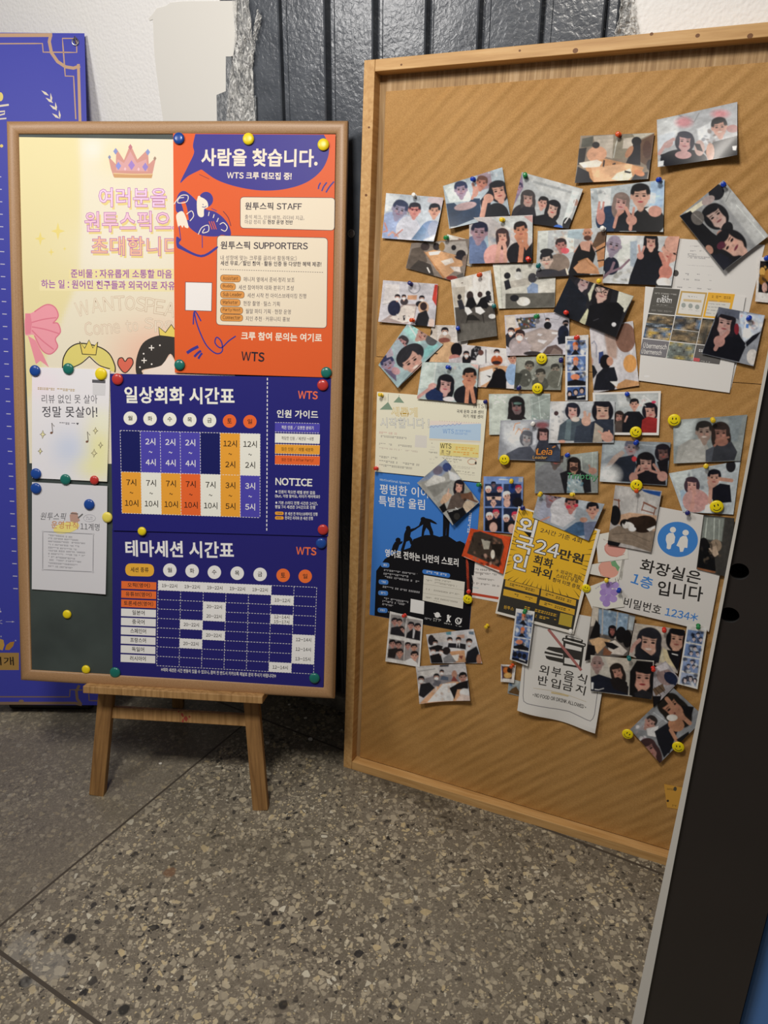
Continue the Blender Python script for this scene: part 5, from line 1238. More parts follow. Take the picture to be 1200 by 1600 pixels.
snap('snapshot of four people at long pale table, red panel on wall behind', ((130, 97), (598, 130), (572, 495), (95, 450)), 'c6c4ca', '''
p d4d0d0 150 130 270 135 265 280 130 310
l 8a8a8c 4 130 305 265 270
e 395 160 52 54 8a8a92
e 395 158 46 48 cac8ce
p b8463c 570 135 598 135 585 320 548 260
p c49a7c 340 225 420 225 415 265 335 262
p a89a98 110 450 170 410 300 300 420 300 400 430 330 470
p d4ccc6 190 420 310 310 410 320 390 440 300 460
e 225 335 54 66 2c3048
h 252 245 26 6 mask 26242c c4a094
e 310 280 34 30 4a4246
h 307 243 22 0 mask 2a262c c4a094
h 460 255 26 0 mask 26242c c4a094
e 440 300 32 26 2a2a32
e 475 330 46 52 c4a48c
e 475 320 30 36 3a2a2c
p 26262c 400 470 430 380 500 350 525 420 510 490 420 490
e 545 460 26 36 d8c4bc
p 2a2a30 300 400 322 395 318 440 305 440
n 10 8 210 380 400 450 10 e4e0dc 8a8488''', ZG, .9, (.001, .002, .005, .006))
snap('tall snapshot of seated people seen from behind with two white chairs', ((705, 95), (1048, 12), (1105, 572), (765, 622)), 'c8c6c2', '''
P d4d0c8 10 720 100 880 60 890 180 780 200
P dcdad6 8 900 60 1040 30 1050 280 900 290
p b4aea4 715 160 830 150 820 320 740 320
p 56524e 740 330 1090 280 1105 575 770 620
P 6a6762 16 800 470 1100 440 1105 575 780 615
e 780 240 18 24 2a262a
p 33333c 760 270 800 260 830 340 780 350
e 870 230 30 40 3a3030
p 16161c 830 320 850 250 900 240 930 310 900 330 870 350
p 16161c 920 330 960 250 1010 230 1050 300 1010 340
e 955 220 22 26 4a3a38
e 1025 210 22 24 26262c
p 26262e 1005 230 1050 225 1055 275 1010 270
p e4e2de 825 325 860 330 890 370 850 395 828 360
p e4e2de 915 330 960 325 1000 365 960 390 920 370
e 1060 405 30 20 e4e2de
p 2a2826 850 395 900 390 960 440 840 440
l 1f1d1c 6 860 390 840 460
l 1f1d1c 6 980 390 990 460
p dcd8d4 1020 290 1090 290 1080 320 1030 310''', ZG, 1.9, (0, .002, .005, .006))
snap('pale snapshot of people at a white counter, behind the tank top snapshot', ((285, 985), (850, 975), (838, 1372), (340, 1384)), 'c9c8c0', '''
p cfd0c6 290 990 350 985 370 1384 340 1384
l a8a8a0 5 350 990 372 1384
l a8a8a0 4 540 985 540 1080
p b4b0a8 440 1140 600 1110 620 1170 450 1200
e 415 1090 30 30 26262c
p 2a2a32 385 1140 430 1120 450 1200 400 1220
e 515 1045 22 24 3a3a3e
e 515 1090 36 36 d0d0cc
e 640 1110 40 44 4a4a50
p 8fa0bc 590 1200 640 1150 690 1170 690 1260 600 1270
p d4d2ca 690 1160 840 1110 830 1280 700 1300
p 6a6862 400 1250 840 1240 838 1372 400 1384
e 560 1320 60 40 d8d6d0
e 480 1290 40 30 26262c''', ZB, .8, (0, 0, .002, .002))
snap('snapshot of two women in black coats, one in glasses, yellow pin above', ((448, 632), (1076, 838), (902, 1246), (282, 990)), '2a2a30', '''
p d4d4c8 930 790 1076 838 985 1000 910 900
p ccccb8 620 800 690 700 720 760 640 890
p c4c4a8 540 1090 620 960 640 1000 590 1130
h 592 690 82 24 long 33323a b8a4a4 8a6a70
p 1f2530 290 990 440 660 560 800 620 860 560 1050 500 1080
p 20242e 430 760 560 820 610 960 520 1080 400 1030
h 770 790 92 16 long 1f1d22 c0a49a 9a6a6c
l 1a181c 7 700 750 745 775 760 810
l 1a181c 7 760 800 800 770 840 790
e 728 775 34 26 b4a49c 20
l 1a181c 6 700 760 720 800 755 800 750 765
l 1a181c 6 775 790 790 830 830 825 835 795
p 15151b 600 1120 640 930 760 900 920 900 980 960 900 1246
l 4a4a50 6 680 1080 730 1060
e 880 1118 22 20 d8d8dc''', ZE, 2.8, (.002, .003, .004, .002))
snap('mint and lilac selfie snapshot set cornerwise at the left frame', ((88, 820), (340, 462), (640, 645), (265, 1012)), '9fb4b8', '''
P a8d0cc 20 300 520 420 460 520 520 440 640 360 600
P 8fc0c0 14 470 700 560 600 600 660 480 780
l d8e4e0 10 350 480 440 620
h 290 625 52 40 short 4a4448 b48c8c
p a4b0b8 210 640 260 600 330 680 240 760
h 470 560 60 50 short 6a5a54 b4948a
e 540 610 50 44 5f5f62 30
e 360 740 130 90 34343a -36
h 375 790 100 -36 bald 34343a c09c90 d8ccc4
e 310 730 50 90 34343a 40
h 170 810 66 -20 short 3f4364 9c90a4
p 6f6680 130 850 240 880 250 960 180 900
e 240 870 40 30 b8949a 30
p 3f4046 260 1010 460 800 480 790 300 980
p b4a8b4 150 690 200 670 220 740 160 760''', ZG, 1.4, (0, 0, .0005, .010))
snap('snapshot of masked man sitting at wooden table, under the white chairs snapshot', ((545, 480), (890, 482), (802, 802), (492, 792)), 'cfcac6', '''
p c4bcb4 550 490 590 490 590 620 540 620
e 655 600 54 50 b8a89c
h 655 535 34 0 mask 2a262c c8a898
e 650 610 50 24 8a5a50
p c9a987 540 650 700 620 800 650 760 802 492 792
p b08a6c 490 720 540 650 560 690 520 780
e 755 690 50 60 1c1a20
e 740 760 50 30 b8847c
p c4c0c4 690 770 800 750 802 802 690 802
l 2a2a30 9 560 690 640 640
p 1d1d24 565 715 600 720 590 730 562 725
e 500 770 30 30 1d1d22
e 520 540 30 30 2a282c''', ZG, .6, (0, 0, 0, 0))
snap('snapshot of meeting with person in orange jacket behind dark haired woman', ((800, 645), (1270, 688), (1245, 1022), (810, 1000)), 'cfccce', '''
p 2a2a2e 880 690 920 655 965 665 960 780 870 780
n 11 14 890 670 955 770 9 8a8a90 4a4a4e c4c4c8
e 840 775 40 46 26242a
h 838 730 28 0 mask 26242a c4a094
e 965 770 42 44 d8d8d8
e 962 715 24 24 6a4a44
l 33333a 7 1005 690 1005 800
p dcd8d6 1015 670 1190 680 1180 800 1010 790
e 1098 780 50 44 b8663e
h 1098 715 28 0 mask 33282a c4a094
e 1095 800 40 16 3a2c30
p c9a17f 940 850 1060 820 1190 830 1140 1000 960 1010
p e4e0dc 950 880 1060 850 1080 930 960 1000
p 2a2a30 1065 845 1110 842 1100 858
p 2a2a30 1005 905 1050 915 1040 930
e 1120 930 66 80 18171c
p 18171c 1000 1020 1060 920 1180 900 1180 1022
h 1235 760 46 0 short 1d1b20 b8907e
e 1230 900 56 90 9ab4d4''', ZG, .9, (0, .001, .002, .001))
snap('snapshot of woman in navy making V sign beside man holding his cheeks', ((462, 795), (945, 805), (922, 1152), (418, 1106)), 'b8c4c4', '''
p c8d4d0 470 800 590 800 560 1000 440 1020
l dce4e0 6 580 800 560 960
n 12 20 600 830 820 1000 18 c4ccd0 a8b0b4 d4c4c0 8a98a4
p d8b8b4 870 810 940 815 940 860
e 600 1080 110 70 27365c
h 662 985 74 6 long 24242c c8a4a0 b0606a
p 2a3a62 490 1080 560 1020 640 1060 640 1130 520 1120
l c49c96 28 420 1100 500 1040 570 990
e 545 1000 34 26 c49c96 -30
e 690 1110 50 20 dcd8dc
e 850 1080 120 90 24242c
h 865 915 66 4 short 241f22 c08c74
l c08c74 34 840 1150 850 1010 820 960
l c08c74 34 905 1130 880 1010 905 960''', ZG, 2.6, (0, .001, .002, .001))
# ---- middle
snap('snapshot of four people round a grey table, green pin at its top', ((218, 130), (797, 95), (795, 480), (240, 490)), 'c2c0c8', '''
p ccc4bc 225 140 310 130 330 250 240 260
p 56544e 320 160 490 140 500 240 360 260
n 13 30 330 150 490 240 13 c8a878 5a7ab0 d8d4cc 8a3f34 2a2a30
p c0845e 300 250 360 235 350 270 300 280
l 8a8a90 4 570 110 580 150 700 170 720 140
p a89c98 380 300 540 240 720 270 640 370 500 480 400 400
P b4a8a4 14 400 290 560 245 700 280 620 370 480 450
h 602 175 22 0 mask 26242a c4a094
e 604 220 34 34 1f1f26
p dcdade 520 290 560 300 540 315 510 305
p dcdade 640 280 700 280 690 300 640 295
p dcdade 520 345 600 355 570 385 515 365
p dcdade 370 340 430 325 410 360 370 360
h 765 205 30 0 mask 23222a b0948c
e 768 215 20 14 1f1f26
e 745 290 50 70 272d42
p 222736 690 330 780 260 770 380 700 390
e 275 350 60 70 33333c
h 278 275 34 6 mask 3a3236 c4a094
e 350 400 90 80 a49a9c
p b0a6a8 260 490 300 360 390 360 470 400 400 490
h 355 310 48 6 mask 3a2c2e c4a094
p 6a5a58 550 480 600 410 680 390 740 440 740 480
p 8a7a74 620 480 660 420 720 450 730 480
e 470 470 80 20 3f3a3c''', ZH, 1.3, (0, 0, .001, .003))
snap('dim greenish snapshot of three people resting chins on hands, smiley pins top and bottom', ((315, 505), (745, 490), (722, 796), (303, 792)), '8d9089', '''
P a4a8a0 30 330 520 500 510 480 640 340 640
P a9aca4 20 560 500 720 500 680 600 580 580
h 440 585 46 10 short 4a4844 8a8478 6a5a54
e 400 690 60 80 5f605a
h 540 660 50 0 short 454440 8f897e 6a5a54
e 540 740 76 60 5d5e58
h 672 610 44 -4 short 4a4a46 989286 6a5a54
e 670 700 70 80 74756c
p 4a4d48 310 640 380 650 340 780 310 790
n 14 14 400 640 500 760 10 b4b8b0 6a6c66 d4d8d0
e 545 690 26 40 8f897e
l c4c8c0 6 720 500 735 620 700 760''', ZH, 1.0, (0, 0, .003, .001))
snap('four frame photo strip in blue and white, red pin at top', ((762, 318), (968, 303), (962, 890), (762, 893)), 'e4e2de', '''
p 4a4a52 775 340 850 338 850 348 775 350
p 5f78a8 780 358 945 350 944 484 780 488
p 5f78a8 780 498 944 492 944 626 780 630
p 5f78a8 780 638 944 634 944 756 780 760
p 4a6498 780 770 944 766 944 886 780 888
n 15 26 785 365 940 480 22 e0e4ea 9ab0d0 26262e
n 16 26 785 505 940 620 22 e0e4ea 9ab0d0 26262e
n 17 26 785 645 940 750 22 e0e4ea 9ab0d0 26262e
e 852 390 24 24 d88050
e 852 420 22 26 c89a88
p 1f1f26 810 484 850 430 890 480
e 855 525 24 24 d88050
e 855 555 22 26 c89a88
p 1f1f26 810 626 850 570 890 620
e 850 680 40 26 d89070
p 1f1f26 780 720 850 700 944 720 944 756 780 760
e 800 830 24 30 1f2230
e 855 815 26 30 1f2230
e 910 800 26 30 1f2230
e 855 820 16 20 c8b0a8
e 908 806 16 20 c8b0a8
e 800 836 14 18 c8b0a8
p 1a1c28 780 850 944 840 944 886 780 888
l d8dce4 10 870 860 930 850''', ZH, 2.0, (0, 0, .001, .001))
snap('snapshot of dark haired man from behind at a table, right of photo strip', ((978, 240), (1365, 180), (1420, 755), (1015, 822)), 'c8c6ca', '''
P d4d0d4 10 985 260 1100 240 1110 440 1000 470
l a8a8b4 12 1000 380 1020 360 1040 400 1040 500
p 3f5080 1060 460 1100 450 1110 560 1060 560
P b09a90 20 1110 300 1240 250 1220 520 1140 500
e 1300 330 90 130 8a6a5c
e 1120 545 50 66 1d1b20
e 1160 540 30 40 b8907e
p 23252e 1010 800 1040 660 1100 600 1200 590 1230 700 1200 800
p 2a2c34 975 560 1020 580 1050 640 1010 700
e 990 540 20 40 c4a094
p c49a70 1200 760 1300 700 1420 720 1420 755 1230 790
e 1340 560 60 80 d8a468
p e4e0dc 1160 720 1240 720 1220 770''', ZH, .9, (0, 0, .002, .001))
snap('snapshot of woman in grey beanie with finger on cheek', ((760, 683), (1172, 758), (1070, 1212), (608, 1100)), '90949c', '''
P c4ccd8 14 940 740 1170 760 1130 900 980 1000
n 18 18 930 740 1160 900 22 e0e4ec 8a90a0 c8a8a0 b4c4dc
P e4eaf2 8 1000 810 1060 800 1030 960 970 950
p 5f8ac8 1005 835 1030 835 1025 875 1000 870
p 1a1a22 610 1100 700 860 740 800 900 830 960 960 1000 1010 940 1175
p 1a1a22 1000 1000 1060 940 1140 900 1100 960 1010 1040
h 815 825 96 10 long 241f26 bc9c96 9a5a5c
p 5f6472 760 683 950 720 940 800 890 770 780 745 745 780
e 920 880 22 50 7a2a34
p 17171f 640 1090 720 1000 840 940 960 980 1000 1040 940 1175
l b48c84 34 730 1060 770 980 840 910
e 765 990 50 50 b48c84
e 1060 1130 50 70 d0ccc8''', ZI, 2.2, (0, .001, .002, .003))
snap('instant photo with dark picture at the right, cut off by the black door edge', ((1115, 238), (1330, 250), (1290, 655), (1084, 634)), 'd8d4d0', '''
p 1f1c1a 1130 272 1320 285 1300 570 1112 552
e 1150 370 26 40 c8a058
e 1150 440 34 46 8a6428
e 1170 510 24 44 c8a498
e 1210 400 40 60 a87a3a
n 19 16 1130 300 1300 560 18 6a4a24 3a2a1c c8a058''', ZI, .9, (0, .001, .002, .002))
# ---- lower middle
snap('pale snapshot of long haired person in dark glasses', ((75, 85), (598, 82), (600, 428), (80, 432)), 'b4bcb8', '''
P c8d0c8 40 85 90 230 90 220 420 90 425
P 9aa4a0 10 430 110 598 90 598 320 440 320
l b8c4c0 6 440 130 450 320
l c4d0cc 5 500 110 520 320
l c4ccca 5 430 180 600 110
n 20 10 120 100 220 180 10 e4e8e4
h 312 185 70 0 long 2a2628 7a6a6c 7a4a50
p 2f2b2e 232 300 250 180 300 260 360 260 400 300
p 2a2c2c 275 155 365 160 355 185 285 180
e 320 165 34 10 6f8a84
n 21 20 440 250 590 320 9 dce4e0 8aa09c''', ZJ, .7, (0, 0, .002, .002))
snap('hazy snapshot of two people with orange handwriting in its corner, smiley pin at corner', ((175, 310), (690, 302), (682, 662), (155, 640)), 'a0a4ac', '''
P c4c8cc 40 190 320 420 330 360 440 200 480
e 300 470 70 80 d4d8dc 0 70
h 400 460 58 6 bob 6a6c74 a4a4a8 8a7a7c
p 5a5e6a 230 590 330 540 430 530 480 600 470 650 200 640
h 540 430 56 0 bob 33282c b08c88 c08a88
p 3f424e 470 560 500 480 640 480 682 560 682 662 470 655
P c8ccd4 14 450 380 490 400 470 520 450 520
e 530 350 60 26 8a5a60 0 20
P 4a5468 20 640 560 690 560 682 662 560 660
l d8945c 6 285 395 300 340 340 330
l d8945c 6 300 430 330 380 350 400
l d8945c 5 350 420 370 380 420 385
l e09850 7 480 560 485 600 520 598
l e09850 8 620 540 640 530''', ZJ, 1.6, (0, 0, .002, .003))
snap('snapshot of two women in winter coats, one making a V sign', ((600, 148), (1150, 148), (1140, 500), (585, 502)), 'c2c6ca', '''
P d4d4d4 20 610 150 720 150 700 480 600 490
n 22 16 610 200 720 420 16 8a8e96 e8e8e8 b4b8bc
e 650 250 20 20 4a3a3c
p 56626c 660 480 680 350 760 290 850 290 940 340 930 490
h 790 225 62 0 bob 2c2e3c d4b0a8 b8706c
p 74848a 740 300 780 300 770 480 720 470
e 815 300 34 22 d0c8c0
p 464e5c 800 500 820 360 960 320 990 500
h 1045 225 88 0 bob 22222c d4b4a4 b07a74
p 3b4250 940 420 960 320 1010 300 1140 300 1140 480 960 500
p b8b0a4 980 330 1050 380 1040 490 960 500
l d4b0a0 26 900 310 893 240
l d4b0a0 24 920 310 935 255
e 905 315 40 42 d4b0a0
e 1085 450 52 44 d4a898 20
l d4a898 16 1010 400 1060 440
l d4a898 14 1100 400 1110 440
e 700 490 30 14 d4a898''', ZJ, 2.4, (0, 0, .001, .003))
snap('white bordered snapshot of three people, one in a red top', ((115, 60), (590, 48), (575, 355), (130, 352)), 'b4babc', '''
P c4c8c8 10 280 70 570 70 560 150 300 160
l e4e8e8 5 470 80 530 130
h 405 140 36 0 short 23232a c09a8c
p 1f2028 310 220 360 190 440 190 480 240 470 345 300 345
h 300 225 34 6 long 3a302e b48c82
p 5a504c 270 260 320 250 320 345 270 345
h 515 185 54 -8 bob 23202a c49c90 a85a5c
p 9c3636 460 250 500 225 570 240 565 345 450 345
e 540 125 16 9 d04a6a
n 23 8 440 110 480 150 8 c8a8a8 d8dcdc
l c49c90 12 340 260 355 225''', ZK, 1.5, (0, .001, .002, 0), border=(.035, .05, 'dedcd8'))
snap('snapshot of double V sign girl with glare on man in black', ((185, 390), (658, 405), (630, 705), (165, 675)), '8f979e', '''
P a9b2b6 20 200 400 360 395 340 450 190 520
l b4bcc0 5 440 420 560 430
h 385 440 52 6 short 6a6c7c 9a8c90
p a89890 200 580 260 500 320 460 340 480 260 560
p 2c323e 210 610 300 510 400 490 420 560 380 680 190 670
e 230 630 70 60 dcE8f4 0 60
e 405 520 18 18 c04a50
h 605 475 56 -6 bob 26222a 6a5452
p 1d1b20 560 540 640 510 640 640 600 660
h 485 550 66 0 long 1f1d22 ae8e84 8a5a58
p 221f24 410 690 440 600 540 600 620 640 625 702
l b48c80 18 400 670 420 600 440 570
l b48c80 15 425 620 470 600
l b48c80 18 610 660 570 600 540 560
l b48c80 15 580 620 515 600
e 600 640 36 34 b08a80
e 400 650 30 36 b08a80''', ZK, 1.0, (0, .001, .002, .003))
snap('faded snapshot of smiling couple, man in white shirt, smiley pin at corner', ((675, 250), (1190, 213), (1140, 532), (678, 550)), '939a9a', '''
P c4cccc 40 680 260 830 245 800 400 690 420
P 8a9498 14 1060 230 1160 220 1120 400 1070 400
p a8a8a4 690 545 710 430 800 380 900 400 930 470 920 540
h 890 330 66 0 short 33302e 9c8a80 d0c4bc
p b4b4b0 780 400 860 380 900 460 890 540 720 545
h 1005 340 66 -4 long 3a302c 8a6a60 b89a90
p 42444a 920 540 940 440 1080 400 1120 470 1100 530
e 1010 400 46 30 9a7264
l 9a7264 14 960 430 1010 380 1060 370
p 5a5e66 900 460 960 430 940 540 900 540''', ZK, 1.0, (0, 0, .003, .004))
snap('snapshot of pink top girl and man making V sign, right of the cat snapshot', ((645, 620), (1142, 532), (1092, 905), (742, 886)), 'b4bcc0', '''
P c8d0d0 14 660 620 800 590 820 720 720 780
p a4b8c8 720 740 780 720 790 830 740 850
n 24 22 760 590 1060 760 20 c8ccd0 8a9098 e0e4e4
h 805 700 52 0 bob 4a3a44 c8a098
e 830 810 90 80 bc9894
l c49a90 30 800 870 825 780 815 730
e 870 800 50 50 b8908c
h 960 650 52 4 short 23202a c09a8c
p 1d1d26 920 740 1000 690 1070 700 1080 820 960 830
l c09a8c 26 930 820 935 720 925 680
l b8907e 26 1000 660 1080 670
e 1075 570 34 44 2a282c
p d0d4d4 900 840 960 830 950 890 890 890''', ZK, .7, (0, 0, .002, .006))
snap('snapshot of bearded person with green handwriting across it', ((472, 640), (1008, 572), (1005, 926), (468, 930)), '8f9492', '''
P a4aca8 14 720 590 1000 575 990 740 860 640
l c4ccc8 5 860 620 870 730
l c4ccc8 5 960 580 955 700
e 600 800 130 130 84868a
p 808286 475 930 490 760 620 700 720 760 730 930
h 650 640 66 10 short 3a3638 5f5654
h 800 690 58 0 long 2a2424 b08a78 7a4a44
e 800 722 34 22 4a3834
p 26262c 680 760 760 730 740 930 720 930
p 26262c 850 730 940 780 950 920 890 930
p 9aa8ac 750 780 840 770 890 930 740 930
n 25 22 750 790 880 920 12 5f8a98 c8d0d4 4a6a80
e 960 740 36 28 b08a7c
l b08a7c 12 940 720 930 690''', ZJ, 1.2, (0, .001, .002, .002))
snap('snapshot of three friends overlapping the yellow poster, white T-shirt in the middle', ((708, 206), (1224, 286), (1100, 572), (660, 392)), 'a4acb4', '''
P b8c0c8 14 860 210 1100 260 1060 330 1000 300
e 780 330 100 90 a8aab4
p a4a8b8 690 390 740 260 840 320 800 430
h 820 225 70 24 short 4a4450 8a7c86
e 900 330 100 90 c4c4c8
p c8c8cc 820 300 900 320 1000 400 900 470 800 430
h 965 285 58 6 short 26222a b8807a b06a68
e 940 310 20 14 c84a5c
e 1000 300 18 12 c84a5c
h 1130 330 54 0 short 1f1f26 c49c8c
p 4a6684 900 500 1000 430 1060 420 1080 530 980 540
p 7a829a 1060 430 1180 420 1100 575 1070 560
l c49a90 14 720 420 790 390
e 1060 410 30 20 b8907e''', ZL, 3.7, (0, .002, .004, .001))
snap('blue photo booth card of four frames with people in red and white hats', ((278, 72), (588, 75), (580, 525), (278, 500)), '7f98c8', '''
p b4b8c0 552 80 584 82 582 116 550 114
l d8e0f0 5 400 95 470 98
p 33405f 288 130 420 130 420 305 288 305
p 33405f 434 130 572 130 570 312 434 310
p 2a3450 288 318 420 318 420 505 288 498
p 2a3450 434 318 568 322 566 515 434 508
h 315 175 26 0 short d8dce4 d4b0a4
h 355 135 22 0 short 1f2230 5f5a68
h 405 178 24 0 short c84a5c c8a098
p d8b8a8 300 230 420 230 410 260 355 250 310 260
e 355 240 16 10 26262e
h 355 280 26 0 bald 1f2230 d4b0a4
p 1d2233 290 200 420 195 400 230 310 225
h 460 225 34 -10 short d8dce4 d4b0a4
h 550 170 28 0 short c04058 c8a098
e 500 160 26 40 2f4a8a
p 1f2540 480 210 572 200 570 300 500 300
e 460 280 26 34 d4b0a4
e 545 275 40 40 23232e
h 325 385 30 0 short d8dce4 d4b0a4
h 375 360 28 0 short c04058 c8a098
p 1a1e2c 290 420 420 390 420 500 290 495
e 350 440 40 34 2a2024
e 355 470 30 40 d4b0a4
h 455 400 28 0 short d8dce4 d4b0a4
h 525 380 30 0 short c04058 c8a098
p 1a1e2c 436 430 566 410 566 510 436 505
e 500 455 40 40 26242c
e 500 480 30 36 d4b0a4''', ZL, 1.0, (0, 0, .001, .001))
snap('snapshot set cornerwise over the blue poster, girl beside animal figure in a hat', ((105, 635), (480, 315), (938, 892), (590, 1196)), 'a8a8a4', '''
P 8f9cb4 30 130 620 480 320 560 420 420 560
e 500 430 60 60 42507e 20
e 380 470 70 60 7a7484 -30 20
P d0d0cc 10 200 650 330 530 470 560 480 610 240 690
P 8c8c88 14 230 690 560 610 440 760 330 830
P d8dce0 16 520 470 700 560 640 620 540 590
P a0a49c 10 760 660 860 780 760 800 730 700
h 665 680 72 6 long 26222a d4a898 b06a64
p 5f544e 500 1000 560 820 640 760 760 780 740 960
p c4a890 410 900 450 810 520 760 570 800 520 880 450 930
l d4b0a0 18 510 800 525 720
p 7a5a48 680 790 780 770 830 750 870 860 930 890 900 900 760 850 700 850
e 800 950 80 76 c4b4a0
e 745 860 24 20 5a4438
e 745 870 8 10 1f1a1a
p 17171b 500 1010 620 1000 720 960 780 1060 600 1196 560 1120
p 17171b 400 960 470 900 510 1000 450 1040
e 640 1080 40 44 3a3836
l d8d8d8 10 620 970 650 990
l d8d8d8 8 530 1020 580 1010''', ZQ, 2.3, (.003, 0, .003, .008))
snap('orange framed snapshot of a dark crowded room, tilted beside the yellow poster', ((176, 476), (492, 546), (432, 832), (110, 690)), 'c8552f', '''
p 4a4038 200 510 250 500 420 560 440 620 400 780 150 670
n 26 40 170 560 410 760 18 1f1a1c 6a4a3c c8a494 2a2426 8a6a5a
p b4b0a4 260 560 330 580 320 640 280 640
l 4a4a4a 8 285 570 310 570
p 2a2420 340 600 430 600 410 700 350 680
e 350 680 16 34 e4d8cc
l e8e0d8 8 130 700 210 740
l e8e0d8 8 290 770 400 810''', ZL, 1.6, (0, 0, .003, .004))
snap('small green edged print sticking out below the orange framed snapshot', ((402, 688), (466, 698), (450, 826), (398, 808)), '8a8878', '''
p 6a7a68 404 690 460 698 458 738 402 730
e 425 780 20 30 b08a78
e 420 745 16 10 3a3a34''', ZL, 1.2, (0, 0, .001, .001), group=None)
snap('snapshot of black and brown cat sleeping on a blanket', ((362, 80), (686, 120), (610, 545), (308, 490)), 'b4b0ae', '''
P c0bebc 10 370 90 680 125 650 290 380 280
l 8a8886 4 525 100 512 270
p 2f5a9c 540 108 680 125 672 158 640 150 600 140 560 125
l 8a6050 10 385 180 390 280
l 8a6050 10 355 180 392 188
l 8a6050 12 560 200 645 240
l 8a6050 8 545 250 630 275
l 8a6050 8 560 205 545 255
l 8a6050 8 640 240 628 285
p c4a58c 380 290 460 270 650 290 640 400 380 350
e 360 290 40 70 1c1c20
p 8c7e70 310 400 380 360 640 400 615 545 480 500 308 460
l 74685c 6 340 420 460 410 600 470
l 9a8c7e 5 340 450 480 460 600 520
e 560 350 90 60 33261f -6
e 500 330 60 30 3a2c24
p 26201e 560 290 570 300 550 310
e 430 345 36 30 1f1c1c
e 432 356 22 24 e4dcd8
e 425 340 12 14 1f1c1c
e 460 360 34 22 e4dcd8 20
e 480 385 26 16 e8e4e0
p e0dcd8 580 385 640 360 636 380 600 400
p 1a1a1e 310 460 400 480 380 510 308 500''', ZM, 3.1, (0, .002, .003, .003))
snap('dark snapshot of people by tall window, right of the toilet sign', ((975, 285), (1190, 310), (1150, 720), (925, 660)), '4a4844', '''
P 8f958f 10 980 300 1120 310 1100 470 960 450
l c4ccc4 8 1000 310 985 450
l c4ccc4 7 1050 310 1045 470
l b4bcb4 6 1085 320 1080 470
p 1a1918 930 660 950 480 1000 460 1050 560 1060 680
e 975 480 30 36 1f1c1c
e 1060 500 40 44 9a8a78
p c4b09c 1010 520 1060 500 1080 560 1050 580
n 27 14 960 480 1090 620 14 2a2624 6a5e50 3a3430
p 9a6a4a 930 650 1060 680 1050 690 930 668''', ZM, 2.7, (0, 0, .002, .002))
# ---- bottom rows
snap('white edged card of four group selfies, under the blue poster', ((140, 168), (388, 230), (365, 586), (110, 540)), 'dcdad8', '''
p 9a9696 148 190 262 210 254 362 142 342
p a09c9c 268 220 382 238 368 392 258 368
p 8a8484 136 372 250 390 244 538 124 516
p 9a9494 256 400 366 410 352 568 248 540
h 176 245 26 0 short 23202a b48c84
h 212 250 24 0 short 1f1c24 c49c90
h 226 310 28 -10 short 2a2428 c49c90
p 2a2830 150 290 200 280 250 340 250 360 144 340
h 298 275 26 8 short 23202a b48c84
h 348 288 28 0 short 1f1c24 c89c8c
p 23222a 270 330 310 300 370 320 366 388 260 366
p d4d4d8 315 300 330 310 320 370 310 370
h 160 410 28 -6 short 1f1a20 b08880
h 205 420 26 0 short 1f1a20 b08880
h 215 480 30 0 short 2a2226 b88c7c
p 2a2426 130 450 200 440 180 520 126 510
h 275 425 24 0 short 1f1a20 b08880
h 322 440 26 0 short 1f1a20 b8907e
h 326 500 32 0 short 1f1a20 c49c8c
p e4e0e0 250 540 300 520 350 560 330 570''', ZN, 1.2, (0, 0, .002, .004))
snap('snapshot of masked people in suits at a meeting, upper of the lowest two', ((412, 342), (768, 300), (833, 558), (448, 556)), 'c8c8cc', '''
p d0ccca 430 340 550 320 570 400 440 400
p 6a9aa8 560 320 600 318 600 345 565 345
p 6a7a8a 730 320 770 318 770 345 735 340
p c8a494 640 350 700 340 700 370 650 372
h 465 385 18 0 mask 26222a c4a094
e 450 385 24 40 2f2a30
h 480 405 22 0 mask 1f1d22 c4a094
p 1f1d22 430 440 500 420 540 430 520 470 450 470
h 590 385 22 0 mask 1f1d22 c4a094
p 26262e 572 440 580 405 640 410 640 445
h 655 385 22 0 mask 1f1d22 c4a094
p 26262e 640 445 650 405 710 415 710 455
p d8d8dc 655 408 665 408 662 445
h 735 400 26 0 mask 1a181e b08c80
p 1f212c 700 560 720 470 790 430 810 480 790 555
p c49a78 580 470 700 460 710 550 620 555 600 500
p e0dcd8 600 500 660 490 650 540 620 545
p 8a5048 655 505 690 500 680 530
h 465 465 24 0 mask 1f1d22 c4a094
p 1d1c22 440 500 520 480 540 555 452 556
e 565 465 30 30 2a2226
p 8a8a8e 540 520 590 480 640 550 545 556
h 525 470 20 10 mask 2a2428 c4a094
e 810 530 20 40 b8886c''', ZN, .8, (0, .001, .001, .002))
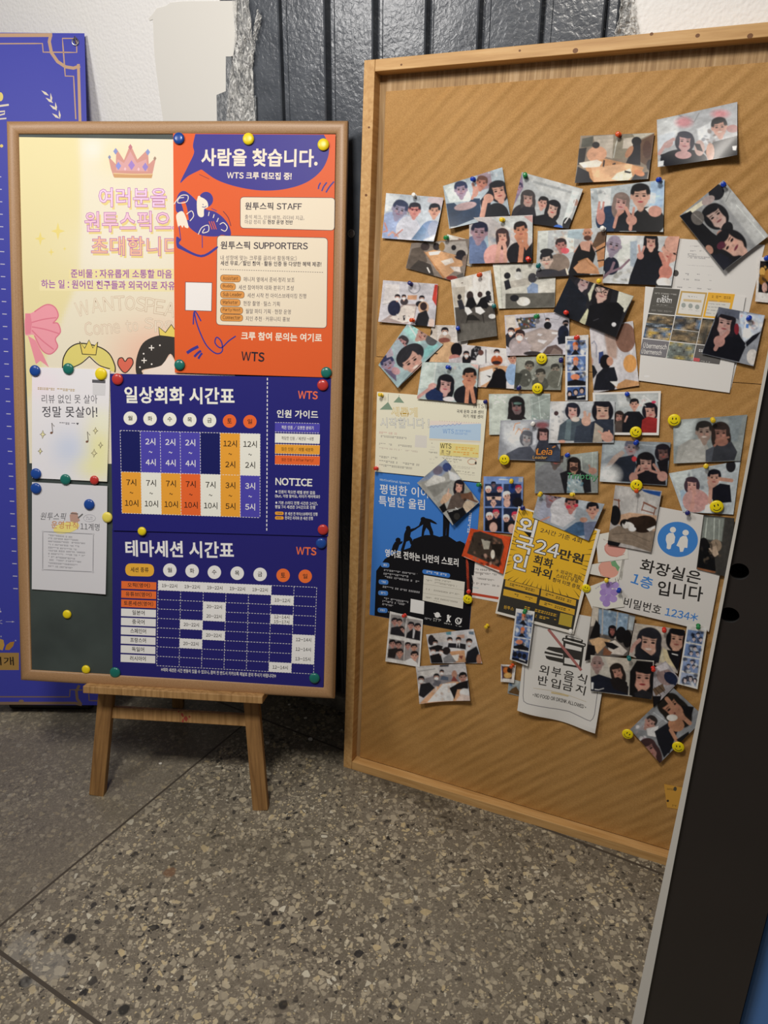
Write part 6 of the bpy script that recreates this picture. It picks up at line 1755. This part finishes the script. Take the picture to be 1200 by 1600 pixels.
snap('snapshot of people writing at a table, lowest on the left half', ((333, 582), (708, 558), (752, 822), (372, 850)), 'c4c2c4', '''
p d0cecc 345 590 510 580 500 640 380 660
l 8a8a8c 4 350 620 480 600
p 4a4a52 515 570 585 566 580 582 515 585
p 8f8c90 370 680 480 650 620 640 680 640 660 700 480 740
p d0a888 370 850 500 720 620 690 700 700 720 822 560 840
p e8e4e0 430 840 540 710 640 700 620 830
n 28 12 440 720 620 830 16 f0ecea d8c8bc c8b4a8
h 376 680 26 0 mask 1f1d22 c4a094
p 24242a 362 790 372 710 440 700 480 740 400 810
h 490 660 24 0 mask 2a2a30 c4a094
p 6a6a72 460 720 480 680 530 690 510 730
h 530 625 18 0 mask 26242a c4a094
p 5a6476 520 680 530 650 580 660 580 685
e 625 640 20 30 b8907e
p 8a4a44 600 690 620 650 655 690
h 690 660 34 0 short 17161b b08c80
p 1a1a20 590 740 660 700 730 680 735 740 650 750 630 820
e 705 770 36 30 e4e2e4
p d4c4bc 640 830 680 780 752 790 752 822''', ZN, 1.5, (0, .002, .014, .012))
snap('long photo strip pinned over the lower left corner of the yellow poster', ((230, 130), (415, 160), (346, 696), (170, 630)), 'e0dedb', '''
p 5f78a8 238 170 398 198 386 316 228 284
p 5f78a8 226 294 384 324 372 432 214 404
p 5f78a8 212 414 370 442 358 552 202 524
p 3f5484 200 534 356 562 340 678 188 630
n 31 24 240 180 390 300 20 dce0e8 9ab0d0 2a2a34
n 32 24 225 305 378 425 20 dce0e8 9ab0d0 2a2a34
n 33 22 210 425 365 540 20 dce0e8 9ab0d0 2a2a34
e 305 200 20 22 d88050
e 300 230 16 22 c89a88
p 1f1f26 260 280 300 240 340 300
e 295 335 20 22 d88050
e 288 362 16 20 c89a88
p 1f1f26 245 405 288 370 325 415
e 262 460 34 22 d89070
p 1f1f26 205 500 280 480 358 520 350 550 205 522
e 220 580 22 26 1f2230
e 265 590 22 26 1f2230
e 312 600 22 26 1f2230
p 17192a 192 610 350 640 342 676 188 630
l d8dce4 9 265 625 320 645''', ZP, 4.4, (0, .001, .003, .003))
snap('tiny white framed print beside the no food sign', ((80, 682), (228, 690), (210, 862), (80, 850)), 'dcd8d4', '''
p 6a4a34 95 700 196 704 188 826 100 818
e 130 740 26 30 c8783a
e 150 790 40 26 c8a468
e 160 740 20 24 2a1f1c
p 4a3a6a 84 690 96 700 104 820 96 830''', ZP, 1.4, (0, 0, .003, .003), group=None)
snap('tiny snapshot of a brown hill, half behind the no food sign', ((160, 820), (275, 850), (262, 996), (146, 968)), '9aa4a8', '''
p 6a5236 150 960 190 920 230 900 262 950 258 990
p 5f7a98 165 850 200 860 190 900 160 890
e 220 850 40 40 b4bcbc 0 12''', ZP, .4, (0, 0, 0, 0), group=None)
snap('snapshot of dark figures by a glass wall, below the toilet sign', ((75, 80), (390, 150), (336, 442), (18, 482)), '6a6460', '''
P 8fa4b8 8 120 100 340 140 320 320 120 280
n 34 14 130 120 330 220 16 c8d8e4 6f88a0
l b8b0a8 8 150 100 145 290
l b8b0a8 8 260 120 240 320
p c8c0b4 75 80 120 95 110 220 60 230
P a8b0b4 8 345 150 388 160 370 260 335 250
p 16151a 50 320 100 180 130 220 130 310
h 220 255 30 0 long 1a181d 8a5a54
e 285 290 40 60 17161b
e 330 320 34 66 141318
p c8a884 50 330 120 310 210 330 160 380 110 430
p d8d0c8 180 350 240 330 330 410 300 440 200 430
p 1a1920 160 340 220 350 270 380 230 400 180 380
p 8a6048 160 380 220 420 200 442 150 440
p 15141a 20 480 40 360 90 370 100 420 70 470''', ZO, 3.2, (0, .001, .001, .001))
snap('snapshot of widely smiling woman and black haired girl, below the room code', ((385, 205), (757, 256), (700, 575), (342, 442)), 'b4aca4', '''
p c4bcb0 390 210 600 240 610 290 400 260
p c8c0a8 560 400 640 400 700 540 560 480
h 490 345 92 6 long 2c2c34 c8a494 e0d0c8
p 23242c 380 440 420 380 500 440 570 460 560 500 400 460
p c8bc9c 590 380 680 470 690 540 600 480
l c09a90 26 360 410 385 360 420 330
h 695 320 76 6 bob 1a191e c8a08c a06058
p 1a1a20 620 400 690 410 750 400 700 560 640 460
l e4e2e4 6 660 430 700 440''', ZO, 2.8, (0, 0, .001, .001))
snap('snapshot of man in navy sports top and woman with dark lipstick', ((60, 440), (526, 482), (512, 765), (60, 702)), 'b8b4ac', '''
P c8c0b4 14 160 450 360 460 340 560 200 540
h 108 500 56 0 bald 5a5250 9a8480 8a6a68
p 1c2233 62 600 120 580 240 620 340 670 336 735 62 702
p d8dce0 66 640 82 640 80 690 66 688
l e4e8ea 5 92 690 120 694 156 684
h 255 560 52 -18 long 2c2422 b48c7c 8a5a54
p 211d20 200 620 260 600 330 640 336 725 230 690
p 17161b 345 735 350 560 400 480 520 490 512 765
h 445 605 90 4 long 16151a c89c8c 8a2f38
p 2a2a30 380 720 440 690 512 720 512 765 390 745''', ZO, 3.8, (0, 0, .002, .002))
snap('snapshot of person in navy cap and plaid, turned on its side', ((508, 545), (612, 484), (722, 625), (522, 826)), 'a8a4a8', '''
e 610 600 70 56 9a8684 40
e 650 610 56 40 27304a 40
p 2a3350 600 560 690 620 690 680 620 590
p 6a5848 515 690 590 650 610 700 540 740
l 3a3028 5 530 680 580 740
l 3a3028 5 560 665 605 715
p 17161b 505 740 580 740 570 800 520 826
P d0ccd0 10 540 530 620 490 640 540 570 560''', ZO, 3.2, (0, 0, 0, .001))
snap('snapshot set cornerwise near the bottom right, two smiley pins at its corners', ((350, 986), (668, 680), (905, 900), (570, 1226)), '8f9296', '''
P a4a8ac 10 380 980 640 760 660 860 480 1000
l c4c8cc 5 520 860 620 930
n 35 16 380 960 480 1080 16 c8c4d0 e0dce4 a89aa0
h 500 935 48 40 short 3a3434 b8948a
p e4e6ea 470 980 560 960 540 1040 480 1030
p 1a1d28 530 1000 640 930 700 1000 640 1160 560 1100
p 1a1d28 560 1090 680 1100 600 1190
h 655 820 90 -44 long 26221f b48870 7a3a3a
l b88c74 30 620 760 700 860 790 940
e 690 950 60 50 b08468 20
h 485 1130 70 -30 long 4a3436 a88078
p 15151b 720 810 820 820 800 900 760 880
l b88c74 26 650 990 690 1060 730 1080
p 1a1a20 690 1060 780 1000 800 1060 730 1100
e 660 900 40 24 e4dcd4''', ZO, 2.2, (.001, .001, .001, .006))
snap('blue grey photo strip of four group shots, at the black door edge', ((770, 222), (916, 246), (846, 690), (700, 650)), 'd8d8d4', '''
p 7a90b8 776 252 894 270 880 362 762 342
p 7a90b8 760 352 876 372 862 464 746 444
p 8a9cc0 744 456 860 474 848 576 730 552
p a4b0c8 728 564 844 586 836 672 716 646
n 41 14 780 270 885 355 16 1f2230 d8dce4 3a4056
n 42 14 765 370 868 455 16 1f2230 d8dce4 3a4056
n 43 14 750 470 850 565 16 1f2230 d8dce4 3a4056
n 44 14 735 580 838 665 18 17182a e4e6ec 26283a
h 850 290 14 0 short 1f2230 d4ccd0
h 820 320 14 0 short 1f2230 d4ccd0
h 870 325 14 0 short 1f2230 d4ccd0
h 828 390 14 0 short 1f2230 d4ccd0
h 800 425 14 0 short 1f2230 d4ccd0
h 846 430 14 0 short 1f2230 d4ccd0
h 805 490 14 0 short 1f2230 d4ccd0
h 780 520 14 0 short 1f2230 d4ccd0
h 818 525 14 0 short 1f2230 d4ccd0
h 755 620 18 0 bob 1f2230 d4ccd0
h 795 610 18 0 bob 1f2230 d4ccd0
h 828 625 16 0 bob 1f2230 d4ccd0''', ZO, 3.4, (0, 0, .001, .002))
# handwriting on two of the snapshots, inked just above the print
def ink(name_corners, z, layer, texts, strokes, parent_label):
    host = next(o for o in bpy.data.objects if o.get('label') == parent_label)
    s = Sheet(PB, PD(layer)+0.0022, z, 1.2); s.a0, s.b0 = s.P(*name_corners)
    for b, x0, y0, x1, y1, h, c in texts: s.text(b, x0, y0, x1, y1, h, c, 0.012, slant=0.15)
    for pts, w, c in strokes: s.line(pts, w, c)
    o = s.q.build('handwriting', M_paper); v = np.array([tuple(p.co) for p in o.data.vertices]); v[:, 0] -= s.a0; v[:, 1] -= s.b0; o.data.vertices.foreach_set('co', v.ravel()); o.matrix_world = PB.mat(s.a0, s.b0, s.d); bpy.context.view_layer.update(); to_local(o, host)
ink((500, 590), ZJ, 1.6, (('Leia', 482, 602, 612, 604, 58, 'f0903c'), ('Leader', 448, 636, 570, 640, 26, 'd8a45c')), (), 'hazy snapshot of two people with orange handwriting in its corner, smiley pin at corner')
ink((860, 800), ZJ, 1.2, (('Timothy', 736, 818, 996, 832, 66, '4f9c6c'),), (), 'snapshot of bearded person with green handwriting across it')

# ================================================================== magnets on the chalkboard
def gloss(name, col, rough=0.25): return mat(name, col, rough, 0.0, 0.5)
MC = {'blue': gloss('blue_magnet', '1f4a9c'), 'yellow': gloss('yellow_magnet', 'f0d81e', 0.35), 'green': gloss('green_magnet', '1f7268'), 'red': gloss('red_magnet', 'c23a36'), 'pale yellow': gloss('pale_yellow_magnet', 'eede62', 0.35)}
_mag = {}
def magnet(px, py, col, r_px, hgt, label):
    a, b = EB.at(px, py, BD); r = r_px*abs(EB.at(px+1, py, BD)[0]-a); key = (col, round(r, 4))
    if key not in _mag:
        q = MB(); h = 0.007; q.lathe([(r*.93, 0.0), (r, 0.0012), (r, 0.0026), (r*.93, h*.62), (r*.75, h*.84), (r*.5, h*.96), (r*.22, h*1.0), (0.0002, h*1.01)], seg=28)
        o = q.build('magnet', MC[col]); smooth_by_angle(o, 45); _mag[key] = o
    else:
        o = _mag[key].copy(); COL.objects.link(o)
    o.matrix_world = EB.mat(a, b, BD+hgt); tag(o, label, 'magnet', 'round magnets on the chalkboard')
for a in (
 (281.5, 218.6, 'blue', 8.6, .0075, 'blue round magnet on top left corner of the orange poster'),
 (389.7, 219.4, 'yellow', 8.8, .0075, 'yellow round magnet above the white heading of the orange poster'),
 (506.2, 228.3, 'yellow', 9.0, .0075, 'yellow round magnet on top right corner of the orange poster'),
 (282.6, 570.6, 'green', 8.2, .0075, 'green round magnet on bottom left corner of the orange poster'),
 (510.7, 582.4, 'green', 8.4, .0075, 'green round magnet on bottom right corner of the orange poster'),
 (505, 602, 'red', 8.6, .0056, 'red round magnet on top right corner of the upper navy timetable'),
 (185.6, 592.8, 'red', 8.6, .0056, 'red round magnet on top left corner of the upper navy timetable'),
 (56.5, 579.5, 'blue', 8.3, .0042, 'blue round magnet on top left corner of the upper white sheet'),
 (108.5, 576.5, 'green', 8.4, .0042, 'green round magnet on top edge of the upper white sheet'),
 (159.5, 584.5, 'yellow', 9.2, .0044, 'yellow round magnet on top right corner of the upper white sheet'),
 (58, 740, 'blue', 8.1, .0042, 'blue round magnet on bottom left corner of the upper white sheet'),
 (104, 749, 'green', 8.1, .0042, 'green round magnet in the gap between the two white sheets'),
 (149, 750, 'red', 6.8, .0042, 'small red magnet under the upper white sheet at its right'),
 (58, 763, 'blue', 8.2, .0042, 'blue round magnet on top left corner of the lower white sheet'),
 (141, 788, 'blue', 8.2, .0042, 'blue round magnet inside the lower white sheet at upper right'),
 (169, 808, 'pale yellow', 8.0, .0030, 'pale yellow magnet between lower white sheet and navy timetable'),
 (223.7, 829.5, 'yellow', 6.6, .0060, 'small yellow magnet on the lower edge of the upper navy timetable'),
 (505.4, 827, 'red', 8.2, .0062, 'red round magnet on bottom right corner of the upper navy timetable'),
 (502.4, 848.5, 'blue', 8.3, .0036, 'blue round magnet on top right corner of the lower navy timetable'),
 (181, 1050, 'green', 8.2, .0030, 'green round magnet on bottom left corner of the lower navy timetable'),
 (492, 1058.5, 'green', 8.2, .0044, 'green round magnet on bottom right corner of the lower navy timetable'),
 (105.5, 959.5, 'yellow', 6.6, .0004, 'small yellow magnet alone on bare chalkboard, below the white sheets'),
 (135, 1045.6, 'yellow', 6.5, .0004, 'small yellow magnet alone on bare chalkboard, just above the frame')): magnet(*a)

# ================================================================== push pins and smiley badges on the pin board
PC = {'blue': gloss('blue_pin', '1b3fae'), 'dark blue': gloss('navy_pin', '272a6e'), 'red': gloss('red_pin', 'd8392c'), 'orange': gloss('orange_pin', 'd8562a'), 'green': gloss('green_pin', '2f8a4e'), 'teal': gloss('teal_pin', '1f6f70'), 'yellow': gloss('yellow_pin', 'ecc92c'), 'white': gloss('white_pin', 'e8e6e2')}
M_needle = mat('pin_needle', 'c0c0c4', 0.25, 1.0)
_pins = {}; rp = random.Random(21)
def push_pin(px, py, col, label, layer=1.0, sc=1.0):
    if col not in _pins:
        q = MB(); q.lathe([(0.0048, 0.0), (0.0052, 0.0006), (0.0052, 0.0016), (0.0034, 0.0026), (0.0029, 0.0046), (0.0031, 0.0078), (0.0046, 0.0096), (0.0052, 0.0106), (0.0052, 0.0118), (0.0046, 0.0127), (0.0028, 0.0133), (0.0002, 0.0134)], seg=20)
        o = q.build('push_pin', PC[col]); smooth_by_angle(o, 40)
        q = MB(); q.lathe([(0.0002, -0.0075), (0.0006, -0.006), (0.0006, 0.0005)], seg=8); nd = q.build('needle', M_needle, o); _pins[col] = (o, nd)
    else:
        o0, n0 = _pins[col]; o = o0.copy(); COL.objects.link(o); nd = n0.copy(); COL.objects.link(nd); nd.parent = o
    d = -RD+0.0012+layer*0.0032+0.0012; a, b = PB.at(px, py, d+0.007)
    tilt = Matrix.Rotation(rp.uniform(-.25, .25), 4, 'X') @ Matrix.Rotation(rp.uniform(-.22, .22), 4, 'Y')
    o.matrix_world = PB.mat(a, b, d) @ tilt @ Matrix.Scale(1.0*sc, 4)
    tag(o, label, 'push pin', 'push pins on the pin board')
for a in (
 (646.5, 306, 'white', 'white push pin at top of three friends snapshot by the left frame', 1.4),
 (738.9, 279.4, 'blue', 'blue push pin at top of navy sweater snapshot', 1.9),
 (819.8, 274.5, 'green', 'green push pin at top left of white ceiling snapshot', 1.2),
 (697, 370.4, 'green', 'green push pin below navy sweater snapshot, over tilted table snapshot', 1.1),
 (785, 343.3, 'yellow', 'yellow push pin at top of cheek holding snapshot', 2.4),
 (825.5, 406, 'red', 'red push pin at bottom right corner of cheek holding snapshot', 2.4),
 (967, 209.5, 'orange', 'orange red push pin at top of big wooden table snapshot', 1.4),
 (1030, 279.9, 'blue', 'blue push pin at top right of blonde couple V sign snapshot', 1.9),
 (942.7, 357.8, 'white', 'white push pin at top right of tank top snapshot', 1.9),
 (840.6, 413.9, 'teal', 'dark teal push pin at left edge of tank top snapshot', 1.9),
 (1130.3, 287.1, 'blue', 'blue push pin at upper tip of cornerwise snapshot right of V sign snapshots', 2.2),
 (641, 443.8, 'dark blue', 'dark blue push pin at top of pale meeting snapshot with red panel', 1.2),
 (644.3, 500.3, 'orange', 'orange push pin between red panel snapshot and mint selfie', 1.8),
 (749.2, 428.3, 'orange', 'orange push pin at top of tall white chairs snapshot', 2.1),
 (771.2, 479, 'teal', 'teal push pin at right edge of tall white chairs snapshot', 2.1),
 (714.7, 513.9, 'blue', 'blue push pin at lower left of tall white chairs snapshot', 2.1),
 (935.6, 439.2, 'yellow', 'yellow push pin above woman in glasses and black coat snapshot', 3.1),
 (884.4, 488.8, 'red', 'red push pin at lower left of black coats snapshot', 3.1),
 (701, 574.6, 'blue', 'blue push pin at top of snapshot of navy woman and cheek holding man', 2.9),
 (838.7, 493.3, 'green', 'green push pin at top of grey table snapshot', 1.6),
 (901.6, 526.9, 'red', 'red push pin at top of upper photo strip', 2.3),
 (875.7, 561.9, 'dark blue', 'dark blue push pin at top right of dim greenish snapshot', 1.3),
 (810, 605.6, 'dark blue', 'dark blue push pin at bottom left of dim greenish snapshot', 1.3),
 (832, 662.3, 'white', 'white push pin at top of orange handwriting snapshot', 1.9),
 (979.9, 616.9, 'blue', 'blue push pin at top of white bordered snapshot', 1.8),
 (994.5, 691, 'blue', 'blue push pin at top of double V sign snapshot', 1.3),
 (1113.3, 655.6, 'yellow', 'yellow push pin at top of faded couple snapshot', 1.3),
 (1103.2, 728.7, 'yellow', 'yellow push pin at top of pink girl and V sign man snapshot', 1.0),
 (886.6, 711.3, 'blue', 'blue push pin at top of bearded person snapshot', 1.6),
 (844, 771.5, 'yellow', 'yellow push pin below green handwriting snapshot, at its left', 3.9),
 (894.8, 773.8, 'yellow', 'yellow push pin over middle friend above the yellow poster', 4.0),
 (798, 751.6, 'yellow', 'yellow push pin at top of blue photo booth card', 1.3),
 (816.4, 794, 'dark blue', 'dark blue push pin at top left corner of the yellow poster', 3.3),
 (891, 987, 'white', 'white push pin at bottom of the yellow poster', 3.3),
 (1169.9, 497.7, 'blue', 'blue push pin in snapshot of grey beanie woman', 2.5),
 (1198, 403, 'blue', 'blue push pin on instant photo at the right margin', 1.2),
 (595, 617.5, 'yellow', 'yellow push pin at top left corner of cream landscape notice', 1.3),
 (757.5, 628, 'dark blue', 'dark blue push pin at top right corner of cream landscape notice', 1.3),
 (587, 732, 'red', 'red push pin between cream notice and blue mountain poster', 1.3),
 (748.7, 758, 'green', 'green push pin at top right corner of the blue mountain poster', 1.3),
 (946.8, 907.6, 'yellow', 'yellow push pin above the purple grape drawing', 3.0),
 (967.3, 922.3, 'blue', 'blue push pin right of the purple grape drawing', 3.0),
 (1037.5, 984.2, 'red', 'red push pin between smiling woman and black haired girl', 3.1),
 (1019.9, 1044.7, 'red', 'red push pin over dark lipstick woman snapshot', 4.1),
 (982, 1028.8, 'teal', 'teal push pin at top of navy sports top snapshot', 4.1),
 (1091, 978.4, 'green', 'green push pin at top of blue grey photo strip', 3.7),
 (820, 955, 'green', 'green push pin at top of strip over the yellow poster', 4.7),
 (631.7, 962.3, 'red', 'red push pin at top of white edged group selfies card', 1.5),
 (760.8, 978.3, 'yellow', 'yellow push pin alone in bare cardboard, right of blue poster', 0.0),
 (731.5, 925, 'red', 'red push pin just above the smiley pin on blue poster edge', 0.8),
 (994.8, 766, 'orange', 'orange push pin at top of cat snapshot, under a smiley pin', 3.3),
 (800.5, 1040.5, 'orange', 'orange push pin at corner of the tiny white framed print', 1.7),
 (1074.6, 802, 'dark blue', 'dark blue push pin at top of the toilet sign', 2.5)): push_pin(*a)
M_smile = mat('smiley_yellow', 'f5de14', 0.35); M_ink = mat('smiley_ink', '1c1a16', 0.5)
_sm = []
def smiley(px, py, rot, label, layer=1.0, sc=1.0):
    if not _sm:
        q = MB(); R = 0.0138; q.lathe([(R*.9, 0.0), (R, 0.0012), (R, 0.0024), (R*.94, 0.0038), (R*.8, 0.0046), (R*.4, 0.0052), (0.0002, 0.0053)], seg=36)
        top = lambda x, y: 0.0055-0.0011*((x*x+y*y)/(R*R))
        for sx in (-1, 1):
            cx, cy = sx*0.0036, 0.0038; k = 14; q.add([(cx+0.0012*math.cos(6.283*i/k), cy+0.0028*math.sin(6.283*i/k), top(cx, cy)+0.0002) for i in range(k)], [tuple(range(k))], 1)
        A = []; B_ = []
        for i in range(17):
            a = math.radians(205+130*i/16); A.append((0.0088*math.cos(a), 0.0088*math.sin(a)+0.0008)); B_.append((0.0076*math.cos(a), 0.0076*math.sin(a)+0.0008))
        q.add([(x, y, top(x, y)+0.0003) for x, y in A+B_], [(i, i+1, 17+i+1, 17+i) for i in range(16)], 1)
        o = q.build('smiley_pin', [M_smile, M_ink]); smooth_by_angle(o, 50)
        q = MB(); q.lathe([(0.0002, -0.007), (0.0006, -0.0055), (0.0006, 0.0003)], seg=8); nd = q.build('needle', M_needle, o); _sm.extend((o, nd))
    else:
        o = _sm[0].copy(); COL.objects.link(o); nd = _sm[1].copy(); COL.objects.link(nd); nd.parent = o
    d = -RD+0.0012+layer*0.0032+0.0018; a, b = PB.at(px, py, d)
    o.matrix_world = PB.mat(a, b, d) @ Matrix.Rotation(math.radians(rot), 4, 'Z') @ Matrix.Scale(sc, 4); tag(o, label, 'smiley pin', 'yellow smiley pins')
for a in (
 (846.6, 560.5, 0, 'smiley pin at top of the dim greenish snapshot', 1.1, .95),
 (840, 607, 0, 'smiley pin at bottom of the dim greenish snapshot', 1.2, .95),
 (788.5, 718.3, 8, 'smiley pin at bottom left corner of orange handwriting snapshot', 2.0, .95),
 (993.5, 675, -28, 'smiley pin at bottom of white bordered snapshot', 1.9, .95),
 (994.5, 758.2, -14, 'smiley pin at bottom of double V sign snapshot, above the cat', 2.6, 1.0),
 (1053.5, 656.3, 4, 'smiley pin at top left corner of faded couple snapshot', 1.4, 1.0),
 (1119.8, 791.3, 24, 'smiley pin at bottom of pink girl snapshot, nearest the toilet sign', 1.6, 1.06),
 (731, 936, -14, 'smiley pin at right edge of the blue mountain poster', 1.0, .95),
 (916, 919, -10, 'smiley pin half hidden behind grape drawing, beside the yellow poster', 2.1, .8),
 (980.8, 1146.3, -24, 'smiley pin at left corner of lowest cornerwise snapshot', 2.6, 1.0),
 (1059.8, 1166.5, 10, 'smiley pin at right of lowest cornerwise snapshot, by the door edge', 2.6, 1.05)): smiley(*a)

# ================================================================== things left on the wall and the floor
def wallpts(pts): return [WALL.at(x, y) for x, y in pts]
q = MB(); pt = wallpts(((241, 31), (236, 33), (234, 30), (240, 24), (247, 14), (262, 10), (268, 5), (288, 3), (372, 2), (371, 40), (372, 60), (366, 88), (356, 90), (356, 144), (342, 150), (344, 240), (260, 240), (257, 190), (250, 140), (246, 110), (243, 80)))
q.add([(a, b, 0.0055) for a, b in pt]+[(a, b, 0.0045) for a, b in pt], [tuple(range(len(pt)))[::-1]]+[(i, (i+1) % len(pt), len(pt)+(i+1) % len(pt), len(pt)+i) for i in range(len(pt))])
M_patch = mat('old_paper', 'e6e4de', 0.7); tag(q.build('torn_paper', M_patch, M=WALL.mat()), 'off white torn paper left stuck on the plaster wall', 'paper')
M_film = bpy.data.materials.new('crinkled_film'); M_film.use_nodes = True; t = NT(M_film); t.b.inputs['Base Color'].default_value = (0.9, 0.9, 0.88, 1); t.b.inputs['Roughness'].default_value = 0.15
t.b.inputs['Alpha'].default_value = 0.42; n1 = t.n('ShaderNodeTexNoise', {'Vector': objco(t, (1, .45, 1)), 'Scale': 90.0, 'Detail': 4.0, 'Distortion': 1.5}); t.bump(n1, 0.9, 0.02)
t.set(t.b, 'Alpha', t.ramp(n1, [(0.36, 0.2), (0.5, 0.5), (0.62, 0.95)]).outputs[0])  # whiter, more opaque patches imitate glints on the clear film
def film(name, poly, label, seed, m, dz=0.0085, amp=0.010):
    """a strip of clear film, crumpled: a triangulated patch with random lift"""
    r = random.Random(seed); P2 = [np.array(p) for p in wallpts(poly)]; n = len(P2)//2; L, R_ = P2[:n], P2[n:][::-1]; q = MB(); rows = 26; cols = 7; vs = []
    def along(S_, t_):
        k = t_*(len(S_)-1); i = min(int(k), len(S_)-2); return S_[i]+(S_[i+1]-S_[i])*(k-i)
    for j in range(rows+1):
        a, b = along(L, j/rows), along(R_, j/rows)
        for i in range(cols+1):
            p = a+(b-a)*i/cols; e = 0 if i in (0, cols) else 1
            vs.append((p[0]+r.uniform(-.002, .002), p[1]+r.uniform(-.002, .002), dz+r.uniform(0, amp)*e+0.0015*(i in (0, cols))*r.random()))
    W = cols+1; q.add(vs, [(j*W+i, (j+1)*W+i, (j+1)*W+i+1, j*W+i+1) for j in range(rows) for i in range(cols)])
    return tag(q.build(name, m, M=WALL.mat()), label, 'film')
film('plastic_film', ((366, -6), (370, 60), (362, 120), (356, 190), (352, 260), (404, 260), (402, 190), (399, 130), (398, 60), (391, -6)), 'strip of crinkled clear film over the edge of the dark boarding, left', 3, M_film)
film('plastic_film', ((406, 17), (401, 40), (398, 70), (397, 100), (400, 100), (403, 70), (410, 42), (413, 26)), 'narrow loose flap of clear film sticking out over dark boarding', 5, M_film, 0.010, 0.006)
film('plastic_film', ((973, -6), (968, 30), (962, 52), (960, 80), (1004, 80), (1000, 52), (996, 30), (992, -6)), 'crinkled clear film by the right end of the dark boarding', 8, M_film)
M_tape = mat('grey_tape', '7d8184', 0.35); t = NT(M_tape); n1 = t.n('ShaderNodeTexNoise', {'Vector': objco(t, (1, .5, 1)), 'Scale': 120.0, 'Detail': 3.0, 'Distortion': 1.0}); t.set(t.b, 'Base Color', t.ramp(n1, [(0.35, '6a6e72'), (0.6, '8a8d90'), (0.75, 'b8babc')]).outputs[0]); t.bump(n1, 0.7, 0.01)
q = MB(); pt = wallpts(((355, 89), (364, 89), (367, 150), (402, 150), (404, 240), (342, 240), (340.5, 149), (355, 143)))
q.add([(a, b, 0.0062) for a, b in pt]+[(a, b, 0.0052) for a, b in pt], [tuple(range(len(pt)))[::-1]]+[(i, (i+1) % len(pt), len(pt)+(i+1) % len(pt), len(pt)+i) for i in range(len(pt))])
tag(q.build('tape_strip', M_tape, M=WALL.mat()), 'grey adhesive tape patch at the edge of the dark boarding', 'tape')
q = MB(); a, b = WALL.at(549.5, 365); ring = [(0.0095*math.cos(i*math.pi/12), 0.0095*math.sin(i*math.pi/12), 0.0025) for i in range(25)]; q.tube(ring, 0.0013, seg=10)
q.lathe([(0.0075, 0.0), (0.0075, 0.0015), (0.0002, 0.0015)], seg=24)
smooth_by_angle(tag(q.build('keyhole_ring', mat('ring_metal', 'b8b8b4', 0.45, 0.2), M=WALL.mat(a, b, 0)), 'small metal ring on the dark boarding between chalkboard and pin board', 'lock ring'), 60)
M_scrap = mat('paper_scrap', 'dcd8cc', 0.7)
for px, py, r, lb in ((485, 1155.5, .011, 'largest white paper scrap on floor between the easel and pin board'), (477.5, 1122, .008, 'white paper scrap on floor nearer the wall'), (452, 1101.5, .006, 'small white scrap on floor below the chalkboard corner'), (251, 1193.5, .006, 'small white scrap on floor between the easel legs'), (534, 1141, .005, 'tiny white scrap on floor beside the pin board foot')):
    p = floor_at(px, py); q = MB(); rg = random.Random(px); k = 7
    pts = [(r*rg.uniform(.6, 1)*math.cos(6.283*i/k), r*rg.uniform(.5, .9)*math.sin(6.283*i/k), 0.001+rg.uniform(0, .002)) for i in range(k)]
    low = [(x, y, 0.0003) for x, y, z in pts]; q.add(pts+low, [tuple(range(k)), tuple(range(2*k-1, k-1, -1))]+[(i, k+i, k+(i+1) % k, (i+1) % k) for i in range(k)])
    tag(q.build('paper_scrap', M_scrap, M=Matrix.Translation(Vector(p))), lb, 'paper scrap', 'paper scraps on the floor')
